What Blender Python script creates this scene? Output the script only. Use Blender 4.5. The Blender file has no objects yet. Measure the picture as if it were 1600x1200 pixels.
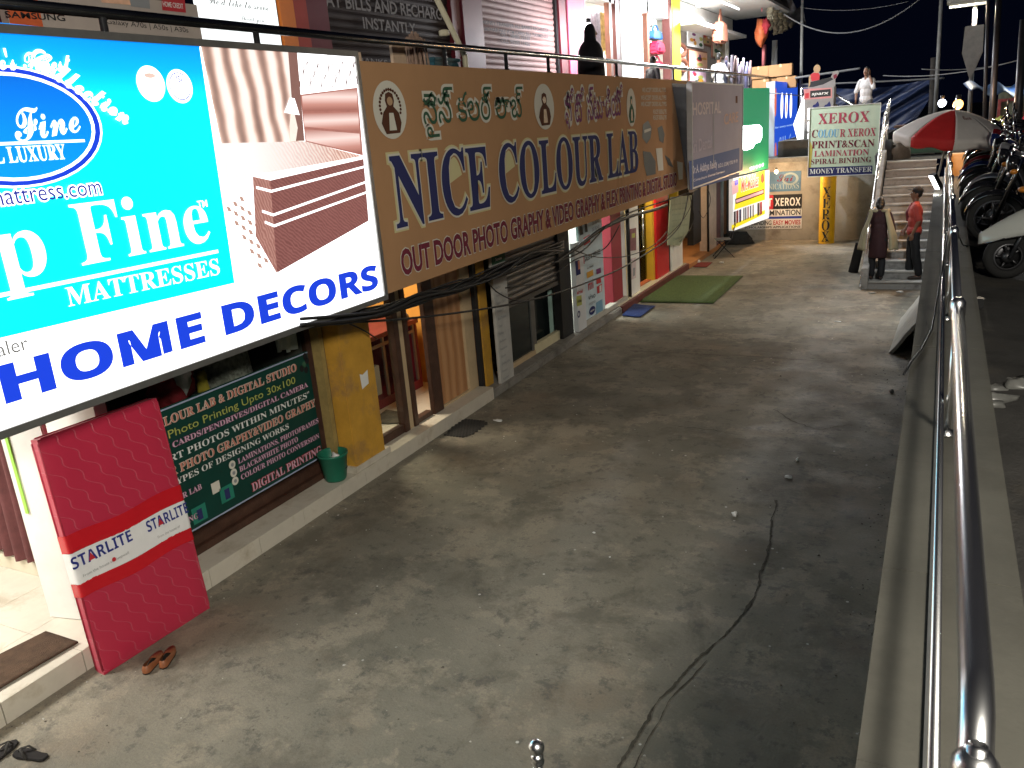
import bpy, bmesh, math, random
from mathutils import Vector, Matrix, Euler, noise
SC = bpy.context.scene
COL = SC.collection
R = math.radians
random.seed(7)

# ------------------------------------------------------------------ camera
FPX = 1276.459
AXR = Vector((0.89043371, 0.44866778, -0.07632192))
AXU = Vector((-0.06785786, 0.2967088, 0.95255404))
AXF = Vector((-0.45002569, 0.84300718, -0.29464516))
CAMLOC = Vector((0, 0, 3.5))
cd = bpy.data.cameras.new('camera')
cam = bpy.data.objects.new('camera', cd)
COL.objects.link(cam)
cam.matrix_world = Matrix(((AXR.x, AXU.x, -AXF.x, 0), (AXR.y, AXU.y, -AXF.y, 0), (AXR.z, AXU.z, -AXF.z, 3.5), (0, 0, 0, 1)))
cd.sensor_width = 36
cd.lens = 36 * FPX / 1600
cd.clip_start = 0.05
cd.clip_end = 600
SC.camera = cam

# ------------------------------------------------------------------ night sky, moonlight, exposure
W = bpy.data.worlds.new('World')
SC.world = W
W.use_nodes = True
nt = W.node_tree
sky = nt.nodes.new('ShaderNodeTexSky')
sky.sky_type = 'NISHITA'
sky.sun_disc = False
sky.sun_elevation = R(-4.0)
sky.sun_rotation = R(150)
sky.air_density = 1.0
sky.ozone_density = 2.5
night = nt.nodes.new('ShaderNodeMix')
night.data_type = 'RGBA'
night.blend_type = 'ADD'
night.inputs[0].default_value = 1.0
night.inputs[7].default_value = (0.005, 0.0085, 0.03, 1)
nt.links.new(sky.outputs[0], night.inputs[6])
nt.links.new(night.outputs[2], nt.nodes['Background'].inputs[0])
nt.nodes['Background'].inputs[1].default_value = 0.15
moon = bpy.data.lights.new('moon', 'SUN')
moon.energy = 0.012
moon.angle = R(0.5)
moon.color = (0.85, 0.9, 1.0)
mo = bpy.data.objects.new('moon', moon)
COL.objects.link(mo)
mo.rotation_euler = (R(38), 0, R(60))
SC.view_settings.view_transform = 'Standard'
SC.view_settings.look = 'None'
SC.view_settings.exposure = 0.0
SC.view_settings.gamma = 1.0
SC.view_settings.use_curve_mapping = False
SC.cycles.use_denoising = True
SC.cycles.max_bounces = 6
SC.cycles.sample_clamp_indirect = 4.0
SC.cycles.caustics_reflective = False
SC.cycles.caustics_refractive = False


# ------------------------------------------------------------------ helpers
def P(x, y, X=None, Y=None, Z=None):
    """where the ray of a photo pixel meets one real plane of the place"""
    d = AXR * ((x - 800) / FPX) - AXU * ((y - 600) / FPX) + AXF
    if X is not None: t = (X - CAMLOC.x) / d.x
    elif Y is not None: t = (Y - CAMLOC.y) / d.y
    else: t = (Z - CAMLOC.z) / d.z
    return CAMLOC + d * t


MATS = {}


def mk(name, col, rough=0.6, metal=0.0, var=0.12, sc=6.0, bump=0.0, bsc=None, emit=0.0, ecol=None, spec=0.4, coat=0.0, stain=None, stsc=2.0, trans=0.0):
    if name in MATS: return MATS[name]
    m = bpy.data.materials.new(name)
    m.use_nodes = True
    n = m.node_tree
    b = n.nodes['Principled BSDF']
    b.inputs['Roughness'].default_value = rough
    b.inputs['Metallic'].default_value = metal
    b.inputs['Specular IOR Level'].default_value = spec
    if coat: b.inputs['Coat Weight'].default_value = coat
    if trans: b.inputs['Transmission Weight'].default_value = trans
    c4 = (*col, 1)
    b.inputs['Base Color'].default_value = c4
    tc = n.nodes.new('ShaderNodeTexCoord')
    if var:
        nz = n.nodes.new('ShaderNodeTexNoise')
        nz.inputs['Scale'].default_value = sc
        nz.inputs['Detail'].default_value = 6
        nz.inputs['Roughness'].default_value = 0.65
        n.links.new(tc.outputs['Object'], nz.inputs['Vector'])
        mx = n.nodes.new('ShaderNodeMix')
        mx.data_type = 'RGBA'
        mr = n.nodes.new('ShaderNodeMapRange')
        mr.inputs[1].default_value = 0.3
        mr.inputs[2].default_value = 0.7
        n.links.new(nz.outputs['Fac'], mr.inputs[0])
        n.links.new(mr.outputs[0], mx.inputs[0])
        mx.inputs[6].default_value = (*[max(0, c * (1 - var)) for c in col], 1)
        mx.inputs[7].default_value = (*[min(1, c * (1 + var)) for c in col], 1)
        out = mx.outputs[2]
        if stain:
            nz2 = n.nodes.new('ShaderNodeTexNoise')
            nz2.inputs['Scale'].default_value = stsc
            nz2.inputs['Detail'].default_value = 8
            nz2.inputs['Roughness'].default_value = 0.7
            n.links.new(tc.outputs['Object'], nz2.inputs['Vector'])
            mr2 = n.nodes.new('ShaderNodeMapRange')
            mr2.inputs[1].default_value = 0.52
            mr2.inputs[2].default_value = 0.68
            n.links.new(nz2.outputs['Fac'], mr2.inputs[0])
            mx2 = n.nodes.new('ShaderNodeMix')
            mx2.data_type = 'RGBA'
            n.links.new(mr2.outputs[0], mx2.inputs[0])
            n.links.new(out, mx2.inputs[6])
            mx2.inputs[7].default_value = (*stain, 1)
            out = mx2.outputs[2]
        n.links.new(out, b.inputs['Base Color'])
    if bump:
        nb = n.nodes.new('ShaderNodeTexNoise')
        nb.inputs['Scale'].default_value = bsc or sc * 6
        nb.inputs['Detail'].default_value = 5
        n.links.new(tc.outputs['Object'], nb.inputs['Vector'])
        bp = n.nodes.new('ShaderNodeBump')
        bp.inputs['Strength'].default_value = bump
        bp.inputs['Distance'].default_value = 0.02
        n.links.new(nb.outputs['Fac'], bp.inputs['Height'])
        n.links.new(bp.outputs[0], b.inputs['Normal'])
    if emit:
        b.inputs['Emission Color'].default_value = (*(ecol or col), 1)
        b.inputs['Emission Strength'].default_value = emit
    MATS[name] = m
    return m


BENCH = bpy.data.scenes.new('workbench')  # an empty side scene in which single objects are evaluated quickly


def baked(o):
    BENCH.collection.objects.link(o)
    BENCH.view_layers[0].update()
    dg = BENCH.view_layers[0].depsgraph
    me = bpy.data.meshes.new_from_object(o.evaluated_get(dg))
    BENCH.collection.objects.unlink(o)
    return me


class MB:
    def __init__(s):
        s.v = []; s.f = []; s.m = []; s.s = []

    def add(s, vs, fs, m=0, sm=False, M=None):
        o = len(s.v)
        s.v += [tuple(M @ Vector(p)) if M else tuple(p) for p in vs]
        for f in fs:
            s.f.append([i + o for i in f]); s.m.append(m); s.s.append(sm)
        return s

    def box(s, a, b, m=0, M=None):
        x0, y0, z0 = a; x1, y1, z1 = b
        return s.add([(x0, y0, z0), (x1, y0, z0), (x1, y1, z0), (x0, y1, z0), (x0, y0, z1), (x1, y0, z1), (x1, y1, z1), (x0, y1, z1)],
                     [(0, 3, 2, 1), (4, 5, 6, 7), (0, 1, 5, 4), (1, 2, 6, 5), (2, 3, 7, 6), (3, 0, 4, 7)], m, False, M)

    def tube(s, pts, r, n=10, m=0, cap=True, M=None, flat=1.0):
        pts = [Vector(p) for p in pts]
        rs = r if isinstance(r, (list, tuple)) else [r] * len(pts)
        vs = []; fs = []
        prev = None
        for i, p in enumerate(pts):
            t = (pts[min(i + 1, len(pts) - 1)] - pts[max(i - 1, 0)]).normalized()
            if prev is None:
                a = Vector((0, 0, 1)) if abs(t.z) < 0.9 else Vector((1, 0, 0))
                u = t.cross(a).normalized()
            else:
                u = (prev - t * prev.dot(t)).normalized()
            prev = u
            w = t.cross(u)
            for k in range(n):
                a = 2 * math.pi * k / n
                vs.append(p + (u * math.cos(a) + w * math.sin(a) * flat) * rs[i])
        for i in range(len(pts) - 1):
            for k in range(n):
                fs.append((i * n + k, i * n + (k + 1) % n, (i + 1) * n + (k + 1) % n, (i + 1) * n + k))
        if cap:
            fs.append(tuple(range(n))[::-1])
            fs.append(tuple((len(pts) - 1) * n + k for k in range(n)))
        return s.add(vs, fs, m, True, M)

    def lathe(s, prof, c=(0, 0, 0), n=20, m=0, M=None, sm=True):
        c = Vector(c); vs = []; fs = []
        for r, z in prof:
            for k in range(n):
                a = 2 * math.pi * k / n
                vs.append(c + Vector((r * math.cos(a), r * math.sin(a), z)))
        for i in range(len(prof) - 1):
            for k in range(n):
                fs.append((i * n + k, i * n + (k + 1) % n, (i + 1) * n + (k + 1) % n, (i + 1) * n + k))
        return s.add(vs, fs, m, sm, M)

    def ell(s, c, r, n=14, m=0, M=None):
        if not isinstance(r, (tuple, list)): r = (r, r, r)
        vs = []; fs = []
        k2 = n // 2
        for i in range(k2 + 1):
            a = math.pi * i / k2
            for k in range(n):
                b = 2 * math.pi * k / n
                vs.append((c[0] + r[0] * math.sin(a) * math.cos(b), c[1] + r[1] * math.sin(a) * math.sin(b), c[2] + r[2] * math.cos(a)))
        for i in range(k2):
            for k in range(n):
                fs.append((i * n + k, (i + 1) * n + k, (i + 1) * n + (k + 1) % n, i * n + (k + 1) % n))
        return s.add(vs, fs, m, True, M)

    def prism(s, poly, h0, h1, ax='y', m=0, M=None):
        def q(a, b, h): return (h, a, b) if ax == 'x' else (a, h, b) if ax == 'y' else (a, b, h)
        n = len(poly)
        vs = [q(a, b, h0) for a, b in poly] + [q(a, b, h1) for a, b in poly]
        fs = [tuple(range(n)), tuple(range(2 * n - 1, n - 1, -1))] + [(i, (i + 1) % n, n + (i + 1) % n, n + i) for i in range(n)]
        return s.add(vs, fs, m, False, M)

    def grid(s, fn, nu, nv, m=0, sm=True, M=None):
        vs = [fn(i / nu, j / nv) for j in range(nv + 1) for i in range(nu + 1)]
        fs = [(j * (nu + 1) + i, j * (nu + 1) + i + 1, (j + 1) * (nu + 1) + i + 1, (j + 1) * (nu + 1) + i) for j in range(nv) for i in range(nu)]
        return s.add(vs, fs, m, sm, M)

    def build(s, name, mats, parent=None, bevel=0.0, solid=0.0, remesh=0.0, loc=None, rot=None, sub=0, crease=0.0):
        if not isinstance(mats, (list, tuple)): mats = [mats]
        me = bpy.data.meshes.new(name)
        me.from_pydata([tuple(v) for v in s.v], [], s.f)
        for mt in mats: me.materials.append(mt)
        for i, p in enumerate(me.polygons):
            p.material_index = s.m[i]; p.use_smooth = s.s[i]
        bm = bmesh.new(); bm.from_mesh(me)
        bmesh.ops.recalc_face_normals(bm, faces=bm.faces)
        if bevel:
            bmesh.ops.remove_doubles(bm, verts=bm.verts, dist=1e-5)
            es = [e for e in bm.edges if len(e.link_faces) == 2 and e.calc_face_angle(0) > 0.6]
            if es: bmesh.ops.bevel(bm, geom=es, offset=bevel, segments=2, affect='EDGES', clamp_overlap=True)
        bm.to_mesh(me); bm.free()
        ob = bpy.data.objects.new(name, me)
        COL.objects.link(ob)
        if remesh or solid or sub:
            if remesh:
                md = ob.modifiers.new('r', 'REMESH'); md.mode = 'VOXEL'; md.voxel_size = remesh; md.use_smooth_shade = True
                md = ob.modifiers.new('s', 'SMOOTH'); md.iterations = 3; md.factor = 0.5
            if solid:
                md = ob.modifiers.new('t', 'SOLIDIFY'); md.thickness = solid; md.offset = 0
            if sub:
                md = ob.modifiers.new('u', 'SUBSURF'); md.levels = sub; md.render_levels = sub
            m2 = baked(ob)
            ob.modifiers.clear()
            ob.data = m2
            m2.name = name
            if not m2.materials:
                for mt in mats: m2.materials.append(mt)
        if crease:  # folds in cloth
            for v in ob.data.vertices:
                q = v.co; a = noise.noise(Vector((q.x * 9, q.y * 9, q.z * 3.5))) + 0.6 * noise.noise(Vector((q.x * 20 + 7, q.y * 20, q.z * 9)))
                v.co = q + v.normal * (crease * a)
        if parent is not None: ob.parent = parent
        if loc is not None: ob.location = loc
        if rot is not None: ob.rotation_euler = rot
        return ob


def tag(o, label=None, cat=None, group=None, kind=None):
    if label: o['label'] = label
    if cat: o['category'] = cat
    if group: o['group'] = group
    if kind: o['kind'] = kind
    return o


def thing(name, label, cat, loc=(0, 0, 0), rz=0.0, group=None):
    o = bpy.data.objects.new(name, None)
    o.empty_display_size = 0.1
    COL.objects.link(o)
    o.location = loc
    o.rotation_euler = (0, 0, rz)
    return tag(o, label, cat, group)


def copy_tree(o, parent=None):
    c = o.copy(); COL.objects.link(c)
    if parent is not None: c.parent = parent
    for ch in list(o.children): copy_tree(ch, c)
    return c


def lampdata(name, kind, parent, loc, power, col=(1, 1, 1), size=0.1, aim=None, angle=90, blend=0.5):
    d = bpy.data.lights.new(name, kind)
    d.energy = power; d.color = col
    if kind == 'AREA': d.size = size
    elif kind == 'SPOT':
        d.spot_size = R(angle); d.spot_blend = blend; d.shadow_soft_size = size
    else: d.shadow_soft_size = size
    o = bpy.data.objects.new(name, d); COL.objects.link(o)
    o.parent = parent; o.location = loc
    if aim is not None:
        o.rotation_euler = (Vector(aim) - (Vector(loc) + parent.location)).to_track_quat('-Z', 'Y').to_euler()
    return o


# ---- lettering: bundled outlines of Blender's own fonts, turned into meshes
def alt(s, up, lo, di=None):
    o = ''
    for c in s:
        if 'A' <= c <= 'Z': o += chr(up + ord(c) - 65)
        elif 'a' <= c <= 'z': o += chr(lo + ord(c) - 97)
        elif di and '0' <= c <= '9': o += chr(di + ord(c) - 48)
        else: o += c
    return o


def styled(s, st):
    if st == 'serif': return alt(s, 0x1D400, 0x1D41A, 0x1D7CE)
    if st == 'bold': return alt(s, 0x1D5D4, 0x1D5EE, 0x1D7EC)
    if st == 'script': return alt(s, 0x1D4D0, 0x1D4EA)
    return s


TXC = {}
KEEP = bpy.data.curves.new('type_case', 'FONT')  # keeps the bundled font loaded while lettering is set
KEEP.use_fake_user = True


def glyphs(s, st, off=0.0):
    if st == 'bold' and s not in ('H', 'HOME DECORS', 'STARLITE', 'NET', 'XEROX', 'mi'): st = 'plain'; off += 0.018
    k = (s, st, off)
    if k in TXC: return TXC[k]
    c = bpy.data.curves.new('lettering', 'FONT')
    c.body = styled(s, st)
    c.resolution_u = 3
    c.offset = off
    o = bpy.data.objects.new('lettering', c)
    me = baked(o)
    vs = [(v.co.x, v.co.y) for v in me.vertices]
    fs = [tuple(p.vertices) for p in me.polygons]
    bpy.data.objects.remove(o); bpy.data.curves.remove(c); bpy.data.meshes.remove(me)
    if not vs: vs = [(0, 0)]
    bb = (min(v[0] for v in vs), min(v[1] for v in vs), max(v[0] for v in vs), max(v[1] for v in vs))
    TXC[k] = (vs, fs, bb)
    return TXC[k]


class Face:
    """a flat printed face: local x to the reader's right, z up, front towards -y"""
    STEP = 0.003

    def __init__(s, root=None, dep=0.0, loc=None, rz=0.0, parent=None):
        s.root = root; s.dep = dep; s.par = parent; s.lc = Vector(loc) if loc else None; s.rz = rz
        if root is None: s.M = Matrix.Translation(s.lc) @ Matrix.Rotation(rz, 4, 'Z')
        else: s.M = Matrix.Translation(root.location) @ root.rotation_euler.to_matrix().to_4x4()
        s.Mi = s.M.inverted()

    def _b(s, mb, name, mat, parent=None):
        if s.root is not None: return mb.build(name, mat, parent or s.root)
        ob = mb.build(name, mat, parent or s.par)
        w = Vector((0, 0, 0)); p = ob.parent
        while p is not None: w += p.location; p = p.parent
        ob.location = s.lc - w; ob.rotation_euler = (0, 0, s.rz)
        return ob

    def loc(s, px, py):
        n = s.M.to_3x3() @ Vector((0, -1, 0)); p0 = s.M @ Vector((0, s.dep, 0))
        d = AXR * ((px - 800) / FPX) - AXU * ((py - 600) / FPX) + AXF
        t = (p0 - CAMLOC).dot(n) / d.dot(n)
        q = s.Mi @ (CAMLOC + d * t)
        return (q.x, q.z)

    def y(s, lay): return s.dep - s.STEP * lay

    def rect(s, x0, z0, x1, z1, mat, lay=1, name='printed_panel', parent=None):
        return s.poly([(x0, z0), (x1, z0), (x1, z1), (x0, z1)], mat, lay, name, parent, px=False)

    def polys(s, L, mat, lay=1, name='printed_panel', parent=None, px=True):
        mb = MB()
        for pts in L:
            q = [s.loc(*p) for p in pts] if px else pts
            ar = sum(q[i][0] * q[(i + 1) % len(q)][1] - q[(i + 1) % len(q)][0] * q[i][1] for i in range(len(q)))
            if ar < 0: q = q[::-1]
            mb.add([(a, s.y(lay), b) for a, b in q], [tuple(range(len(q)))])
        ob = s._b(mb, name, mat, parent)
        return ob

    def poly(s, pts, mat, lay=1, name='printed_panel', parent=None, px=True):
        return s.polys([pts], mat, lay, name, parent, px)

    def disc(s, cx, cz, rx, rz, mat, lay=1, name='printed_disc', parent=None, n=40, ring=None):
        o = [(cx + rx * math.cos(2 * math.pi * k / n), cz + rz * math.sin(2 * math.pi * k / n)) for k in range(n)]
        mb = MB()
        if ring is None: mb.add([(a, s.y(lay), b) for a, b in o], [tuple(range(n))])
        else:
            i = [(cx + (a - cx) * ring, cz + (b - cz) * ring) for a, b in o]
            mb.add([(a, s.y(lay), b) for a, b in o + i], [(k, (k + 1) % n, n + (k + 1) % n, n + k) for k in range(n)])
        return s._b(mb, name, mat, parent)

    def text(s, txt, x, z, h, w=None, mat=None, st='bold', lay=2, align='l', halo=None, rot=0.0, name='lettering', full=False, bend=None, shear=0.0, parent=None, wt=0.0):
        """h is the cap height (or the full box height with full=True); w stretches the line to a width"""
        cap = glyphs('H', st)[2]
        vs, fs, bb = glyphs(txt, st, wt)
        if full: sz = h / (bb[3] - bb[1]); zo = bb[1]
        else: sz = h / (cap[3] - cap[1]); zo = 0
        sx = sz if w is None else w / (bb[2] - bb[0])
        ox = bb[0] if align == 'l' else bb[2] if align == 'r' else (bb[0] + bb[2]) / 2
        cr, sr = math.cos(rot), math.sin(rot)

        def place(vs, dx=0, dz=0):
            o = []
            for a, b in vs:
                u = (a - ox) * sx + dx; v = (b - zo) * sz + dz
                u += v * shear
                if bend: v += bend * u * u
                o.append((x + u * cr - v * sr, z + u * sr + v * cr))
            return o
        obs = []
        if halo:
            hv, hf, _ = glyphs(txt, st, halo[0] + wt)
            mb = MB()
            mb.add([(a, s.y(lay - 1), b) for a, b in place(hv)], hf)
            obs.append(s._b(mb, 'lettering_outline', halo[1], parent))
        mb = MB()
        mb.add([(a, s.y(lay), b) for a, b in place(vs)], fs)
        obs.append(s._b(mb, name, mat, parent))
        return obs

    def textpx(s, txt, bl, br, tl, mat, st='bold', lay=2, **k):
        x0, z0 = s.loc(*bl); x1, z1 = s.loc(*br); _, zt = s.loc(*tl)
        return s.text(txt, x0, z0, zt - z0, math.hypot(x1 - x0, z1 - z0), mat, st, lay, rot=math.atan2(z1 - z0, x1 - x0), **k)


def at_facade(Y, z, X):  # root on a plane that faces the corridor (+X)
    return (X, Y, z), R(90)


WHITE = mk('white_paint', (0.75, 0.74, 0.7), 0.6, var=0.08, sc=3)
STEEL = mk('stainless_steel', (0.82, 0.82, 0.82), 0.27, 1.0, var=0.05, sc=30)
DKMETAL = mk('dark_metal', (0.05, 0.05, 0.055), 0.4, 0.6, var=0.2, sc=12)
BLACK = mk('black_plastic', (0.012, 0.012, 0.013), 0.45, var=0.2, sc=10)
CONC = mk('grey_concrete', (0.21, 0.2, 0.18), 0.9, var=0.25, sc=3, bump=0.5, bsc=60, stain=(0.1, 0.095, 0.085), stsc=2.5)
WOOD = mk('dark_wood', (0.06, 0.028, 0.018), 0.5, var=0.3, sc=8, bump=0.2)
INK = mk('black_ink', (0.012, 0.012, 0.014), 0.6, var=0)
PWHITE = mk('white_print', (0.72, 0.72, 0.7), 0.6, var=0.05)
PRED = mk('red_print', (0.45, 0.02, 0.03), 0.6, var=0.05)
PBLUE = mk('blue_print', (0.02, 0.05, 0.35), 0.6, var=0.05)
PGREY = mk('grey_print', (0.25, 0.26, 0.27), 0.6, var=0.05)


# ------------------------------------------------------------------ the setting: pavement, street, terrace
def floor_mat():
    m = bpy.data.materials.new('worn_concrete_floor'); m.use_nodes = True
    n = m.node_tree; L = n.links.new; b = n.nodes['Principled BSDF']
    tc = n.nodes.new('ShaderNodeTexCoord')

    def nz(sc, det=8, rough=0.65, dist=0.0):
        k = n.nodes.new('ShaderNodeTexNoise'); k.inputs['Scale'].default_value = sc; k.inputs['Detail'].default_value = det
        k.inputs['Roughness'].default_value = rough; k.inputs['Distortion'].default_value = dist
        L(tc.outputs['Object'], k.inputs['Vector']); return k.outputs['Fac']

    def mr(src, a, c, lo=0.0, hi=1.0):
        k = n.nodes.new('ShaderNodeMapRange'); L(src, k.inputs[0])
        for i, v in enumerate((a, c, lo, hi)): k.inputs[i + 1].default_value = v
        return k.outputs[0]

    def mix(f, a, c):
        k = n.nodes.new('ShaderNodeMix'); k.data_type = 'RGBA'
        if isinstance(f, float): k.inputs[0].default_value = f
        else: L(f, k.inputs[0])
        for i, v in ((6, a), (7, c)):
            if isinstance(v, tuple): k.inputs[i].default_value = (*v, 1)
            else: L(v, k.inputs[i])
        return k.outputs[2]
    c = mix(mr(nz(0.55, 5), 0.35, 0.65), (0.165, 0.155, 0.12), (0.27, 0.244, 0.19))
    c = mix(mr(nz(1.7, 10, 0.72, 0.15), 0.52, 0.57, 0, 0.7), c, (0.32, 0.28, 0.212))
    c = mix(mr(nz(1.3, 12, 0.74, 0.2), 0.5, 0.6, 0, 0.7), c, (0.115, 0.103, 0.078))
    c = mix(mr(nz(0.9, 6, 0.6), 0.52, 0.7, 0, 0.45), c, (0.23, 0.165, 0.11))
    c = mix(mr(nz(5, 12, 0.78), 0.54, 0.6, 0, 0.65), c, (0.085, 0.08, 0.07))
    c = mix(mr(nz(60, 4, 0.6), 0.4, 0.62, 0, 0.3), c, (0.14, 0.13, 0.12))
    v = n.nodes.new('ShaderNodeTexVoronoi'); v.inputs['Scale'].default_value = 5.5; v.inputs['Randomness'].default_value = 1
    L(tc.outputs['Object'], v.inputs['Vector'])
    sp = n.nodes.new('ShaderNodeMath'); sp.operation = 'MULTIPLY'
    L(mr(v.outputs['Distance'], 0.05, 0.075, 1, 0), sp.inputs[0]); L(mr(nz(0.8, 3), 0.52, 0.56), sp.inputs[1])
    c = mix(sp.outputs[0], c, (0.6, 0.58, 0.54))
    L(c, b.inputs['Base Color'])
    L(mr(nz(1.6, 8), 0.3, 0.7, 0.55, 0.9), b.inputs['Roughness'])
    b.inputs['Specular IOR Level'].default_value = 0.3
    bp = n.nodes.new('ShaderNodeBump'); bp.inputs['Strength'].default_value = 0.55; bp.inputs['Distance'].default_value = 0.03
    hm = n.nodes.new('ShaderNodeMath'); hm.operation = 'ADD'
    h2 = n.nodes.new('ShaderNodeMath'); h2.operation = 'MULTIPLY'; h2.inputs[1].default_value = 0.35
    L(nz(45, 8, 0.7), h2.inputs[0]); L(nz(5, 9, 0.7), hm.inputs[0]); L(h2.outputs[0], hm.inputs[1])
    L(hm.outputs[0], bp.inputs['Height']); L(bp.outputs[0], b.inputs['Normal'])
    return m


FLOOR = floor_mat()
mb = MB()
mb.add([(-9.2, -8, 0), (0.1, -8, 0), (0.1, 24.2, 0), (-9.2, 24.2, 0)], [(0, 1, 2, 3)])
tag(mb.build('pavement', FLOOR), kind='structure')


def strip(pts, w, z, jit=0.0, n=8):
    """a flat ribbon over the ground along pts, with a ragged edge"""
    q = []
    for i in range(len(pts) - 1):
        for k in range(n): q.append(Vector(pts[i]).lerp(Vector(pts[i + 1]), k / n))
    q.append(Vector(pts[-1]))
    vs = []; fs = []
    for i, p in enumerate(q):
        t = (q[min(i + 1, len(q) - 1)] - q[max(i - 1, 0)]).normalized(); nn = Vector((-t.y, t.x, 0))
        ww = w * (0.6 + 0.8 * random.random()); o = nn * (random.uniform(-jit, jit))
        vs += [(p + nn * ww / 2 + o)[:2] + (z,), (p - nn * ww / 2 + o)[:2] + (z,)]
    for i in range(len(q) - 1): fs.append((2 * i, 2 * i + 1, 2 * i + 3, 2 * i + 2))
    return vs, fs


DIRT = mk('packed_dirt', (0.075, 0.066, 0.05), 0.95, var=0.5, sc=9)


def ragged(pts, w, z, seed, n=26):
    """an irregular crack: its width swells and pinches, its path wanders"""
    q = []
    for i in range(len(pts) - 1):
        for k in range(n): q.append(Vector(pts[i]).lerp(Vector(pts[i + 1]), k / n))
    vs = []; fs = []
    for i, p in enumerate(q):
        t = (q[min(i + 2, len(q) - 1)] - q[max(i - 2, 0)]).normalized(); nn = Vector((-t.y, t.x, 0))
        a = p * 7 + Vector((seed, 0, 0)); o = nn * (0.022 * noise.noise(a * 0.35) + 0.008 * noise.noise(a * 1.7))
        for sg in (1, -1):
            ww = w * max(0.04, 0.42 + 0.75 * noise.noise(a * 0.8 + Vector((0, sg * 3, 0))) + 0.5 * noise.noise(a * 4 + Vector((0, sg * 5, 1))))
            vs.append((p + nn * sg * ww + o)[:2] + (z,))
    for i in range(len(q) - 1): fs.append((2 * i, 2 * i + 1, 2 * i + 3, 2 * i + 2))
    return vs, fs


mb = MB()
ck = [P(*p, Z=0) for p in [(960, 1215), (985, 1170), (1030, 1090), (1090, 1030), (1150, 980), (1183, 920), (1195, 880), (1205, 830), (1212, 780)]]
mb.add(*ragged(ck, 0.02, 0.004, 0))
mb.add(*ragged([p + Vector((0.07, 0.02, 0)) for p in ck[:4]], 0.008, 0.004, 9))
mb.add(*strip([P(*p, Z=0) for p in [(985, 548), (1080, 553), (1180, 557), (1300, 566)]], 0.012, 0.004, 0.02))
mb.add(*strip([P(*p, Z=0) for p in [(1210, 640), (1240, 660), (1280, 672), (1330, 664)]], 0.01, 0.004, 0.02))
mb.add(*strip([P(*p, Z=0) for p in [(1050, 665), (1110, 672), (1160, 680)]], 0.009, 0.004, 0.02))
tag(mb.build('pavement_crack', DIRT), kind='structure')


def zs(Y): return 1.75 + (Y - 9) * 0.0375 if Y < 21 else 2.2


ASPH = mk('dark_asphalt', (0.045, 0.043, 0.04), 0.9, var=0.4, sc=2.5, bump=0.5, bsc=40, stain=(0.07, 0.062, 0.05), stsc=1.4)
mb = MB()
ys = [-10, 0, 5, 9, 13, 17, 21, 24.3, 60, 160]
xs = [0.318, 3, 8, 20, 90]
mb.grid(lambda u, v: (xs[round(u * 4)], ys[round(v * 9)], zs(ys[round(v * 9)])), 4, 9, 0, False)
mb.add([(-1.2, 21.0, 2.2), (0.318, 21.0, 2.2), (0.318, 24.3, 2.2), (-1.2, 24.3, 2.2)], [(0, 1, 2, 3)])
mb.add([(-90, 24.3, 2.2), (0.318, 24.3, 2.2), (0.318, 160, 2.2), (-90, 160, 2.2)], [(0, 1, 2, 3)])
tag(mb.build('road', ASPH), kind='structure')
mb = MB(); mb.box((-4.1, 24.5, 2.0), (-1.35, 28.6, 2.66))
tag(mb.build('terrace', mk('dark_terrace_stone', (0.04, 0.038, 0.036), 0.9, var=0.3, sc=4)), kind='structure')

# ------------------------------------------------------------------ retaining wall at the corridor's end
PLAST = mk('stained_plaster', (0.33, 0.31, 0.27), 0.85, var=0.14, sc=1.6, bump=0.25, bsc=30, stain=(0.2, 0.18, 0.15), stsc=1.3)
t = thing('retaining_wall', 'stained grey plaster wall closing the far end of the walkway behind the posters', 'wall', (-5.3, 24.0, 0))
mb = MB(); mb.box((0, 0, 0), (4.2, 0.26, 2.12)); mb.build('wall_panel', PLAST, t)
mb = MB(); mb.box((0, -0.03, 2.12), (4.2, 0.29, 2.24)); mb.build('coping', CONC, t)
mb = MB(); mb.box((4.2, -0.0, 0), (4.3, 0.3, 2.24)); mb.build('wall_end', PLAST, t)

# ------------------------------------------------------------------ parapet wall along the right-hand side
WALLC = mk('weathered_parapet_concrete', (0.082, 0.078, 0.064), 0.9, var=0.22, sc=1.6, bump=0.12, bsc=45, stain=(0.065, 0.061, 0.05), stsc=1.1)
par = thing('parapet_wall', 'long low grey concrete parapet under the steel handrail on the right', 'wall', (0.115, 8, 0))
mb = MB(); mb.box((-0.17, -11, 0), (0.17, 10.6, 1.95)); mb.build('wall_body', WALLC, par)
mb = MB(); y = -11.0; k = 0
random.seed(3)
while y < 10.5:
    l = random.choice((0.92, 0.95, 1.0, 0.97))
    y2 = min(y + l, 10.6)
    mb.box((-0.2, y + 0.0012, 1.95), (0.2, y2 - 0.0012, 2.0 + random.uniform(-0.0015, 0.0015)))
    y += l
mb.build('coping', WALLC, par)
mb = MB(); mb.box((-0.03, 10.61, 1.7), (0.31, 11.0, 2.42)); mb.build('end_block', mk('orange_lit_block', (0.4, 0.25, 0.12), 0.8, var=0.2, sc=4), par, bevel=0.012)  # the orange light falling on this block is put into its colour

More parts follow.
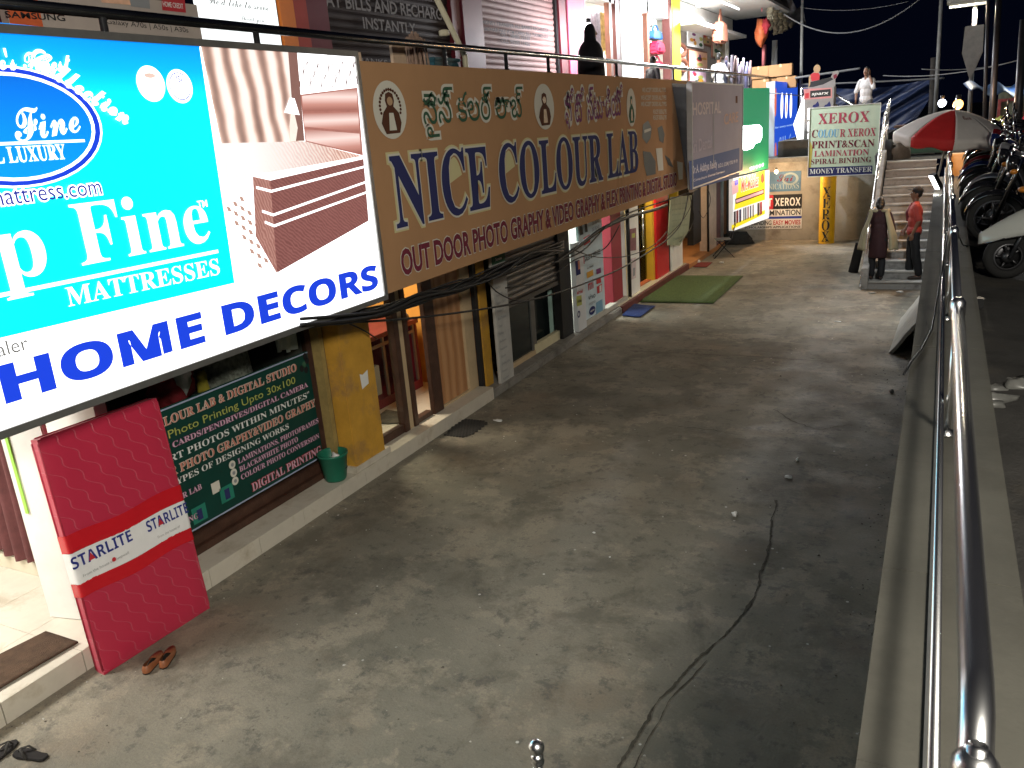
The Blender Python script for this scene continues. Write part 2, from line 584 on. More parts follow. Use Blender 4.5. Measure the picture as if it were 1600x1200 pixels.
rail = thing('handrail', 'shiny steel pipe handrail running along the top of the right parapet', 'railing', (0.106, 1.17, 2.0))
mb = MB()
mb.tube([(0, 0.0, 0.46), (0, 0.02, 0.54), (0, 0.07, 0.585), (0, 0.14, 0.6), (0, 1.2, 0.6), (0, 2.8, 0.6)], 0.026, 18)
mb.build('top_pipe', STEEL, rail)
mb = MB(); mb.tube([(0, 2.95, 0.6), (0, 9, 0.6), (0, 17.5, 0.6)], 0.021, 14); mb.build('top_pipe', STEEL, rail)
mb = MB(); mb.tube([(-0.035, 0, 0.16), (-0.035, 17.5, 0.16)], 0.013, 10); mb.build('lower_pipe', STEEL, rail)
mb = MB(); mb.box((-0.05, -3.3, 0.0), (-0.02, 17.5, 0.012)); mb.build('base_strip', mk('dull_steel', (0.35, 0.35, 0.34), 0.4, 0.8, sc=8), rail)
for yy in (0.0, 2.87, 5.2, 7.4, 9.6, 11.8, 14, 16, 17.45):
    mb = MB(); mb.tube([(0, yy, 0.0), (0, yy, 0.58)], 0.015, 10)
    mb.lathe([(0.016, 0.0), (0.04, 0.0), (0.04, 0.012), (0.02, 0.03)], (0, yy, 0.0), 14)
    p = mb.build('post', STEEL, rail)
    mb = MB()
    mb.lathe([(0.0, -0.05), (0.02, -0.05), (0.033, -0.03), (0.034, 0.0), (0.033, 0.03), (0.02, 0.05), (0, 0.05)], (0, yy, 0.6 if yy else 0.52), 16)
    mb.build('joint', STEEL, p)
mb = MB()
q = [P(x, y2, Z=2.012) for x, y2 in ((1412, 585), (1424, 565), (1440, 545), (1456, 515))] + [Vector((0.07, 7.0, 2.4)), Vector((0.1, 7.4, 2.64)), Vector((0.14, 8.3, 2.4)), Vector((0.25, 9.6, 2.03)), Vector((0.55, 10.4, 1.85))]
mb.tube(q, 0.007, 6)
tag(mb.build('cable', BLACK), 'thin black cable lying over the right parapet and looped on its handrail', 'cable')

# ------------------------------------------------------------------ staircase at the end of the walkway
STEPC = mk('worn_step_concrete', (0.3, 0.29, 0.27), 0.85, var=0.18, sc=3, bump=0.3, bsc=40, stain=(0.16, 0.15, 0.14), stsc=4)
st = thing('staircase', 'grey concrete staircase climbing from the walkway to the street', 'stairs', (-0.68, 17.3, 0))
ns = 14; r_ = 2.2 / ns; g_ = 3.7 / ns
mb = MB()
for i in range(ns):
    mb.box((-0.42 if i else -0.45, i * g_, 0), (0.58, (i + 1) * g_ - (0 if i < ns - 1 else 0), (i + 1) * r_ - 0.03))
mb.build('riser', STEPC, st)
mb = MB()
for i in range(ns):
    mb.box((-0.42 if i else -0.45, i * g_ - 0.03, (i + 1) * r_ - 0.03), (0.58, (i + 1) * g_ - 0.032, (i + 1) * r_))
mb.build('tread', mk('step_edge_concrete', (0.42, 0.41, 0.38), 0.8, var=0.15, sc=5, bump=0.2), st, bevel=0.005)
mb = MB()
mb.prism([(-0.1, 0), (3.75, 0), (3.75, 2.45), (3.5, 2.4), (0.12, 0.45), (-0.1, 0.42)], -0.58, -0.452, 'x')
mb.build('side_wall', STEPC, st, bevel=0.01)
lr = thing('stair_railing', 'sloping steel railing up the left side of the concrete stairs', 'railing', (-1.21, 17.3, 0.3))
mb = MB(); mb.tube([(-0.06, -0.15, -0.25), (-0.03, 1.0, 0.62), (0, 3.8, 2.95), (0, 4.3, 3.0)], 0.024, 12); mb.build('top_pipe', STEEL, lr)
mb = MB(); mb.tube([(0, 0.3, 0.35), (0, 3.75, 2.5)], 0.013, 8); mb.build('lower_pipe', STEEL, lr)
for yy, z0, z1 in ((1.6, 1.0, 1.12), (3.75, 2.15, 2.95), (4.3, 1.95, 3.15), (4.75, 1.95, 3.25)):
    mb = MB(); mb.tube([(0.02, yy, z0), (0.02, yy, z1)], 0.022, 10); mb.build('post', STEEL, lr)
mb = MB(); a = P(1375, 271, Y=20.9); b = P(1466, 256, Y=20.9)
mb.tube([a.lerp(b, k / 12) - Vector((0, 0, 0.13 * 4 * (k / 12) * (1 - k / 12))) for k in range(13)], 0.012, 8)
tag(mb.build('rope', mk('white_rope', (0.7, 0.68, 0.62), 0.8, sc=40)), 'white rope slung across the top of the concrete stairs', 'rope')

# ------------------------------------------------------------------ the shop building
bld = thing('shop_building', 'two storey row of small shops along the left of the walkway', 'building', (0, 0, 0))
TILE = mk('cream_floor_tile', (0.56, 0.52, 0.44), 0.35, var=0.1, sc=3, stain=(0.42, 0.37, 0.29), stsc=3)
TJ = mk('tile_joint', (0.12, 0.1, 0.08), 0.9, var=0.1)


def bp(name, a, b, mat, bevel=0.0):
    mb = MB(); mb.box(a, b); return mb.build(name, mat, bld, bevel=bevel)


def tiles(name, Y0, Y1, dy, X0=-5.28, z=0.17, mat=TILE, depth=0.3):
    bp('step_core', (-9.0, Y0, 0), (X0 - 0.012, Y1, z - 0.012), TJ)
    mb = MB(); y = Y0
    while y < Y1 - 0.02:
        y2 = min(y + dy, Y1)
        mb.box((X0 - 0.012, y + 0.004, 0), (X0, y2 - 0.004, z))
        x = X0 - 0.012
        while x > -9:
            x2 = max(x - dy, -9); mb.box((x2 + 0.002, y + 0.002, z - 0.012), (x - 0.002, y2 - 0.002, z)); x = x2
        y = y2
    mb.build(name, mat, bld, bevel=0.0)


tiles('tiled_step', -3.0, 6.4, 0.6)
tiles('tiled_step', 6.4, 9.35, 0.42)
bp('concrete_step', (-9.0, 9.35, 0), (-5.27, 14.6, 0.13), CONC, 0.02)
RSTEP = mk('red_step_edge', (0.12, 0.03, 0.025), 0.6, var=0.3, sc=6)
bp('step_edging', (-5.33, 14.6, 0), (-5.26, 19.4, 0.14), RSTEP, 0.008)
bp('shop_floor', (-9.0, 14.6, 0), (-5.33, 19.4, 0.15), mk('cream_gloss_tile', (0.6, 0.55, 0.42), 0.25, var=0.05))
bp('shop_floor', (-9.0, 19.4, 0), (-5.27, 24.0, 0.1), mk('orange_tile', (0.45, 0.2, 0.07), 0.5, var=0.15, sc=5))
IVORY = mk('white_interior', (0.7, 0.7, 0.66), 0.6, var=0.04)
GREYI = mk('dark_interior', (0.09, 0.09, 0.09), 0.8, var=0.2)
MINT = mk('mint_interior', (0.35, 0.5, 0.44), 0.7, var=0.06)
YELI = mk('yellow_wall_paint', (0.75, 0.5, 0.03), 0.6, var=0.08)
ORGI = mk('orange_wall_paint', (0.6, 0.28, 0.05), 0.6, var=0.08)
# rear walls and partitions
for Y0, Y1, mt in ((-3, 3.65, IVORY), (3.75, 6.25, GREYI), (6.25, 9.35, ORGI), (9.5, 12.3, GREYI), (12.4, 15.35, MINT), (15.5, 19.3, YELI), (19.4, 24, GREYI)):
    bp('rear_wall', (-9.1, Y0, 0.1), (-9.0, Y1, 3.18), mt)
    bp('ceiling', (-9.0, Y0, 2.72), (-5.56, Y1, 2.78), IVORY)
for Y0, Y1, X1, mt in ((-3.1, -3.0, -5.45, IVORY), (3.65, 3.75, -5.46, IVORY), (6.2, 6.3, -5.72, GREYI), (9.35, 9.5, -5.46, ORGI), (12.3, 12.4, -5.5, MINT), (15.38, 15.5, -5.5, WHITE), (19.28, 19.4, -5.5, YELI), (23.98, 24.1, -5.2, GREYI)):
    bp('partition', (-9.0, Y0, 0.1), (X1, Y1, 3.18), mt)
bp('skirting', (-8.9, 3.6, 0.172), (-5.5, 3.648, 0.3), mk('cream_skirting', (0.6, 0.54, 0.42), 0.4, var=0.05))
bp('lintel', (-5.56, -3, 2.25), (-5.46, 24, 3.18), mk('shop_lintel_paint', (0.3, 0.22, 0.12), 0.8, var=0.2))
# upper walkway slab and upper storey
bp('walkway_slab', (-9.2, -3, 3.2), (-4.92, 34, 3.4), CONC)
YPIL = mk('ochre_pillar_paint', (0.5, 0.27, 0.035), 0.65, var=0.14, sc=5, bump=0.15, stain=(0.3, 0.17, 0.065), stsc=2.2)
OLIVE = mk('olive_wall_paint', (0.27, 0.2, 0.07), 0.7, var=0.25, sc=7)
CREAM = mk('cream_strip_paint', (0.5, 0.38, 0.23), 0.6, var=0.08)
bp('pillar', (-5.72, 6.3, 0.17), (-5.3, 6.82, 2.6), YPIL, 0.008)
bp('pillar', (-5.58, 6.2, 0.17), (-5.47, 6.26, 2.6), OLIVE)
bp('gap_filler', (-5.58, 6.262, 0.17), (-5.5, 6.3, 2.6), INK)
bp('pillar_base', (-5.75, 6.27, 0.172), (-5.29, 6.9, 0.24), TILE)
pp = MB(); pp.add([(-5.297, 6.56, 1.02), (-5.297, 6.68, 1.05), (-5.297, 6.69, 1.2), (-5.297, 6.6, 1.17), (-5.297, 6.55, 1.19)], [(0, 1, 2, 3, 4)]); pp.build('paper_scrap', PWHITE, bld)
bp('window_jamb', (-5.7, 6.19, 0.17), (-5.58, 6.26, 2.6), WOOD)
bp('window_sill', (-5.7, 3.75, 0.17), (-5.56, 6.19, 0.24), WOOD, 0.006)
bp('window_sill', (-5.69, 3.75, 0.24), (-5.6, 6.19, 0.34), WOOD, 0.006)
GLASS = bpy.data.materials.new('window_glass'); GLASS.use_nodes = True
_n = GLASS.node_tree; _b = _n.nodes['Principled BSDF']; _o = _n.nodes['Material Output']
_t = _n.nodes.new('ShaderNodeBsdfTransparent'); _t.inputs[0].default_value = (0.9, 0.93, 0.91, 1)
_g = _n.nodes.new('ShaderNodeBsdfGlossy'); _g.inputs['Roughness'].default_value = 0.03
_f = _n.nodes.new('ShaderNodeLayerWeight'); _f.inputs[0].default_value = 0.12
_m = _n.nodes.new('ShaderNodeMixShader')
_n.links.new(_f.outputs[0], _m.inputs[0]); _n.links.new(_t.outputs[0], _m.inputs[1]); _n.links.new(_g.outputs[0], _m.inputs[2]); _n.links.new(_m.outputs[0], _o.inputs[0])
bp('window_pane', (-5.655, 3.76, 0.34), (-5.647, 6.19, 2.25), GLASS)
# studio shop front
wf = bp('window_frame', (-5.5, 6.82, 0.17), (-5.42, 7.5, 0.27), WOOD, 0.005)
bp('window_pane', (-5.465, 6.84, 0.27), (-5.457, 7.48, 2.25), GLASS)
bp('door_jamb', (-5.5, 7.48, 0.17), (-5.4, 7.58, 2.5), WOOD, 0.005)
bp('door_jamb', (-5.5, 7.585, 0.17), (-5.42, 7.68, 2.5), CREAM)
bp('door_jamb', (-5.5, 7.685, 0.17), (-5.4, 7.77, 2.5), WOOD, 0.005)
bp('door_sill', (-5.52, 7.77, 0.172), (-5.42, 8.12, 0.235), WOOD, 0.006)
bp('door_post', (-5.47, 8.14, 0.17), (-5.4, 8.36, 2.5), WOOD, 0.008)
VEN = mk('brown_wood_veneer', (0.36, 0.17, 0.07), 0.45, var=0.1, sc=3)
_n = VEN.node_tree; _w = _n.nodes.new('ShaderNodeTexWave'); _w.inputs['Scale'].default_value = 1.6; _w.inputs['Distortion'].default_value = 2.5; _w.bands_direction = 'Y'
_w.inputs['Detail'].default_value = 3
_tc = _n.nodes.new('ShaderNodeTexCoord'); _n.links.new(_tc.outputs['Object'], _w.inputs['Vector'])
_mx = _n.nodes.new('ShaderNodeMix'); _mx.data_type = 'RGBA'; _mx.inputs[6].default_value = (0.36, 0.17, 0.07, 1); _mx.inputs[7].default_value = (0.5, 0.27, 0.125, 1)
_n.links.new(_w.outputs['Fac'], _mx.inputs[0]); _n.links.new(_mx.outputs[2], _n.nodes['Principled BSDF'].inputs['Base Color'])
mb = MB()
for k in range(5): mb.box((-5.52 + 0.004 * (k % 2), 8.36 + k * 0.145, 0.2), (-5.46 + 0.004 * (k % 2), 8.36 + (k + 1) * 0.145 - 0.004, 2.5))
mb.build('wood_panel', VEN, bld, bevel=0.003)
bp('panel_base', (-5.54, 8.36, 0.17), (-5.43, 9.1, 0.2), CREAM)
bp('wall_strip', (-5.5, 9.09, 0.17), (-5.43, 9.33, 2.5), CREAM, 0.006)
bp('gap_filler', (-5.5, 9.33, 0.14), (-5.44, 9.41, 2.5), INK)
bp('pillar', (-5.5, 9.41, 0.13), (-5.42, 9.62, 2.5), YPIL, 0.006)
for ob in list(bld.children):  # the studio front stands a little back from the step's edge
    v = ob.data.vertices; ym = sum(q.co.y for q in v) / len(v); xm = sum(q.co.x for q in v) / len(v)
    if 6.84 < ym < 9.35 and -5.6 < xm < -5.38: ob.location.x = -0.07
# closed shop: half lowered roller shutter over a dark glass front


def shutter(name, Y0, Y1, z0, z1, X, mat, pitch=0.085, parent=None):
    n = int((z1 - z0) / pitch); mb = MB()
    pr_ = []
    for i in range(n + 1):
        z = z0 + i * pitch
        for a in range(5):
            t = a / 5; pr_.append((X + 0.016 * math.sin(math.pi * t) - (0.006 if a == 0 else 0), z + t * pitch))
    vs = []; fs = []
    for x, z in pr_: vs += [(x, Y0, z), (x, Y1, z)]
    for i in range(len(pr_) - 1): fs.append((2 * i, 2 * i + 1, 2 * i + 3, 2 * i + 2))
    mb.add(vs, fs)
    ob = mb.build(name, mat, parent or bld)
    return ob


SHUT = mk('grey_shutter_steel', (0.11, 0.105, 0.1), 0.45, 0.5, var=0.3, sc=3, stain=(0.12, 0.1, 0.08), stsc=3)
shutter('roller_shutter', 9.95, 12.1, 1.12, 2.6, -5.48, SHUT)
bp('shutter_rail', (-5.5, 9.95, 1.05), (-5.45, 12.1, 1.12), SHUT, 0.005)
bp('dark_glazing', (-5.56, 9.95, 0.2), (-5.52, 11.1, 1.5), mk('dark_tinted_glass', (0.012, 0.018, 0.018), 0.15, var=0.1))
bp('door_post', (-5.56, 11.1, 0.13), (-5.5, 11.25, 1.6), mk('grey_aluminium', (0.16, 0.16, 0.15), 0.45, 0.5, var=0.1))
bp('dark_glazing', (-5.7, 11.25, 0.13), (-5.66, 12.1, 2.2), MATS['dark_tinted_glass'])
bp('door_sill', (-5.56, 9.95, 0.13), (-5.48, 11.15, 0.2), CREAM)
bp('door_sill', (-5.56, 11.16, 0.13), (-5.48, 12.1, 0.28), mk('pale_yellow_strip', (0.6, 0.55, 0.36), 0.5, var=0.06))
bp('shutter_guide', (-5.56, 12.1, 0.13), (-5.42, 12.55, 2.6), mk('black_steel', (0.015, 0.015, 0.016), 0.5, 0.3, var=0.2))
# mobile shop
bp('window_sill', (-5.5, 12.85, 0.13), (-5.36, 15.2, 0.22), mk('grey_sill', (0.4, 0.38, 0.33), 0.7, var=0.15), 0.006)
RPIL = mk('red_pillar_paint', (0.3, 0.03, 0.045), 0.5, var=0.08)
bp('pillar', (-5.62, 14.55, 0.13), (-5.42, 15.1, 2.5), RPIL, 0.006)
bp('pillar', (-5.6, 15.1, 0.13), (-5.45, 15.4, 2.5), WHITE)
bp('pillar', (-5.5, 15.55, 0.13), (-5.4, 16.1, 2.5), WHITE, 0.008)
mb = MB(); mb.tube([(-5.4, 15.45, 0.13), (-5.4, 15.45, 2.6)], 0.035, 10); mb.build('drain_pipe', BLACK, bld)
# yellow shop
bp('side_wall', (-6.3, 17.2, 0.15), (-5.62, 17.29, 2.7), YELI)
bp('pillar', (-5.62, 17.17, 0.15), (-5.45, 17.29, 2.6), mk('deep_yellow_paint', (0.7, 0.4, 0.03), 0.5, var=0.06))
bp('window_pane', (-5.6, 16.3, 0.2), (-5.592, 17.25, 2.4), GLASS)
mb = MB(); mb.tube([(-5.57, 16.9, 0.9), (-5.57, 16.9, 1.7)], 0.02, 8); mb.build('door_handle', STEEL, bld)
bp('pillar', (-5.5, 17.3, 0.15), (-5.4, 18.2, 2.6), mk('bright_red_paint', (0.55, 0.015, 0.02), 0.45, var=0.06), 0.006)
bp('gap_filler', (-5.5, 18.2, 0.15), (-5.41, 18.32, 2.6), INK)
bp('plinth_block', (-5.6, 18.35, 0.1), (-5.36, 19.2, 0.98), WHITE, 0.01)
# last shop
bp('shop_front', (-6.05, 19.4, 0.1), (-6.0, 20.5, 2.6), mk('dim_glass_front', (0.16, 0.15, 0.11), 0.3, var=0.2, sc=4))
bp('door_jamb', (-5.95, 20.1, 0.1), (-5.88, 20.3, 2.6), mk('pale_frame_paint', (0.5, 0.5, 0.44), 0.6, var=0.1))
bp('shutter_guide', (-5.6, 20.5, 0.4), (-5.44, 21.25, 2.6), MATS['black_steel'])
bp('pillar', (-5.55, 21.5, 0.0), (-5.3, 22.35, 2.6), mk('peach_plaster', (0.55, 0.42, 0.32), 0.8, var=0.15, sc=5), 0.02)
bp('pillar', (-5.5, 22.36, 0.0), (-5.32, 22.9, 2.6), mk('maroon_plaster', (0.14, 0.07, 0.07), 0.8, var=0.2))
bp('door_leaf', (-5.5, 22.9, 0.0), (-5.42, 23.4, 2.6), DKMETAL)
mb = MB(); mb.tube([(-5.36, 23.15, 0.1), (-5.36, 23.15, 2.6)], 0.07, 12); mb.build('drain_pipe', mk('grey_pipe', (0.25, 0.26, 0.26), 0.5, var=0.15), bld)
bp('door_leaf', (-5.5, 23.4, 0.0), (-5.4, 23.98, 2.6), mk('brown_door', (0.13, 0.06, 0.03), 0.6, var=0.2))
mb = MB(); mb.tube([(-5.3, 21.42, 0.05), (-5.3, 21.42, 2.5)], 0.03, 8); mb.build('drain_pipe', BLACK, bld)

# ---- upper storey
MAROON = mk('maroon_paint', (0.13, 0.018, 0.035), 0.5, var=0.08)
UX = -6.8


def up(name, Y0, Y1, mat, x0=-0.2, x1=0.0, z0=3.4, z1=6.6, bevel=0.0): return bp(name, (UX + x0, Y0, z0), (UX + x1, Y1, z1), mat, bevel)


up('upper_wall', -3, 4.55, MAROON)
up('shop_front', 7.62, 7.74, mk('pale_green_frame', (0.55, 0.6, 0.5), 0.5, var=0.04), -0.2, 0.06)
up('gap_filler', 7.74, 7.82, INK, -0.2, 0.02)
up('pillar', 7.82, 8.06, mk('orange_paint', (0.7, 0.2, 0.04), 0.5, var=0.05), -0.2, 0.06)
up('pillar', 8.06, 8.3, mk('brick_red_paint', (0.36, 0.04, 0.03), 0.5, var=0.08), -0.2, 0.05)
up('pillar', 8.3, 8.7, MAROON, -0.2, 0.04)
DSH = mk('dark_shutter_steel', (0.03, 0.02, 0.02), 0.65, 0.1, var=0.3, sc=3)
s1 = shutter('roller_shutter', 8.7, 11.75, 3.4, 6.6, UX - 0.08, DSH, 0.1)
up('pillar', 11.75, 12.05, mk('dark_red_paint', (0.12, 0.01, 0.018), 0.5, var=0.08))
up('pillar', 12.05, 12.68, MAROON, -0.2, 0.03)
LSH = mk('pinkish_shutter_steel', (0.24, 0.15, 0.145), 0.65, 0.1, var=0.15, sc=3)
s2 = shutter('roller_shutter', 12.68, 15.75, 3.4, 6.6, UX - 0.08, LSH, 0.1)
up('gap_filler', 15.75, 15.85, INK, -0.2, -0.02)
up('pillar', 15.85, 16.25, MATS['dark_red_paint'], -0.2, 0.02)
up('pillar', 16.25, 17.15, mk('pink_paint', (0.7, 0.16, 0.3), 0.5, var=0.06), -0.2, 0.04)
# open lit shops beyond
bp('upper_rear_wall', (-8.9, 17.1, 3.4), (-8.8, 31, 6.6), WHITE)
for yy in (17.15, 20.35, 24.0, 30.9): bp('upper_partition', (-8.8, yy, 3.4), (-6.9, yy + 0.1, 6.6), WHITE)
up('door_jamb', 17.15, 17.3, WHITE)
up('door_jamb', 18.65, 18.8, mk('brown_frame', (0.2, 0.07, 0.04), 0.5, var=0.15), -0.1, 0.02)
up('door_jamb', 19.0, 19.25, mk('dark_brown_frame', (0.1, 0.03, 0.025), 0.5, var=0.15), -0.1, 0.04)
up('pillar', 19.3, 20.4, WHITE, -0.3, 0.05)
up('door_jamb', 21.35, 21.5, MATS['brown_frame'], -0.1, 0.02)
up('shop_front', 21.5, 23.2, WHITE, -0.5, -0.3)
up('door_jamb', 23.2, 23.42, MATS['dark_brown_frame'], -0.15, 0.06)
YST = mk('lemon_paint', (0.72, 0.66, 0.05), 0.5, var=0.1)
up('pillar', 23.5, 24.25, YST, -0.2, 0.06)
up('display_wall', 24.3, 30.6, mk('grey_display_board', (0.3, 0.27, 0.24), 0.7, var=0.25, sc=4), -0.4, -0.3)
up('beam', 17.15, 31, WHITE, -0.3, 0.02, 6.05, 6.6)
up('beam', 24.3, 31, WHITE, -0.3, 0.5, 5.95, 6.05)
bp('awning', (-6.8, 20.4, 6.62), (-4.9, 31.5, 6.7), mk('white_awning', (0.75, 0.75, 0.72), 0.7, var=0.06))
bp('upper_roof', (-9.1, -3, 6.72), (-6.6, 31, 6.9), CONC)
bp('low_wall', (-6.5, 9.2, 3.4), (-6.4, 14.0, 4.12), mk('brick_red_board', (0.3, 0.075, 0.05), 0.6, var=0.2, sc=3))

# grit and crumbs trodden into the concrete
random.seed(21)
mb = MB()
for k in range(900):
    if k % 3 == 0: x = -5.25 + abs(random.gauss(0, 0.12)); y = random.uniform(1.5, 20)
    elif k % 3 == 1: x = -0.12 - abs(random.gauss(0, 0.2)); y = random.uniform(2, 16)
    else: x = random.uniform(-5.2, -0.2); y = random.uniform(1.5, 12)
    r = random.uniform(0.003, 0.009) * (1.6 if random.random() < 0.05 else 1)
    mb.add([(x - r, y - r * 0.6, 0.001), (x + r, y - r * 0.4, 0.001), (x + r * 0.3, y + r, 0.001), (x, y, r * 1.1)], [(0, 1, 3), (1, 2, 3), (2, 0, 3)], 0 if random.random() < 0.7 else 1)
tag(mb.build('grit', [mk('grit_brown', (0.12, 0.105, 0.085), 0.9, var=0.4, sc=3), mk('grit_pale', (0.5, 0.48, 0.44), 0.8, var=0.2, sc=3)]), 'scattered grit and crumbs on the worn concrete', 'grit', kind='stuff')


# ------------------------------------------------------------------ signboards
def emis(name, col, st, mottle=0.0):
    """a backlit print: mostly its own light, little reflection"""
    m = mk(name, tuple(min(c, 0.8) * 0.3 for c in col), 0.5, var=0, emit=st, ecol=col)
    if mottle:
        n = m.node_tree; tc = n.nodes.new('ShaderNodeTexCoord'); nz = n.nodes.new('ShaderNodeTexNoise'); mx = n.nodes.new('ShaderNodeMix'); mx.data_type = 'RGBA'
        nz.inputs['Scale'].default_value = 7; nz.inputs['Detail'].default_value = 9; nz.inputs['Roughness'].default_value = 0.75
        n.links.new(tc.outputs['Object'], nz.inputs['Vector']); n.links.new(nz.outputs['Fac'], mx.inputs[0])
        mx.inputs[6].default_value = (*[c * (1 - mottle) for c in col], 1); mx.inputs[7].default_value = (*[c * (1 + mottle) for c in col], 1)
        n.links.new(mx.outputs[2], n.nodes['Principled BSDF'].inputs['Emission Color'])
    return m


def signboard(name, label, cat, Y0, Y1, z0, z1, X, dep, frame, face, fname='face_panel', frw=0.05, rz=R(90), loc=None, W=None, H=None):
    """box cabinet with a frame and a printed face; local x runs along the corridor"""
    W = W or Y1 - Y0; H = H or z1 - z0
    t = thing(name, label, cat, loc or (X, Y0, z0), rz)
    mb = MB(); mb.box((0, 0.012, 0), (W, dep, H)); mb.build('cabinet', frame, t, bevel=0.004)
    if frw:
        mb = MB()
        mb.box((-frw, -0.02, -frw), (W + frw, dep * 0.8, 0)); mb.box((-frw, -0.02, H), (W + frw, dep * 0.8, H + frw))
        mb.box((-frw, -0.02, 0), (0, dep * 0.8, H)); mb.box((W, -0.02, 0), (W + frw, dep * 0.8, H))
        mb.build('frame', frame, t, bevel=0.003)
    f = Face(t)
    mb = MB(); mb.add([(0, 0.0, 0), (W, 0, 0), (W, 0, H), (0, 0, H)], [(0, 1, 2, 3)]); mb.build(fname, face, t)
    return t, f, W, H


# --- the lit mattress shop sign
ALU = mk('sign_frame_aluminium', (0.33, 0.33, 0.32), 0.35, 0.8, var=0.15, sc=6)
E_W = emis('lit_white_print', (1.0, 1.0, 1.0), 2.2)
E_BL = emis('lit_royal_blue_print', (0.01, 0.055, 0.72), 0.95)
E_OV = bpy.data.materials.new('lit_oval_blue'); E_CY = bpy.data.materials.new('lit_cyan_print')
for m, stops, ax in ((E_CY, ((0.0, (0.0, 1.0, 1.0)), (0.66, (0.0, 0.95, 1.0)), (0.86, (0.0, 0.33, 0.8)), (1.0, (0.0, 0.12, 0.6))), 2),
                     (E_OV, ((0.0, (0.0, 0.25, 0.95)), (0.5, (0.0, 0.17, 0.9)), (1.0, (0.0, 0.05, 0.62))), 2)):
    m.use_nodes = True; n = m.node_tree; b = n.nodes['Principled BSDF']
    tc = n.nodes.new('ShaderNodeTexCoord'); sx = n.nodes.new('ShaderNodeSeparateXYZ'); n.links.new(tc.outputs['Generated'], sx.inputs[0])
    rp = n.nodes.new('ShaderNodeValToRGB'); n.links.new(sx.outputs[ax], rp.inputs[0])
    e = rp.color_ramp.elements
    while len(e) < len(stops): e.new(0.5)
    for k, (p, c) in enumerate(stops): e[k].position = p; e[k].color = (*c, 1)
    n.links.new(rp.outputs[0], b.inputs['Emission Color']); b.inputs['Emission Strength'].default_value = 1.5 if m is E_CY else 1.1
    b.inputs['Base Color'].default_value = (0, 0.2, 0.35, 1); b.inputs['Roughness'].default_value = 0.5
hs, F, W_, H_ = signboard('mattress_shop_sign', 'big backlit cyan and white signboard reading HOME DECORS with a bed picture', 'shop sign', 0.6, 6.465, 2.06, 4.25, -4.8, 0.22, ALU, E_W)
F.poly([(-420, -6), (310, 66), (366, 442), (0, 528), (-420, 640)], E_CY, 1, 'cyan_print')
# picture of a bedroom
E_CUR = [emis('lit_curtain_%s' % k, c, 1.0, 0.25) for k, c in (('pale', (1.0, 0.86, 0.76)), ('tan', (0.5, 0.3, 0.24)), ('brown', (0.24, 0.12, 0.1)), ('rose', (0.8, 0.58, 0.5)))]
E_BED = [emis('lit_bed_%s' % k, c, 1.0, 0.45) for k, c in (('brown', (0.19, 0.06, 0.055)), ('rust', (0.4, 0.16, 0.13)), ('glow', (1.0, 0.74, 0.66)), ('dark', (0.12, 0.045, 0.04)))]
E_HB = emis('lit_headboard', (0.62, 0.3, 0.25), 1.0, 0.3)
pic = F.poly([(311, 66), (554, 80), (593, 372), (520, 392), (371, 440)], E_W, 1, 'bedroom_picture')


def pp_(L, m, lay, nm='picture_detail'): return F.polys(L, m, lay, nm, pic)




def wavemat(name, cols, scale, ang, dist, det, st=1.0, prof='SIN', nsc=6.0, rampx=None):
    """printed picture colour: wavy bands (folds, quilting) between the given tones, optionally fading along the picture"""
    m = mk(name, tuple(c * 0.2 for c in cols[-1]), 0.5, var=0, emit=st); n = m.node_tree; L = n.links.new
    tc = n.nodes.new('ShaderNodeTexCoord'); mp = n.nodes.new('ShaderNodeMapping'); mp.inputs['Rotation'].default_value = (0, ang, 0); L(tc.outputs['Object'], mp.inputs[0])
    w = n.nodes.new('ShaderNodeTexWave'); w.wave_profile = prof; w.bands_direction = 'X'; w.inputs['Scale'].default_value = scale; w.inputs['Distortion'].default_value = dist; w.inputs['Detail'].default_value = det; w.inputs['Detail Scale'].default_value = 1.6
    L(mp.outputs[0], w.inputs[0])
    nz = n.nodes.new('ShaderNodeTexNoise'); nz.inputs['Scale'].default_value = nsc; nz.inputs['Detail'].default_value = 7; L(tc.outputs['Object'], nz.inputs[0])
    ad = n.nodes.new('ShaderNodeMath'); ad.operation = 'MULTIPLY_ADD'; L(nz.outputs['Fac'], ad.inputs[0]); ad.inputs[1].default_value = 0.5; L(w.outputs['Fac'], ad.inputs[2])
    mr = n.nodes.new('ShaderNodeMapRange'); L(ad.outputs[0], mr.inputs[0]); mr.inputs[1].default_value = 0.15; mr.inputs[2].default_value = 1.35
    rp = n.nodes.new('ShaderNodeValToRGB'); L(mr.outputs[0], rp.inputs[0]); e = rp.color_ramp.elements
    while len(e) < len(cols): e.new(0.5)
    for k, c in enumerate(cols): e[k].position = k / (len(cols) - 1); e[k].color = (*c, 1)
    out = rp.outputs[0]
    if rampx:
        sx = n.nodes.new('ShaderNodeSeparateXYZ'); L(tc.outputs['Generated'], sx.inputs[0]); r2 = n.nodes.new('ShaderNodeMapRange'); L(sx.outputs[0], r2.inputs[0]); r2.inputs[1].default_value = rampx[0]; r2.inputs[2].default_value = rampx[1]
        mx = n.nodes.new('ShaderNodeMix'); mx.data_type = 'RGBA'; L(r2.outputs[0], mx.inputs[0]); mx.inputs[6].default_value = (*rampx[2], 1); L(out, mx.inputs[7]); out = mx.outputs[2]
    L(out, n.nodes['Principled BSDF'].inputs['Emission Color'])
    return m


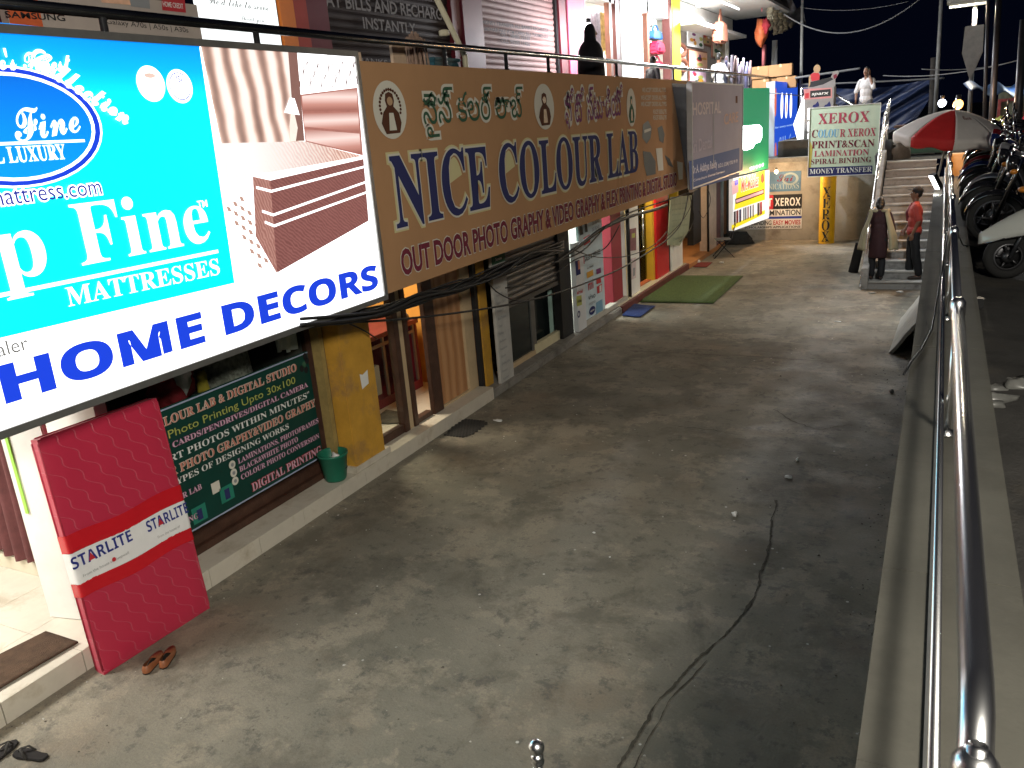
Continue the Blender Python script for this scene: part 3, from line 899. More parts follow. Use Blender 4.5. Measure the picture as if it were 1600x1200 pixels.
CURM = wavemat('lit_curtain_print', [(0.2, 0.09, 0.075), (0.5, 0.28, 0.22), (0.85, 0.6, 0.5), (1.0, 0.9, 0.82), (1.0, 0.97, 0.92)], 1.7, 0.07, 1.6, 2.0, 1.0, nsc=3.0)
BTOP = wavemat('lit_bed_top_print', [(0.5, 0.26, 0.21), (0.66, 0.38, 0.31), (0.82, 0.54, 0.45), (0.95, 0.74, 0.65)], 9.0, 0.6, 4.0, 2.0, 1.0, nsc=14, rampx=(0.2, 0.8, (1.0, 0.97, 0.94)))
BSID = wavemat('lit_bed_side_print', [(0.17, 0.06, 0.055), (0.24, 0.088, 0.08), (0.31, 0.125, 0.108)], 11.0, 0.9, 5.0, 2.0, 1.0, nsc=16)
BEND = wavemat('lit_bed_end_print', [(0.3, 0.12, 0.1), (0.4, 0.18, 0.15), (0.52, 0.28, 0.23)], 11.0, 0.3, 5.0, 2.0, 1.0, nsc=16)
pp_([[(311.5, 66), (461, 76), (474, 222), (345, 226)]], CURM, 2)
pp_([[(448, 75), (462, 76), (474, 220), (459, 220)]], E_CUR[2], 4)
tw = []
for k in range(16):
    x = 470 + k * 5.6
    pts = [(x + 3 * math.sin(j * 1.1 + k * 1.9), 96 + j * 8) for j in range(6)]
    for j in range(5): tw.append([pts[j], (pts[j][0] + 1.1, pts[j][1]), (pts[j + 1][0] + 1.1, pts[j + 1][1]), pts[j + 1]])
pp_(tw, E_BED[3], 2, 'twig_pattern')
pp_([[(451, 153), (458, 154), (466, 180), (442, 176)]], E_W, 5, 'picture_lamp')
pp_([[(452, 178), (458, 178), (463, 200), (460, 221), (452, 221), (450, 198)]], E_CUR[0], 5, 'picture_lamp')
pp_([[(468, 148), (557, 137), (566, 243), (520, 232), (476, 222)]], E_BED[1], 3)
for q in ([(470, 150), (556, 139), (557, 172), (472, 174)], [(472, 177), (558, 175), (560, 206), (474, 198)], [(474, 202), (560, 209), (563, 240), (477, 220)]):
    m = E_HB.copy(); n = m.node_tree; tc = n.nodes.new('ShaderNodeTexCoord'); sx = n.nodes.new('ShaderNodeSeparateXYZ'); rp = n.nodes.new('ShaderNodeValToRGB'); n.links.new(tc.outputs['Generated'], sx.inputs[0]); n.links.new(sx.outputs[2], rp.inputs[0])
    e = rp.color_ramp.elements
    while len(e) < 4: e.new(0.5)
    for k, (p, c) in enumerate(((0, (0.3, 0.1, 0.08)), (0.3, (0.6, 0.28, 0.23)), (0.62, (1.0, 0.78, 0.72)), (1.0, (0.42, 0.16, 0.13)))): e[k].position = p; e[k].color = (*c, 1)
    n.links.new(rp.outputs[0], n.nodes['Principled BSDF'].inputs['Emission Color'])
    F.poly(q, m, 4, 'headboard_cushion', pic)
pp_([[(345, 224), (475, 221), (565, 244), (420, 270), (394, 272), (352, 300)]], BTOP, 4, 'mattress_top')
pp_([[(393, 274), (420, 280), (566, 248), (574, 345), (430, 426), (398, 370)]], BEND, 4, 'mattress_side')
pp_([[(420, 281), (566, 249), (574, 345), (431, 426)]], BSID, 5, 'mattress_side')
st_ = []
for y0, y1 in ((272, 245), (291, 259), (328, 283), (345, 299), (424, 345)):
    xl = 393 + (y0 - 272) * 0.25
    st_.append([(xl, y0), (420 + (y0 - 272) * 0.08, y0 + 6), (566 + (y1 - 245) * 0.08, y1), (566 + (y1 - 245) * 0.08, y1 + 3.2), (420 + (y0 - 272) * 0.08, y0 + 10), (xl, y0 + 4)])
pp_(st_, E_W, 6, 'mattress_piping')
ck_ = []
for a in range(9):
    for b2 in range(5):
        if (a + b2) % 2 == 0:
            x = 352 + a * 6 + b2 * 5; y = 322 + a * 11 - b2 * 4
            ck_.append([(x, y), (x + 6, y + 2), (x + 9, y + 9), (x + 3, y + 8)])
pp_(ck_, E_CUR[1], 3, 'rug_pattern')
# oval badge and lettering
ox, oz = F.loc(20, 199); rxe = F.loc(157, 208)[0] - ox; rze = F.loc(30, 108)[1] - F.loc(30, 199)[1]
F.disc(ox, oz, rxe * 1.03, rze * 1.06, E_W, 2, 'oval_badge')
F.disc(ox, oz, rxe * 1.0, rze * 1.02, E_BL, 3, 'oval_badge')
F.disc(ox, oz, rxe * 0.93, rze * 0.94, E_W, 4, 'oval_badge')
F.disc(ox, oz, rxe * 0.885, rze * 0.88, E_OV, 5, 'oval_badge')
F.textpx('Fine', (25, 222), (125, 205), (22, 172), E_W, 'script', 6, halo=(0.012, E_W))
F.poly([(-40, 224), (129, 218), (130, 222), (-40, 229)], E_W, 6, 'rule')
F.text('INTERNATIONAL LUXURY', *F.loc(102, 248), 0.085, 1.12, E_W, 'serif', 6, 'r', halo=(0.02, E_W))
F.text("Nature's Finest", *F.loc(18, 110), 0.1, 0.75, E_W, 'script', 6, 'c', halo=(0.025, E_W), rot=-0.0)
F.text('Collection', *F.loc(44, 101), 0.12, 0.68, E_W, 'script', 6, 'l', halo=(0.03, E_W), rot=-0.55)
E_TX = emis('lit_dark_blue_print', (0.03, 0.04, 0.4), 0.8)
F.text('www.sleepfinemattress.com', *F.loc(157, 303), 0.1, 1.55, E_TX, 'plain', 6, 'r', halo=(0.06, E_W))
for cx, cy, rx in ((235, 131, 22), (280, 135, 20)):
    a, b = F.loc(cx, cy); rr = F.loc(cx + rx, cy + 3)[0] - a
    F.disc(a, b, rr, rr, E_W, 2, 'round_badge')
    if cx == 280: F.disc(a, b, rr * 0.82, rr * 0.82, E_BL, 3, 'round_badge', ring=0.93); F.text('ISI', a, b + 0.03, 0.04, None, E_TX, 'bold', 4, 'c')
    else: F.disc(a, b + rr * 0.45, rr * 0.4, rr * 0.14, E_CUR[3], 3, 'round_badge'); F.text('Eco friendly', a, b - rr * 0.55, 0.028, None, E_TX, 'plain', 4, 'c')
x0, z0 = F.loc(127, 415); x1, z1 = F.loc(331, 384)
hF = F.loc(110, 325)[1] - z0 + 0.02
F.text('Fine', x0, z0, hF, x1 - x0, E_W, 'serif', 3, rot=0.0)
xs_, zs_ = F.loc(79, 430)
F.text('Sleep', xs_, z0, hF, 1.35, E_W, 'serif', 3, 'r')
F.text('TM', *F.loc(308, 325), 0.05, None, E_W, 'bold', 3)
F.poly([(-100, 478), (339, 390), (340, 395), (-100, 485)], E_W, 3, 'rule')
F.textpx('MATTRESSES', (106, 479), (343, 428), (100, 450), E_W, 'serif', 3)
F.textpx('HOME DECORS', (11, 629), (590, 449), (2, 572), E_BL, 'bold', 3, halo=(0.022, E_BL))
F.text('Authorised Dealer', *F.loc(45, 545), 0.085, 0.95, PGREY, 'plain', 2, 'r')

# --- the large brown photo studio sign
FLEX = mk('brown_flex_print', (0.42, 0.238, 0.12), 0.85, var=0.08, sc=0.9, spec=0.15)
NAVY = mk('navy_print', (0.03, 0.035, 0.12), 0.85, spec=0.15, var=0)
HALO = mk('pale_yellow_glow_print', (0.6, 0.55, 0.3), 0.85, spec=0.15, var=0)
PALE = mk('pale_grey_print', (0.62, 0.6, 0.52), 0.85, spec=0.15, var=0)
MARP = mk('maroon_print', (0.16, 0.025, 0.045), 0.85, spec=0.15, var=0)
GRNP = mk('dark_green_print', (0.04, 0.1, 0.06), 0.85, spec=0.15, var=0)
PURP = mk('purple_print', (0.2, 0.06, 0.16), 0.85, spec=0.15, var=0)
BRNP = mk('dark_brown_print', (0.09, 0.035, 0.02), 0.85, spec=0.15, var=0)
ns_, F, W_, H_ = signboard('photo_studio_sign', 'long unlit brown signboard reading NICE COLOUR LAB above the shutters', 'shop sign', 6.53, 18.5, 2.06, 4.22, -4.8, 0.12, mk('dark_sign_frame', (0.06, 0.05, 0.045), 0.5, var=0.15), FLEX, 'printed_face', 0.0)  # far end extended unseen behind the clinic sign to block a light streak
F.textpx('NICE COLOUR LAB', (619, 356), (997, 267), (607, 246), NAVY, 'serif', 4, halo=(0.02, PALE), wt=0.009)
for o in F.textpx('NICE COLOUR LAB', (619, 356), (997, 267), (607, 246), PALE, 'serif', 2, halo=(0.048, HALO))[1:]: bpy.data.objects.remove(o)
F.textpx('OUT DOOR PHOTO GRAPHY & VIDEO GRAPHY & FLEX PRINTING & DIGITAL STUDIO', (628, 430), (1057, 289), (623, 391), MARP, 'bold', 3, halo=(0.03, PALE), wt=0.016)
T1 = '\u0C28\u0C48\u0C38\u0C4D \u0C15\u0C32\u0C30\u0C4D \u0C32\u0C3E\u0C2C\u0C4D'
F.textpx(T1, (664, 216), (820, 200), (656, 136), GRNP, 'plain', 3, full=True, halo=(0.07, PALE))
T2 = '\u0C2B\u0C4B\u0C1F\u0C4B \u0C38\u0C4D\u0C1F\u0C42\u0C21\u0C3F\u0C2F\u0C4B'
F.textpx(T2, (884, 202), (974, 186), (880, 138), PURP, 'plain', 3, full=True, halo=(0.07, PALE))
for cx, cy, rx, ry in ((609, 172, 25, 46), (850, 167, 15, 36), (986, 168, 7, 30)):
    a, b = F.loc(cx, cy); wx = F.loc(cx + rx, cy)[0] - a; wz = F.loc(cx, cy - ry)[1] - b
    ov = F.disc(a, b, wx, wz, PALE, 2, 'oval_picture')
    sil = [(0.0, 0.62), (0.22, 0.55), (0.28, 0.32), (0.2, 0.12), (0.5, -0.1), (0.6, -0.45), (0.45, -0.8), (-0.4, -0.82), (-0.62, -0.45), (-0.45, -0.08), (-0.2, 0.12), (-0.28, 0.32), (-0.22, 0.55)]
    F.poly([(a + u * wx, b + v * wz) for u, v in sil], BRNP if cx < 980 else GRNP, 3, 'seated_figure', ov, px=False)
    F.disc(a, b + 0.3 * wz, wx * 0.17, wz * 0.15, mk('tan_print', (0.4, 0.25, 0.13), 0.5, var=0), 4, 'figure_face', ov)
    F.poly([(a - 0.12 * wx, b - 0.1 * wz), (a + 0.14 * wx, b - 0.1 * wz), (a + 0.25 * wx, b - 0.7 * wz), (a - 0.2 * wx, b - 0.7 * wz)], PALE if cx < 700 else MATS['tan_print'], 4, 'figure_robe', ov, px=False)
    if cx == 609:
        bd = []
        for k in range(19):
            an = R(-20 + k * 220 / 18); q = (a + 0.62 * wx * math.cos(an), b + (0.1 + 0.6 * math.sin(an)) * wz)
            bd.append([(q[0] + 0.07 * wx * math.cos(h), q[1] + 0.055 * wz * math.sin(h)) for h in [j * math.pi / 4 for j in range(8)]])
        F.polys(bd, BRNP, 4, 'garland', ov, px=False)
for k, (y, x0, x1) in enumerate(((136, 1003, 1040), (148, 1001, 1041), (158, 1001, 1041), (170, 1020, 1041), (179, 1020, 1041))):
    F.textpx('WE ACCEPT ORDERS ALL TYPES', (x0, y + 8), (x1, y + 7.5), (x0, y + 1), PALE, 'bold', 2)
DG = mk('dark_grey_print', (0.08, 0.085, 0.08), 0.5, var=0)
for q in ([(1004, 195), (1012, 188), (1018, 200), (1016, 216), (1010, 225), (1003, 215)], [(1027, 200), (1034, 196), (1038, 210), (1036, 224), (1030, 220)], [(1004, 236), (1016, 238), (1024, 252), (1024, 272), (1010, 275), (1006, 258)], [(1038, 242), (1046, 248), (1052, 262), (1044, 258)]): F.poly(q, DG, 2, 'gift_picture')
for q in ([(1006, 203), (1016, 200), (1016, 204), (1006, 208)], [(1024, 232), (1034, 231), (1036, 266), (1028, 267)], [(1057, 252), (1066, 254), (1066, 280), (1060, 281)]): F.poly(q, PALE, 3, 'gift_picture')
F.poly([(1049, 130), (1080, 132), (1083, 300), (1076, 302)], mk('painted_fold_dark', (0.06, 0.05, 0.05), 0.6, var=0.2), 3, 'painted_fold')  # fold turning away into the dark, painted flat as a dark wedge

# --- pale clinic sign
CLIN = mk('pale_lilac_print', (0.3, 0.28, 0.33), 0.85, spec=0.15, var=0.06, sc=1)
cs, F, W_, H_ = signboard('clinic_sign', 'faded pale pink and blue signboard right of the brown sign', 'shop sign', 16.72, 21.45, 2.14, 4.13, -4.45, 0.1, mk('pale_frame', (0.5, 0.5, 0.5), 0.5, var=0.1), CLIN, 'printed_face', 0.03)
SLATE = mk('slate_blue_print', (0.1, 0.135, 0.26), 0.85, spec=0.15, var=0.05)
F.poly([(1076, 252), (1155, 231), (1155, 276), (1078, 297)], SLATE, 1, 'blue_band')
PAB = mk('pale_blue_print', (0.35, 0.4, 0.55), 0.5, var=0)
F.textpx('Dr.A. Adithya Reddy', (1081, 272), (1120, 261), (1080, 259), PAB, 'bold', 2)
F.textpx('B.D.S. (OSM) 9700 99 99', (1122, 262), (1152, 254), (1122, 256), PAB, 'bold', 2)
F.textpx('Consultant Dental Surgeon', (1083, 284), (1132, 269), (1083, 280), PAB, 'bold', 2)
F.textpx('Sri Dental', (1080, 240), (1112, 230), (1079, 220), mk('mauve_print', (0.33, 0.29, 0.36), 0.5, var=0), 'bold', 2)
F.textpx('CARE', (1131, 195), (1153, 190), (1131, 178), mk('faded_orange_print', (0.42, 0.24, 0.17), 0.5, var=0), 'bold', 2)
F.textpx('HOSPITAL', (1082, 180), (1126, 176), (1081, 160), mk('faint_print', (0.45, 0.37, 0.37), 0.5, var=0), 'bold', 2)
F.polys([[(1114, 143), (1115, 143), (1115, 262), (1114, 262)]], PGREY, 3, 'panel_joint')
F.poly([(1149, 150), (1152, 150), (1152, 161), (1149, 161)], BRNP, 2, 'mark')

# --- green and yellow phone shop signs, turned a little towards the walkway
A = Vector((-4.62, 21.3, 0)); B = Vector((-4.21, 23.72, 0)); ang = math.atan2(B.y - A.y, B.x - A.x); LN = (B - A).length
GRN = mk('lit_green_print', (0.02, 0.22, 0.1), 0.5, var=0.03, emit=0.2, ecol=(0.02, 0.7, 0.32))
gs, F, W_, H_ = signboard('phone_shop_sign', 'green backlit signboard with a glowing white patch standing for the glare of its letters', 'shop sign', 0, 0, 0, 0, 0, 0.14, mk('green_frame', (0.1, 0.3, 0.2), 0.5, var=0.05), GRN, 'green_face', 0.0, ang, (A.x, A.y, 2.0), LN, 2.08)
E_HOT = emis('letter_glare_white', (0.92, 1.0, 0.97), 14.0)  # letter glare built as a glowing patch, its strength raised to light the floor
F.poly([(1155, 203), (1160, 197), (1172, 196), (1186, 195), (1190, 199), (1190, 215), (1187, 222), (1180, 224), (1176, 231), (1166, 235), (1157, 233), (1154, 226)], E_HOT, 2, 'letter_glare')
F.textpx('9849 49 49 49', (1171, 267), (1193, 260), (1171, 261), E_W, 'bold', 2)
E_Y = emis('lit_yellow_print', (1.0, 0.8, 0.02), 0.9)
E_W2 = emis('lit_white_face', (1.0, 0.98, 0.95), 0.95)
ys_, F, W_, H_ = signboard('mobile_shop_sign', 'yellow and white lit sign with rows of phones hanging under the green sign', 'shop sign', 0, 0, 0, 0, 0, 0.12, mk('pale_box_frame', (0.6, 0.6, 0.58), 0.5, var=0.05, emit=0.35, ecol=(1, 1, 1)), E_W2, 'white_face', 0.0, ang, (A.x + 0.02, A.y - 0.12, 0.66), LN + 0.1, 1.3)
F.poly([(1154, 278), (1195, 266), (1195, 312), (1147, 328)], E_Y, 1, 'yellow_band')
F.poly([(1143, 352), (1195, 328), (1195, 334), (1143, 359)], E_Y, 1, 'yellow_band')
E_R = emis('lit_red_print', (0.75, 0.03, 0.05), 0.8)
E_PK = emis('lit_pink_print', (0.8, 0.45, 0.5), 0.8)
F.textpx('MR-Mobiles', (1158, 299), (1185, 290), (1157, 279), E_R, 'bold', 3, halo=(0.04, E_W2))
F.poly([(1148, 311), (1193, 295), (1193, 303), (1149, 319)], BRNP, 3, 'text_band')
F.poly([(1149, 312.5), (1192, 297), (1192, 301.5), (1150, 317)], E_PK, 4, 'text_band')
F.poly([(1143, 284), (1153, 280), (1153, 300), (1144, 305)], E_PK, 3, 'corner_picture')
F.poly([(1147, 282), (1153, 280), (1153, 288), (1148, 290)], E_BL, 4, 'corner_picture')
F.poly([(1188, 276), (1190, 270), (1193, 272), (1194, 282), (1191, 287), (1188, 283)], BRNP, 3, 'round_emblem')
E_D = [mk('phone_print_%d' % k, c, 0.4, var=0) for k, c in enumerate(((0.05, 0.05, 0.08), (0.3, 0.05, 0.07), (0.07, 0.1, 0.3), (0.2, 0.2, 0.22)))]
for k, x in enumerate((1146, 1150, 1154.5, 1161, 1164, 1167.5, 1171.5, 1175.5, 1183, 1187)):
    y = 331 - (x - 1146) * 0.36; w = 3.4 if k < 3 or k > 7 else 2
    F.poly([(x, y), (x + w, y - 1.4), (x + w, y + 18), (x, y + 20)], E_D[k % 4], 2, 'phone_picture')

# --- blue festival sign, lit diamond
E_B2 = emis('lit_deep_blue_print', (0.02, 0.09, 0.62), 1.0)
bs, F, W_, H_ = signboard('blue_lit_sign', 'blue backlit sign with three white ovals beyond the green sign', 'shop sign', 26.0, 30.2, 1.65, 4.3, -4.45, 0.26, mk('pale_blue_cabinet', (0.45, 0.52, 0.58), 0.5, var=0.06, emit=0.1, ecol=(0.7, 0.85, 1)), E_B2, 'blue_face', 0.0)
E_O2 = emis('lit_orange_print', (0.85, 0.2, 0.1), 0.8)
for cx in (1221.5, 1228.5, 1235.5):
    a, b = F.loc(cx, 165); F.disc(a, b, 0.22, 0.38, E_W, 2, 'white_oval')
    F.disc(a, b - 0.05, 0.1, 0.22, E_O2, 3, 'oval_figure')
for y in (160, 240):
    a, b = F.loc(1211.5, y); F.disc(a, b, 0.17, 0.4 if y == 160 else 0.32, E_O2, 2, 'orange_figure')
F.textpx('Celebrations', (1217, 239), (1241, 228), (1216, 216), emis('lit_pale_blue_print', (0.45, 0.7, 1.0), 0.9), 'serif', 2)
F.textpx('for every occasion', (1211, 201), (1242, 195), (1211, 198), MATS['lit_pale_blue_print'], 'bold', 2)
F.textpx('Gifts & Cards', (1227, 252), (1241, 245), (1227, 247), E_W, 'bold', 2)
t = thing('diamond_sign_light', 'narrow white glowing diamond sign beside the blue lit sign', 'lit sign', P(1253, 245, Y=25.4))
zt = P(1253, 150, Y=25.4).z - t.location.z
E_DM = emis('lit_diamond_face', (1, 1, 1), 2.2)
mb = MB(); w = 0.2
ring = [(0, 0, 0), (0.2 * w + w * 0.8, 0.35, zt * 0.55), (0, 0, zt), (-w, -0.35, zt * 0.55)]
mb.add([(a, b - 0.04, c) for a, b, c in ring] + [(a + 0.02, b + 0.04, c) for a, b, c in ring], [(0, 1, 2, 3), (7, 6, 5, 4), (0, 4, 5, 1), (1, 5, 6, 2), (2, 6, 7, 3), (3, 7, 4, 0)])
mb.build('diamond_panel', E_DM, t)
for y0, y1 in ((169, 187), (190, 205), (208, 227)):
    a = P(1264.5, y1, Y=25.3) - t.location; b = P(1264.5, y0, Y=25.3) - t.location
    mb = MB(); mb.box((a.x - 0.05, a.y - 0.03, a.z), (a.x + 0.035, a.y + 0.03, b.z)); mb.build('lit_bar', E_DM, t, bevel=0.01)
mb = MB(); mb.tube([(0, 0.08, zt), (-1.2, 0.2, zt + 0.2)], 0.015, 6); mb.tube([(0, 0.08, 0), (0, 0.08, -0.2)], 0.012, 6); mb.build('bracket', DKMETAL, t)

# --- copy shop board and its yellow pillar
XB = mk('pale_green_board', (0.52, 0.62, 0.48), 0.5, var=0.07, sc=2)
xw = P(1373, 169, Y=23.2).x - P(1265, 172, Y=23.2).x
xb, F, W_, H_ = signboard('copy_shop_board', 'pale green board with red lettering on the yellow pillar by the stairs', 'shop sign', 0, 0, 0, 0, 0, 0.05, mk('white_edge', (0.7, 0.7, 0.68), 0.5, var=0.05), XB, 'printed_face', 0.015, R(1.0), (P(1263, 276, Y=23.0).x, 22.98, P(1263, 276, Y=23.0).z), xw, 1.68)
mxr = mk('crimson_print', (0.38, 0.05, 0.09), 0.5, var=0)
F.textpx('XEROX', (1278, 194), (1358, 190), (1278, 178), mxr, 'serif', 2)
F.textpx('C', (1268, 215), (1277, 215), (1268, 203), MARP, 'serif', 2); F.textpx('OLOU', (1278, 215), (1310, 214), (1278, 203), mk('sky_blue_print', (0.15, 0.4, 0.65), 0.5, var=0), 'serif', 2)
F.textpx('R XEROX', (1312, 214), (1368, 212), (1312, 202), mxr, 'serif', 2)
F.textpx('PRINT&SCAN', (1268, 232), (1366, 229), (1268, 221), MARP, 'serif', 2)
F.textpx('LAMINATION', (1272, 245), (1357, 242), (1272, 236), mxr, 'serif', 2)
F.textpx('SPIRAL BINDING', (1267, 257), (1361, 253), (1267, 249), MARP, 'serif', 2)
F.poly([(1262, 262), (1363, 258.5), (1363, 272), (1262, 275.5)], NAVY, 1, 'navy_band')
F.textpx('MONEY TRANSFER', (1265, 272), (1362, 268), (1265, 264.5), PWHITE, 'serif', 2)
F.poly([(1263.5, 215), (1270, 230), (1267, 262), (1262, 262)], mk('ochre_stain_print', (0.45, 0.38, 0.08), 0.5, var=0.1), 1, 'yellow_corner')
yp = thing('yellow_pillar', 'round yellow pillar with XEROX painted down its front', 'pillar', (-2.62, 23.42, 0))
mb = MB(); mb.lathe([(0.205, 0), (0.205, 0.02), (0.2, 0.03), (0.2, 2.3)], n=32); mb.build('shaft', mk('yellow_enamel', (0.62, 0.34, 0.01), 0.4, var=0.1, sc=4, stain=(0.45, 0.24, 0.02), stsc=3), yp)
mb = MB(); mb.box((-0.26, 0.02, 1.75), (0.26, 0.2, 1.85)); mb.build('clamp', DKMETAL, yp)
for k, c in enumerate('XEROX'):
    vs, fs, bb = glyphs(c, 'serif'); s_ = 0.27 / (bb[3] - bb[1]); zc = P(1284, 300.5 + k * 17.3, Y=23.22).z - 0.135
    mb = MB(); cx = (bb[0] + bb[2]) / 2; sx_ = 0.2 / (bb[2] - bb[0])
    mb.add([(0.204 * math.sin((a - cx) * sx_ / 0.2 - 0.05), -0.204 * math.cos((a - cx) * sx_ / 0.2 - 0.05), zc + (b - bb[1]) * s_) for a, b in vs], fs)
    mb.build('lettering', INK, yp)

# --- posters on the retaining wall
bx = lambda x, y: P(x, y, Y=23.99)


def poster(name, label, tl, br, face, cat='poster', Y=23.985):
    a = P(*tl, Y=Y); b = P(*br, Y=Y)
    t = thing(name, label, cat, (a.x, Y, b.z))
    mb = MB(); mb.box((0, 0.0, 0), (b.x - a.x, 0.012, a.z - b.z)); mb.build('sheet', face, t)
    return t, Face(t), b.x - a.x, a.z - b.z


DBL = mk('faded_blue_print', (0.07, 0.16, 0.27), 0.6, var=0.2, sc=3)
t, F, w, h = poster('wall_poster', 'faded blue poster at the top of the far wall', (1160, 271), (1251, 298), DBL)
F.text('COMMUNICATIONS', w * 0.97, h * 0.12, h * 0.28, w * 0.9, mk('dull_pale_blue', (0.25, 0.33, 0.36), 0.6, var=0), 'serif', 2, 'r')
F.text('Sai', w * 0.6, h * 0.5, h * 0.35, None, MATS['maroon_print'], 'script', 2)
F.disc(w * 0.82, h * 0.62, 0.22, 0.17, MATS['dull_pale_blue'], 2, 'round_emblem', ring=0.7)
t, F, w, h = poster('wall_poster', 'black and red poster with white lettering reading NET XEROX', (1165, 306), (1252.5, 326), INK)
F.rect(0, 0, w * 0.5, h, PRED, 1, 'red_block')
F.text('NET', w * 0.48, h * 0.22, h * 0.55, 0.42, PWHITE, 'bold', 2, 'r'); F.text('XEROX', w * 0.98, h * 0.22, h * 0.55, w * 0.45, PWHITE, 'bold', 2, 'r')
t, F, w, h = poster('wall_poster', 'white poster with black lettering and a blue base line', (1160, 327), (1252.5, 341), PWHITE)
F.text('PRINT LAMINATION', w * 0.98, h * 0.34, h * 0.5, w * 0.95, INK, 'bold', 2, 'r'); F.rect(0, 0, w, h * 0.22, PBLUE, 1, 'blue_line')
t, F, w, h = poster('wall_poster', 'white poster reading EASY MOVIES in red lettering', (1156, 342.5), (1252.5, 357), PWHITE)
F.text('SPIRALBINDING', w * 0.52, h * 0.4, h * 0.42, w * 0.5, INK, 'bold', 2, 'r'); F.text('EASY MOVIES', w * 0.98, h * 0.4, h * 0.42, w * 0.43, PRED, 'bold', 2, 'r')
F.text('SCHOLARSHIPS APPLICATIONS', w * 0.98, h * 0.08, h * 0.2, w * 0.9, INK, 'bold', 2, 'r')

# --- window banner of the photo lab
GB = mk('dark_green_banner', (0.003, 0.042, 0.032), 0.45, var=0.15, sc=2)
t = thing('window_banner', 'dark green banner of printing services stuck inside the lower shop window', 'banner', (-5.64, 3.82, 0.36), R(90))
F = Face(t)
x1, zt = F.loc(481, 549); xr = F.loc(510, 712)[0]
mb = MB(); mb.box((0, 0, 0), (xr + 0.01, 0.006, zt + 0.01)); mb.build('sheet', GB, t)
F.rect(0.0, zt - 0.014, xr, zt, PAB, 1, 'border'); F.rect(xr - 0.02, 0, xr, zt, PAB, 1, 'border'); F.rect(0, 0.005, xr, 0.02, PAB, 1, 'border')
SAL = mk('salmon_print', (0.55, 0.2, 0.14), 0.5, var=0); PKP = mk('pink_print', (0.62, 0.4, 0.5), 0.5, var=0); OLV = mk('yellow_green_print', (0.4, 0.42, 0.1), 0.5, var=0)
for s_, y, h, x0f, x1f, mt, stl, hl in (('NICE COLOUR LAB & DIGITAL STUDIO', 0.915, 0.075, 0.02, 0.9, SAL, 'serif', PALE), ('Digital Photo Printing Upto 30x100', 0.815, 0.07, 0.06, 0.88, OLV, 'plain', None),
                                        ('MEMORY CARDS/PENDRIVES/DIGITAL CAMERA', 0.735, 0.05, 0.04, 0.95, PKP, 'serif', PURP), ('PASSPORT PHOTOS WITHIN MINUTES"', 0.64, 0.06, 0.02, 0.95, PWHITE, 'serif', None),
                                        ('OUTDOOR PHOTO GRAPHY&VIDEO GRAPHY', 0.535, 0.075, 0.0, 0.98, SAL, 'serif', PALE), ('ALL TYPES OF DESIGNING WORKS', 0.455, 0.055, 0.1, 0.8, PWHITE, 'serif', None)):
    F.text(s_, xr * x0f, zt * y - 0.045, h * zt / 1.18, xr * (x1f - x0f), mt, stl, 3, halo=(0.03, hl) if hl else None)
for k, s_ in enumerate(('XEROX', 'COLOUR LAB', 'STUDIO', 'PRINT', 'SCANNING')):
    F.text(s_, xr * 0.12, zt * (0.36 - k * 0.068), 0.05, None, PKP, 'serif', 3, halo=(0.02, PURP))
for k, (s_, xe) in enumerate((('LAMINATIONS, PHOTOFRAMES', 0.98), ('BLACK&WHITE PHOTO', 0.84), ('COLOUR PHOTO CONVERSION', 0.97))):
    F.text(s_, xr * 0.505, zt * (0.335 - k * 0.07), 0.05, xr * (xe - 0.505), PKP, 'serif', 3, halo=(0.02, PURP))
    F.disc(xr * 0.475, zt * (0.335 - k * 0.07) + 0.022, 0.04, 0.04, PALE, 2, 'round_bullet'); F.disc(xr * 0.475, zt * (0.335 - k * 0.07) + 0.022, 0.018, 0.018, PGREY, 3, 'round_bullet')
F.text('DIGITAL PRINTING', xr * 0.55, zt * 0.05, 0.08, xr * 0.42, PKP, 'serif', 3, halo=(0.03, PRED))
for cx, cz in ((0.29, 0.09), (0.43, 0.13)):
    F.rect(xr * cx - 0.09, zt * cz - 0.05, xr * cx + 0.07, zt * cz + 0.1, mk('teal_glow_print', (0.02, 0.2, 0.14), 0.5, var=0.1), 2, 'gadget_picture')
    F.rect(xr * cx - 0.04, zt * cz - 0.03, xr * cx + 0.02, zt * cz + 0.07, NAVY, 3, 'gadget_picture')
F.rect(xr * 0.36, zt * 0.2, xr * 0.4, zt * 0.29, PALE, 2, 'gadget_picture')
for dx, dz in ((0, 0), (0.05, 0.03), (0.02, -0.06), (-0.04, -0.03), (0.03, 0.08)): F.disc(xr * 0.955 + dx - 0.02, zt * 0.9 + dz, 0.03, 0.035, MATS['dark_green_print'] if dz == 0 else INK, 2 + (dz > 0), 'leaf_picture')

# --- narrow list board, mobile shop panel, posters in the shops
t = thing('list_board', 'tall narrow white board listing services beside the half lowered shutter', 'board', (-5.3, 9.62, 0.06), R(90))
mb = MB(); mb.box((0, 0, 0), (0.4, 0.05, 1.86)); mb.build('board_panel', mk('dull_white_board', (0.42, 0.42, 0.4), 0.6, var=0.12, sc=5), t, bevel=0.004)
F = Face(t); F.rect(0.0, 1.74, 0.4, 1.86, GRNP, 1, 'green_header'); F.text('Services', 0.2, 1.78, 0.04, None, PWHITE, 'bold', 2, 'c')
for k, s_ in enumerate(('Income Tax', 'PAN Card', 'Aadhar', 'Voter ID', 'Ration Card', 'Passport', 'Bus Tickets', 'Train', 'Flights', 'Recharge', 'Insurance', 'Xerox', 'Online Jobs', 'Printing', 'Scanning')):
    F.text(s_, 0.04, 1.62 - k * 0.108, 0.038, None, PGREY, 'bold', 2)
mp = thing('brand_board', 'white shop board printed with phone brands beside the black shutter guide', 'panel', (-5.38, 12.62, 0.14), R(90))
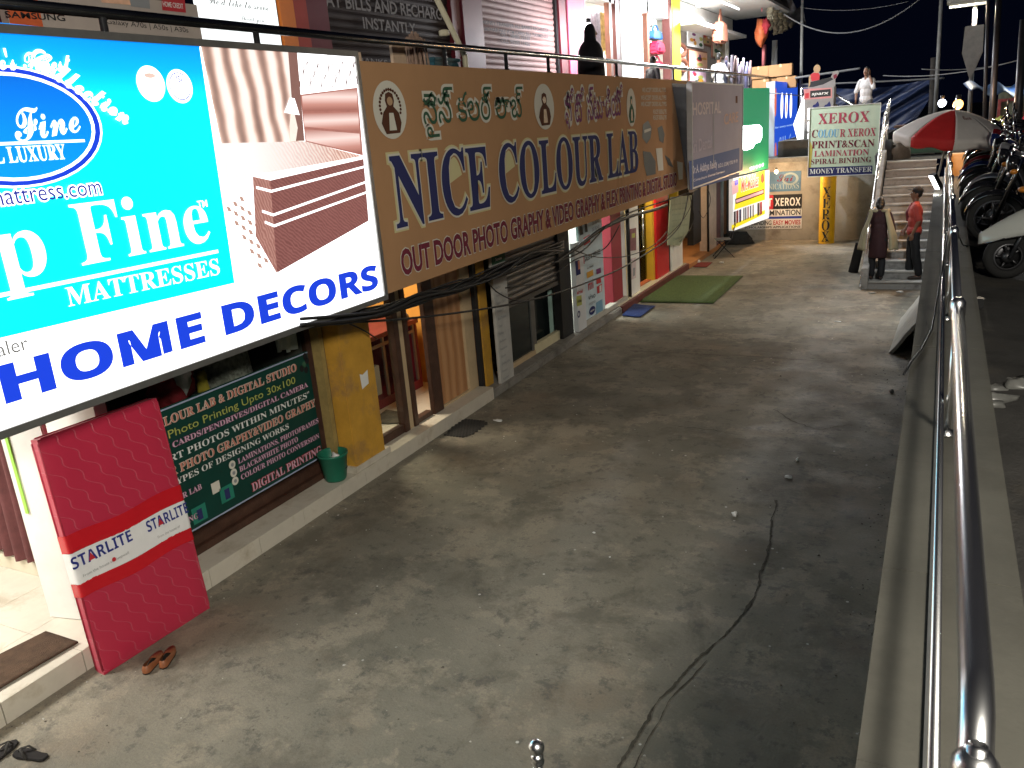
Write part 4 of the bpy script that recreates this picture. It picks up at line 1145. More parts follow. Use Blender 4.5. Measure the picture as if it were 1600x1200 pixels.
mb = MB(); mb.box((0.3, 0.02, 0.06), (1.42, 0.06, 2.2)); mb.build('panel_sheet', mk('pale_blue_panel', (0.5, 0.6, 0.64), 0.4, var=0.05), mp)
mb = MB(); mb.box((-0.02, -0.03, -0.12), (0.36, 0.05, 1.5)); mb.build('side_board', mk('white_side_board', (0.6, 0.62, 0.63), 0.45, var=0.06), mp, bevel=0.004)
F = Face(mp, -0.031); F2 = Face(mp, 0.019)
F.rect(0.0, 1.5 - 0.01, 0.36, 1.5, PGREY, 1, 'edge'); F.poly([(900, 463), (908, 461), (909, 476), (901, 479)], OLV, 2, 'logo_block'); F.textpx('idea', (902, 473), (908, 471), (902, 468), INK, 'bold', 3)
F.textpx('airtel', (901, 460), (910, 457), (901, 454), PRED, 'bold', 2); a, b = F.loc(904, 491); F.disc(a, b, 0.06, 0.06, NAVY, 2, 'logo_ring', ring=0.6)
F.poly([(898, 408), (905, 406), (907, 428), (900, 431)], NAVY, 2, 'phone_picture'); F.poly([(902, 408), (905, 407), (906, 420), (903, 421)], SAL, 3, 'phone_picture')
F2.textpx('SALES & SERVICE', (913, 409), (938, 396), (913, 401), INK, 'bold', 2); F2.poly([(908, 403), (912, 401), (913, 412), (909, 413)], PRED, 2, 'logo_block')
F2.textpx('ALL BRANDS', (917, 421), (927, 416), (917, 418), INK, 'bold', 2); F2.poly([(916, 426), (926, 421), (927, 430), (917, 435)], mk('orange_print', (0.6, 0.3, 0.03), 0.5, var=0), 2, 'logo_block')
F2.poly([(931, 421), (938, 418), (939, 426), (932, 429)], PURP, 2, 'logo_block')
F2.textpx('mi', (919, 454), (927, 450), (918, 440), PRED, 'bold', 2); F2.textpx('vivo', (919, 469), (930, 464), (918, 461), INK, 'plain', 2); F2.textpx('oppo', (920, 477), (930, 472), (920, 472), PGREY, 'plain', 2)
F2.poly([(931, 436), (938, 433), (939, 441), (932, 444)], PRED, 2, 'logo_block'); F2.poly([(932, 448), (940, 443), (940, 455), (933, 459)], PRED, 2, 'logo_block'); F2.poly([(936, 447), (939, 445), (939, 455), (936, 456)], PWHITE, 3, 'logo_block')
a, b = F2.loc(925, 485); F2.disc(a, b, 0.15, 0.075, NAVY, 2, 'logo_oval'); F2.text('SAMSUNG', a, b - 0.015, 0.03, 0.2, PWHITE, 'bold', 3, 'c')
F2.poly([(931, 473), (941, 467), (942, 487), (931, 493)], mk('mid_blue_print', (0.15, 0.3, 0.42), 0.5, var=0), 1, 'blue_corner')
F2.polys([[(905, 350), (909, 349), (911, 366), (906, 368)], [(913, 345), (916, 344), (918, 362), (914, 363)]], INK, 2, 'phone_picture')
F2.poly([(911, 372), (921, 366), (922, 378), (912, 384)], PRED, 2, 'phone_picture')
for y in (358, 368, 378): F2.textpx('2G 3G 4G', (925, y - 6), (936, y - 11), (925, y - 12), PGREY, 'bold', 2)


def flat(name, label, cat, X, q, mat, th=0.012):
    """a flat sheet hanging on a wall that faces the walkway, given by its photo corners (bl, br, tr, tl)"""
    pts = [P(*p, X=X) for p in q]; o = Vector((X, min(p.y for p in pts), min(p.z for p in pts)))
    t = thing(name, label, cat, o, R(90)); mb = MB()
    pl = [(p.y - o.y, p.z - o.z) for p in pts]
    mb.prism(pl, 0, th, 'y'); mb.build('sheet', mat, t)
    return t, Face(t), pl


t, F, pl = flat('shop_poster', 'orange and white price poster inside the mint phone shop', 'poster', -5.9, [(942, 409), (957, 408), (957, 372), (942, 374)], PWHITE)
F.poly([(942, 374), (957, 372), (957, 381), (942, 383)], MATS['orange_print'], 1, 'orange_header'); F.polys([[(942, 383), (957, 381), (957, 384), (942, 386)], [(949, 385), (950, 385), (950, 408), (949, 408)], [(942, 393), (957, 392), (957, 393), (942, 394)], [(942, 401), (957, 400), (957, 401), (942, 402)]], PRED, 2, 'red_lines')
t, F, pl = flat('shop_poster', 'upper dark poster on the white pillar before the yellow shop', 'poster', -5.388, [(985, 392), (994, 391), (994, 356), (985, 358)], mk('maroon_poster', (0.2, 0.08, 0.1), 0.5, var=0.3, sc=8))
F.poly([(987, 372), (992, 371), (992, 364), (987, 365)], OLV, 1, 'picture_detail')
t, F, pl = flat('shop_poster', 'lower pale poster on the white pillar before the yellow shop', 'poster', -5.388, [(987, 437), (994, 434), (994, 402), (987, 404)], mk('pale_pink_poster', (0.6, 0.5, 0.5), 0.5, var=0.15, sc=8))
F.poly([(989, 432), (992, 430), (992, 418), (989, 419)], PGREY, 1, 'picture_detail')
t, F, w, h = poster('shop_poster', 'narrow black picture on the bright yellow shop wall', (1002, 356), (1008, 389), INK, Y=17.165)
F.rect(w * 0.3, h * 0.35, w * 0.7, h * 0.75, PGREY, 1, 'picture_detail')
t, F, pl = flat('hanging_banner', 'limp grey green banner hanging below the pale clinic sign', 'banner', -5.2, [(1043, 383), (1062, 384), (1076, 360), (1081, 305), (1048, 308)], mk('grey_green_banner', (0.27, 0.31, 0.21), 0.7, var=0.15, sc=3))
for y in (318, 326, 334, 343, 352): F.textpx('price list today', (1050, y + 3), (1074, y), (1050, y), mk('green_grey_print', (0.15, 0.19, 0.13), 0.6, var=0), 'plain', 1)
F.textpx('Thank you', (1052, 376), (1066, 371), (1052, 372), MATS['green_grey_print'], 'bold', 1)

# --- upper storey boards
GP = mk('warm_grey_poster', (0.42, 0.36, 0.32), 0.5, var=0.05)
t = thing('phone_brand_board', 'grey board reading SAMSUNG behind the steel walkway rail', 'board', (-6.62, 4.5, 3.42), R(90))
mb = MB(); mb.box((0, 0, 0), (1.98, 0.1, 1.5)); mb.build('board_panel', GP, t, bevel=0.004)
F = Face(t)
F.rect(0, 0, 0.28, 1.5, mk('orange_red_print', (0.6, 0.12, 0.04), 0.5, var=0.03), 1, 'orange_band')
F.textpx('SAMSUNG', (8, 27), (102, 33), (8, 17), INK, 'bold', 2); F.textpx('Galaxy A70s | A50s | A30s', (166, 37), (294, 51), (166, 29), INK, 'plain', 2)
for cx, cy in ((130, 60), (218, 70)): a, b = F.loc(cx, cy); F.disc(a, b, 0.06, 0.06, PURP, 2, 'phone_picture')
F.poly([(200, -8), (232, -6), (234, 14), (204, 10)], PGREY, 2, 'phone_picture'); F.poly([(155, -8), (200, -6), (204, 8), (158, 4)], mk('peach_print', (0.75, 0.45, 0.3), 0.5, var=0.2, sc=10), 2, 'phone_picture')
F.poly([(251, -10), (287, -8), (290, 20), (253, 16)], PRED, 2, 'red_label'); F.textpx('HOME CREDIT', (254, 10), (286, 14), (254, 2), PWHITE, 'bold', 3)
t = thing('lit_wall_board', 'bright white lit board with faint script behind the walkway rail', 'board', (-6.6, 6.52, 3.42), R(90))
mb = MB(); mb.box((0, 0, 0), (1.08, 0.1, 2.6)); mb.build('board_panel', emis('lit_board_white', (0.95, 1.0, 1.0), 1.4), t)
F = Face(t); F.text("We'd like to serve", 0.1, 1.52, 0.07, 0.85, PGREY, 'script', 2); F.text('Thank you', 0.5, 1.4, 0.04, 0.35, PGREY, 'script', 2)
Fs = Face(None, -0.0, (UX - 0.05, 8.7, 3.4), R(90), s1)
SPR = mk('chalky_white_paint', (0.27, 0.26, 0.27), 0.8, var=0.3, sc=20)
Fs.textpx('PAY BILLS AND RECHARGE', (500, 8), (698, 32), (500, -14), SPR, 'bold', 1); Fs.textpx('INSTANTLY', (568, 44), (650, 53), (566, 26), SPR, 'bold', 1); Fs.textpx('ALL BANKS', (530, 96), (606, 103), (530, 86), SPR, 'bold', 1)
Fs = Face(None, -0.0, (UX - 0.055, 12.68, 3.4), R(90), s2)
for y, x0, x1, s_ in ((34, 753, 857, 'MONEY TRANSFER ALL BANKS RECHARGE'), (44, 753, 856, 'AADHAR PAY ATM CARD BILL PAYMENTS'), (54, 782, 828, 'CELL 98480 22338'), (63, 782, 828, 'CELL 90300 11456')):
    Fs.textpx(s_, (x0, y + 3), (x1, y + 3 + (x1 - x0) * 0.125), (x0, y - 3), mk('dark_stencil', (0.06, 0.05, 0.06), 0.7, var=0.2), 'bold', 1)


# ------------------------------------------------------------------ things on the walkway
# mattress leaning on the shop front: local x along the shops, z up the mattress, y into it
MQ = bpy.data.materials.new('quilted_red_fabric'); MQ.use_nodes = True
n = MQ.node_tree; b = n.nodes['Principled BSDF']; L = n.links.new
b.inputs['Base Color'].default_value = (0.44, 0.02, 0.055, 1); b.inputs['Roughness'].default_value = 0.38; b.inputs['Sheen Weight'].default_value = 0.15
tc = n.nodes.new('ShaderNodeTexCoord'); mp_ = n.nodes.new('ShaderNodeMapping'); L(tc.outputs['Object'], mp_.inputs['Vector'])
sx = n.nodes.new('ShaderNodeSeparateXYZ'); L(mp_.outputs[0], sx.inputs[0])


def mth(op, a, c=None):
    k = n.nodes.new('ShaderNodeMath'); k.operation = op
    for i, v in enumerate((a, c)):
        if v is None: continue
        if isinstance(v, (int, float)): k.inputs[i].default_value = v
        else: L(v, k.inputs[i])
    return k.outputs[0]


wv = mth('MULTIPLY', mth('SINE', mth('MULTIPLY', sx.outputs[2], 42)), 0.022)
ln = mth('ABSOLUTE', mth('SUBTRACT', mth('FRACT', mth('DIVIDE', mth('ADD', mth('ADD', sx.outputs[0], mth('MULTIPLY', sx.outputs[2], 0.75)), wv), 0.13)), 0.5))
gr = n.nodes.new('ShaderNodeMapRange'); L(ln, gr.inputs[0]); gr.inputs[1].default_value = 0; gr.inputs[2].default_value = 0.06
mxc = n.nodes.new('ShaderNodeMix'); mxc.data_type = 'RGBA'; L(gr.outputs[0], mxc.inputs[0]); mxc.inputs[6].default_value = (0.5, 0.06, 0.1, 1); mxc.inputs[7].default_value = (0.44, 0.02, 0.055, 1)
L(mxc.outputs[2], b.inputs['Base Color'])
bpn = n.nodes.new('ShaderNodeBump'); bpn.inputs['Strength'].default_value = 0.45; bpn.inputs['Distance'].default_value = 0.006
nzz = n.nodes.new('ShaderNodeTexNoise'); nzz.inputs['Scale'].default_value = 9; L(tc.outputs['Object'], nzz.inputs['Vector'])
L(mth('ADD', gr.outputs[0], mth('MULTIPLY', nzz.outputs['Fac'], 0.8)), bpn.inputs['Height']); L(bpn.outputs[0], b.inputs['Normal'])
PBL = P(163, 1055, Z=0); PBR = P(328, 950, Z=0); PTL = P(65, 688, X=-5.3); PTR = P(238, 622, X=-5.3)
MW = (PBR - PBL).length; ux = (PBR - PBL).normalized(); MT = 0.085
up_ = ((PTL - PBL) + (PTR - PBR)) / 2; SHX = up_.dot(ux); vz = up_ - ux * SHX; MH = vz.length; SHX /= MH; vz.normalize(); vy = vz.cross(ux)
mt_ = thing('mattress', 'red quilted mattress in a STARLITE wrapper leaning against the shop front', 'mattress', PBL)
mt_.rotation_euler = Matrix((ux, vy, vz)).transposed().to_euler()


def skew(mb):
    mb.v = [(a + SHX * c, b2, c) for a, b2, c in mb.v]
    return mb


mb = MB()


def mface(u, v):
    x = u * MW; z = v * MH; e = min(u, 1 - u, 0.12) / 0.12; f = min(v, 1 - v, 0.06) / 0.06
    return (x, -0.014 * (e * f) ** 0.5 - 0.005 * noise.noise(Vector((x * 5, z * 4, 2))), z)


mb.grid(mface, 40, 70)
mb.add([(0, 0, 0), (MW, 0, 0), (MW, MT, 0), (0, MT, 0), (0, 0, MH), (MW, 0, MH), (MW, MT, MH), (0, MT, MH)], [(0, 3, 2, 1), (4, 5, 6, 7), (1, 2, 6, 5), (2, 3, 7, 6), (3, 0, 4, 7)])
mo_ = skew(mb).build('mattress_core', MQ, mt_)
mb = MB()
for y in (0.004, MT - 0.004):
    e = 0.008
    mb.tube([(0.0, y, 0.03), (0.0, y, MH - 0.03), (0.03, y, MH), (MW - 0.03, y, MH), (MW, y, MH - 0.03), (MW, y, 0.03), (MW - 0.03, y, 0.0 + e), (0.03, y, 0.0 + e), (0.0, y, 0.03)], e, 6)
skew(mb).build('piping', mk('mattress_piping_red', (0.42, 0.03, 0.06), 0.4, var=0), mt_)
WRP = [mk('wrapper_red_plastic', (0.5, 0.012, 0.02), 0.25, var=0.05), mk('wrapper_white_plastic', (0.72, 0.72, 0.72), 0.25, var=0.04, bump=0.25, bsc=9)]
z0w, z1w = 0.60, 1.06
mb = MB()
lo = [(0.0, 0.0), (0.28, 0.03), (0.5, 0.0), (0.74, 0.02), (1.0, -0.02)]


def wrapfn(a0, a1, m):
    def fn(u, v):
        per = u * (MW + 0.28) - 0.14
        zz = z0w + (z1w - z0w) * (a0 + (a1 - a0) * v) + 0.012 * math.sin(per * 9 + 1) * (1 if a0 == 0 or a1 == 1 else 0.6)
        wr = 0.004 * noise.noise(Vector((per * 9, zz * 14, 3))) + 0.003 * noise.noise(Vector((per * 30, zz * 20, 1)))
        if per < 0: return (-0.009, min(-per, MT) - 0.02 * (1 + per / 0.14), zz)
        if per > MW: return (MW + 0.009, min(per - MW, MT) - 0.02 * (1 - (per - MW) / 0.14), zz)
        return (per, -0.024 - abs(wr), zz)
    mb.grid(fn, 60, 10, m)


wrapfn(0, 0.22, 0); wrapfn(0.22, 0.72, 1); wrapfn(0.72, 1, 0)
wrp = skew(mb).build('wrapper', WRP, mt_)
F = Face(mt_, -0.031)
SB = mk('starlite_navy', (0.02, 0.03, 0.2), 0.4, var=0)
zb = z0w + (z1w - z0w) * 0.40; sk = SHX * zb
F.text('STARLITE', sk - 0.02, zb + 0.045, 0.085, 0.47, SB, 'bold', 1, parent=wrp); F.text('STARLITE', sk + 0.58, zb + 0.045, 0.085, 0.37, SB, 'bold', 1, parent=wrp)
for xx in (sk + 0.1, sk + 0.67): F.poly([(xx, zb + 0.055), (xx + 0.05, zb + 0.055), (xx + 0.025, zb + 0.11)], PRED, 2, 'red_triangle', wrp, px=False)
F.text('From the house of Sleepwell', sk + 0.03, zb - 0.035, 0.02, 0.36, PGREY, 'plain', 1, parent=wrp); F.text('From the house of', sk + 0.64, zb - 0.035, 0.02, 0.2, PGREY, 'plain', 1, parent=wrp)
F.disc(sk + 0.27, zb - 0.02, 0.016, 0.016, PRED, 2, 'red_dot', wrp)


# shoes
def slipper(loc, rz, label):
    t = thing('brown_shoe', label, 'shoe', loc, rz, 'brown slip-on shoes')
    lea = mk('tan_leather', (0.24, 0.085, 0.035), 0.5, var=0.15, sc=30); ins = mk('dark_insole', (0.015, 0.01, 0.008), 0.8, var=0.1)
    out = [(0.0, 0.13), (0.022, 0.115), (0.038, 0.075), (0.043, 0.03), (0.036, -0.03), (0.032, -0.08), (0.026, -0.115), (0.0, -0.128)]
    out = out + [(-a, b) for a, b in out[-2:0:-1]]
    mb = MB(); mb.prism(out, 0.0, 0.012, 'z'); mb.build('sole', ins, t, bevel=0.003)
    mb = MB(); N = len(out)
    hs_ = [0.045 if b > -0.01 else 0.062 if b < -0.06 else 0.05 for a, b in out]
    vs = [(a, b, 0.012) for a, b in out] + [(a * 0.97, b * 0.98, h * 0.7) for (a, b), h in zip(out, hs_)] + [(a * (0.72 if b < 0.0 else 0.6), (b * 0.88 if b < 0.0 else 0.0 + b * 0.12), h) for (a, b), h in zip(out, hs_)]
    fs = [(r * N + k, r * N + (k + 1) % N, (r + 1) * N + (k + 1) % N, (r + 1) * N + k) for r in range(2) for k in range(N)]
    mb.add(vs, fs, 0, True); mb.build('upper', lea, t)
    mb = MB(); mb.prism([(a * 0.8, b * 0.86) for a, b in out], 0.0125, 0.016, 'z'); mb.build('insole', ins, t)
    return t


slipper(P(240, 1038, Z=0), R(24), 'tan slip-on shoe nearer the camera in front of the mattress')
slipper(P(263, 1030, Z=0), R(32), 'tan slip-on shoe just behind its mate before the mattress')


def flipflop(loc, rz, label):
    t = thing('flip_flop', label, 'sandal', loc, rz, 'dark flip-flops')
    dk = mk('black_rubber', (0.012, 0.01, 0.01), 0.9, var=0.2, sc=20)
    out = [(0.0, 0.13), (0.035, 0.11), (0.046, 0.06), (0.038, 0.0), (0.032, -0.06), (0.034, -0.1), (0.02, -0.128), (-0.02, -0.128), (-0.034, -0.1), (-0.036, -0.05), (-0.04, 0.0), (-0.045, 0.06), (-0.034, 0.11)]
    mb = MB(); mb.prism(out, 0, 0.018, 'z'); mb.build('sole', dk, t, bevel=0.004)
    mb = MB(); mb.tube([(-0.038, -0.01, 0.015), (-0.028, 0.03, 0.05), (0, 0.075, 0.045), (0.005, 0.09, 0.015)], 0.009, 8, flat=0.5); mb.tube([(0.038, -0.01, 0.015), (0.028, 0.03, 0.05), (0, 0.075, 0.045)], 0.009, 8, flat=0.5)
    mb.build('strap', mk('grey_strap', (0.03, 0.027, 0.024), 0.8, var=0.2), t)


flipflop((-5.02, 2.2, 0), R(15), 'black flip-flop half out of the picture at the lower left')
flipflop((-4.83, 2.27, 0), R(100), 'black flip-flop lying whole on the concrete at the lower left')

# bucket
t = thing('bucket', 'green plastic waste bucket standing on the tiled step by the yellow pillar', 'bucket', (-5.43, 6.1, 0.17))
GRB = mk('green_plastic', (0.012, 0.14, 0.085), 0.4, var=0.12, sc=8)
mb = MB(); mb.lathe([(0.0, 0.0), (0.105, 0.0), (0.115, 0.02), (0.15, 0.27), (0.158, 0.275), (0.16, 0.3), (0.15, 0.3), (0.143, 0.27), (0.108, 0.03), (0, 0.03)], n=28); mb.build('pail', GRB, t)
mb = MB(); mb.tube([(0.155 * math.cos(a), 0.155 * math.sin(a) * 0.99, 0.285 - 0.03 * math.sin((a - 0.2) * 1.0)) for a in [0.2 + k * math.pi / 12 for k in range(13)]], 0.004, 6); mb.build('bail', GRB, t)
mb = MB(); mb.ell((0.02, 0.02, 0.13), (0.11, 0.11, 0.1), 12); mb.build('rubbish', mk('dark_rubbish', (0.03, 0.04, 0.04), 0.9, var=0.5, sc=30), t)
t = thing('paper_scrap', 'crumpled white paper on top of the green bucket', 'paper', (-5.41, 6.12, 0.4))


def crumple(mb, r, seed, c=(0, 0, 0), sq=(1, 1, 1)):
    o = len(mb.v); mb.ell((0, 0, 0), r, 12)
    for i in range(o, len(mb.v)):
        v = Vector(mb.v[i]); k = 1 + 0.7 * noise.noise(v * (1.6 / r) + Vector((seed, 0, 0)))
        mb.v[i] = (c[0] + v.x * k * sq[0], c[1] + v.y * k * sq[1], c[2] + v.z * k * sq[2])


mb = MB(); crumple(mb, 0.05, 2, (0, 0, 0), (1, 0.8, 1.3)); mb.build('crumpled_sheet', PWHITE, t)


def mat_thing(name, label, corners, mat, th=0.012, z=0.0, wav=0.004, nseg=16):
    """a thin mat lying on the ground; corners in order"""
    c = [Vector(p) for p in corners]; o = sum(c, Vector()) / 4; o.z = z
    t = thing(name, label, 'mat', o)

    def fn(u, v):
        p = c[0].lerp(c[1], u).lerp(c[3].lerp(c[2], u), v) - o
        return (p.x, p.y, th + wav * noise.noise(Vector((p.x * 3, p.y * 3, z + o.x))) + wav)
    mb = MB(); mb.grid(fn, nseg, nseg, 0, True)
    ob = mb.build('pile', mat, t, solid=th)
    return t


G0 = lambda x, y, z=0.0: P(x, y, Z=z)
mat_thing('artificial_turf', 'large green artificial grass mat laid before the yellow shop', [G0(1000, 473), G0(1115, 475), G0(1161, 432.5), G0(1045, 432)], mk('green_turf', (0.085, 0.13, 0.04), 0.95, var=0.3, sc=25, bump=0.8, bsc=400), 0.015, 0, 0.006)
mat_thing('blue_doormat', 'dark blue doormat in front of the mobile phone shop', [G0(972, 495), G0(1001, 497), G0(1024, 480), G0(990, 478)], mk('blue_mat', (0.012, 0.03, 0.12), 0.95, var=0.25, sc=20, bump=0.5, bsc=200), 0.012, 0, 0.02)
mat_thing('red_doormat', 'small dull red doormat by the orange step near the chair', [G0(1083, 418), G0(1104, 418), G0(1113, 411), G0(1092, 411)], mk('red_mat', (0.16, 0.025, 0.02), 0.95, var=0.2, sc=20), 0.012)
mat_thing('brown_doormat', 'brown coir doormat on the lit floor of the bedding shop', [(-5.86, 2.3, 0.17), (-5.42, 2.4, 0.17), (-5.38, 3.05, 0.17), (-5.75, 3.05, 0.17)], mk('brown_coir', (0.085, 0.05, 0.03), 0.98, var=0.3, sc=14, bump=0.9, bsc=150), 0.014, 0.17, 0.006)
mat_thing('red_floor_mat', 'orange red mat on the cream tiles inside the yellow shop', [(-5.75, 16.4, 0.15), (-5.5, 16.4, 0.15), (-5.5, 17.3, 0.15), (-5.75, 17.3, 0.15)], mk('orange_mat', (0.4, 0.1, 0.03), 0.95, var=0.2, sc=20), 0.012, 0.15)
RUB = mk('black_rubber_mesh', (0.02, 0.019, 0.018), 0.7, var=0.2, sc=10)
t = thing('rubber_mat', 'torn black rubber ring mat lying on the concrete below the studio step', 'mat', G0(727, 672))
cc = [G0(*p) - t.location for p in ((694, 681), (722, 685), (745, 676), (762, 662), (752, 657), (726, 656), (712, 664))]
mb = MB()
nb = 22
import itertools
xs0, xs1 = min(p.x for p in cc), max(p.x for p in cc); ys0, ys1 = min(p.y for p in cc), max(p.y for p in cc)


def inside(x, y, poly):
    r = False; j = len(poly) - 1
    for i in range(len(poly)):
        a, b2 = poly[i], poly[j]
        if (a.y > y) != (b2.y > y) and x < (b2.x - a.x) * (y - a.y) / (b2.y - a.y) + a.x: r = not r
        j = i
    return r


s_ = 0.042
for i in range(int((xs1 - xs0) / s_) + 1):
    for j in range(int((ys1 - ys0) / s_) + 1):
        x, y = xs0 + i * s_ + (j % 2) * s_ / 2, ys0 + j * s_
        if inside(x, y, cc): mb.lathe([(0.014, 0), (0.0225, 0), (0.0225, 0.012), (0.014, 0.012), (0.014, 0)], (x, y, 0.001), 8)
mb.build('ring_mesh', RUB, t)
# litter on the concrete
lit = [((779, 658), 'flat white paper strip beside the rubber ring mat', 0.06, (1.6, 0.7, 0.25)), ((1232, 747), 'crumpled white paper near the middle of the dark concrete', 0.035, (1.3, 0.8, 0.6)), ((1246, 720), 'small white paper ball farther along the dark concrete', 0.03, (0.8, 1, 0.8)),
       ((1148, 806), 'lone white paper ball close to the end of the crack', 0.035, (1, 1, 0.8)), ((1309, 503), 'thin white paper strip on the concrete before the leaning slab', 0.05, (1.8, 0.6, 0.2)), ((1393, 614), 'small grey stone lying against the foot of the parapet', 0.035, (1, 1, 0.9)),
       ((928, 833), 'tiny white scrap alone on the open concrete', 0.014, (1.4, 1, 0.6)), ((1363, 458), 'scrap of white paper at the foot of the stairs', 0.06, (1.5, 0.8, 0.3)), ((1406, 457), 'white litter beside the lowest concrete step', 0.06, (1.4, 0.9, 0.4)), ((1092, 411), 'white crushed cup on the ground left of the folding chair', 0.05, (1, 1, 1)), ((1127, 411), 'white scrap under the folding chair', 0.05, (1.5, 1, 0.5)), ((953, 871), 'small pale crumb low on the open concrete', 0.012, (1, 1, 0.6))]
for k, (p, lb, r, sq) in enumerate(lit):
    q = G0(*p); t = thing('litter_scrap', lb, 'litter', q)
    mb = MB(); r *= 0.75; crumple(mb, r, k * 7.3, (0, 0, r * sq[2] * 0.9), sq); mb.build('scrap', PWHITE if 'grey' not in lb else CONC, t)
# slab leaning at the parapet
t = thing('leaning_slab', 'broken grey slab propped against the foot of the parapet', 'slab', (-0.5, 12.6, 0))
mb = MB()
cs4 = [Vector((0, 0, 0)), Vector((0.06, 2.2, 0)), Vector((0.42, 2.15, 0.56)), Vector((0.4, 0.0, 0.58))]
nrm = (cs4[1] - cs4[0]).cross(cs4[3] - cs4[0]).normalized() * 0.045
rag = []
for a, b2 in zip(cs4, cs4[1:] + cs4[:1]):
    for k in range(6):
        rag.append(a.lerp(b2, k / 6) + Vector((0, random.uniform(-0.03, 0.03), random.uniform(0, 0.015))))
N = len(rag); mb.add(rag + [p + nrm for p in rag], [tuple(range(N)), tuple(range(2 * N - 1, N - 1, -1))] + [(k, (k + 1) % N, N + (k + 1) % N, N + k) for k in range(N)])
mb.build('slab_panel', mk('pale_slab', (0.38, 0.37, 0.33), 0.85, var=0.2, sc=4, bump=0.4), t)
# folding chair
t = thing('folding_chair', 'folding metal chair with wooden back slats at the far end of the shops', 'chair', (-4.85, 21.15, 0), R(-70))
mb = MB()
for s in (-0.19, 0.19):
    mb.tube([(s, -0.24, 0), (s, 0.2, 0.5), (s, 0.28, 0.86)], 0.011, 6); mb.tube([(s, 0.26, 0), (s, -0.18, 0.46)], 0.011, 6)
mb.tube([(-0.19, -0.2, 0.05), (0.19, -0.2, 0.05)], 0.009, 6); mb.tube([(-0.19, 0.22, 0.05), (0.19, 0.22, 0.05)], 0.009, 6)
mb.build('frame', DKMETAL, t)
mb = MB(); mb.box((-0.2, -0.2, 0.455), (0.2, 0.18, 0.475)); mb.build('seat', mk('grey_seat', (0.2, 0.2, 0.2), 0.5, var=0.1), t, bevel=0.006)
SLW = mk('light_slat_wood', (0.42, 0.25, 0.12), 0.5, var=0.15, sc=10)
for z in (0.68, 0.8):
    mb = MB(); mb.box((-0.21, 0.225 + (z - 0.68) * 0.3, z), (0.21, 0.25 + (z - 0.68) * 0.3, z + 0.075)); mb.build('back_slat', SLW, t, bevel=0.006)
t = thing('dark_board', 'black board propped against the foot of the stair railing behind the woman', 'board', P(1331, 426, Z=0))
o = t.location; q = [P(1325, 425, Y=o.y) - o, P(1340, 428, Y=o.y) - o, P(1350, 384, Y=o.y) - o, P(1337, 379, Y=o.y) - o]
mb = MB(); mb.prism([(p.x, p.z) for p in q], 0, 0.05, 'y'); mb.build('panel', INK, t, bevel=0.006)
t = thing('dark_bundle', 'dark bundle lying on the ground below the far wall', 'bundle', P(1150, 381, Z=0))
mb = MB(); crumple(mb, 0.4, 3.3, (0, 0, 0.13), (1.2, 0.6, 0.45)); mb.build('sacking', mk('dark_cloth', (0.02, 0.022, 0.022), 0.9, var=0.3), t)

# ------------------------------------------------------------------ inside the lower shops
CURT = mk('maroon_curtain', (0.1, 0.03, 0.03), 0.85, var=0.2, sc=12)
t = thing('curtain', 'dark maroon curtain hanging inside the lit bedding shop', 'curtain', (-6.75, 3.5, 0.42))
mb = MB()
mb.grid(lambda u, v: (-0.8 + u * 1.2 + 0.02 * math.sin(v * 3), 0.045 * math.sin(u * 40) * (0.5 + 0.5 * (1 - v)) + 0.02 * math.sin(u * 13), 1.9 * v + 0.03 * math.sin(u * 7) * (1 - v)), 120, 12)
mb.build('drape', CURT, t)
t = thing('display_rack', 'white display panel standing behind the red mattress in the lit shop', 'display', (-5.75, 3.25, 0.17), R(12))
mb = MB(); mb.box((-0.2, 0, 0), (0.2, 0.05, 1.95)); mb.build('rack_panel', WHITE, t, bevel=0.008)
mb = MB(); mb.box((-0.14, -0.012, 0.9), (-0.115, -0.001, 1.9)); mb.build('green_stripe', mk('lime_strip', (0.35, 0.7, 0.1), 0.5, var=0), t)
t = thing('folded_bracket', 'black metal bracket under the lit signboard by the mattress', 'bracket', P(108, 622, X=-4.9))
mb = MB(); mb.tube([(0, -0.25, -0.02), (0, 0.1, 0.02), (0, 0.12, 0.1), (0, 0.0, 0.1)], 0.02, 6); mb.box((-0.02, 0.05, -0.06), (0.02, 0.13, 0.06)); mb.build('arm', BLACK, t)
# props behind the dark window
t = thing('garland_costume', 'red and yellow costume with a white beard hanging in the dark window', 'costume', P(272, 600, X=-5.8))
mb = MB(); crumple(mb, 0.2, 1.1, (0, 0, 0), (0.5, 1.1, 1.1)); mb.build('red_cloth', mk('red_cloth', (0.3, 0.02, 0.03), 0.8, var=0.3), t)
mb = MB(); crumple(mb, 0.09, 4.1, (0.1, 0.02, 0.08), (0.6, 1.0, 1.5)); mb.build('white_beard', mk('grey_white_wool', (0.5, 0.5, 0.52), 0.9, var=0.2), t)
mb = MB(); crumple(mb, 0.07, 6.1, (0.1, 0.22, -0.05), (0.6, 0.8, 1.6)); mb.build('yellow_tuft', mk('yellow_wool', (0.5, 0.38, 0.05), 0.9, var=0.2), t)
t = thing('draped_chair', 'rounded grey patterned chair back seen through the dark window', 'chair', (-6.0, 5.35, 0.17))
mb = MB(); mb.lathe([(0.0, 1.75), (0.12, 1.74), (0.24, 1.66), (0.29, 1.5), (0.31, 1.2), (0.32, 0.5), (0.3, 0.0)], n=24); mb.build('cover', mk('grey_mottled_cover', (0.3, 0.29, 0.26), 0.85, var=0.6, sc=30, bump=0.4), t)
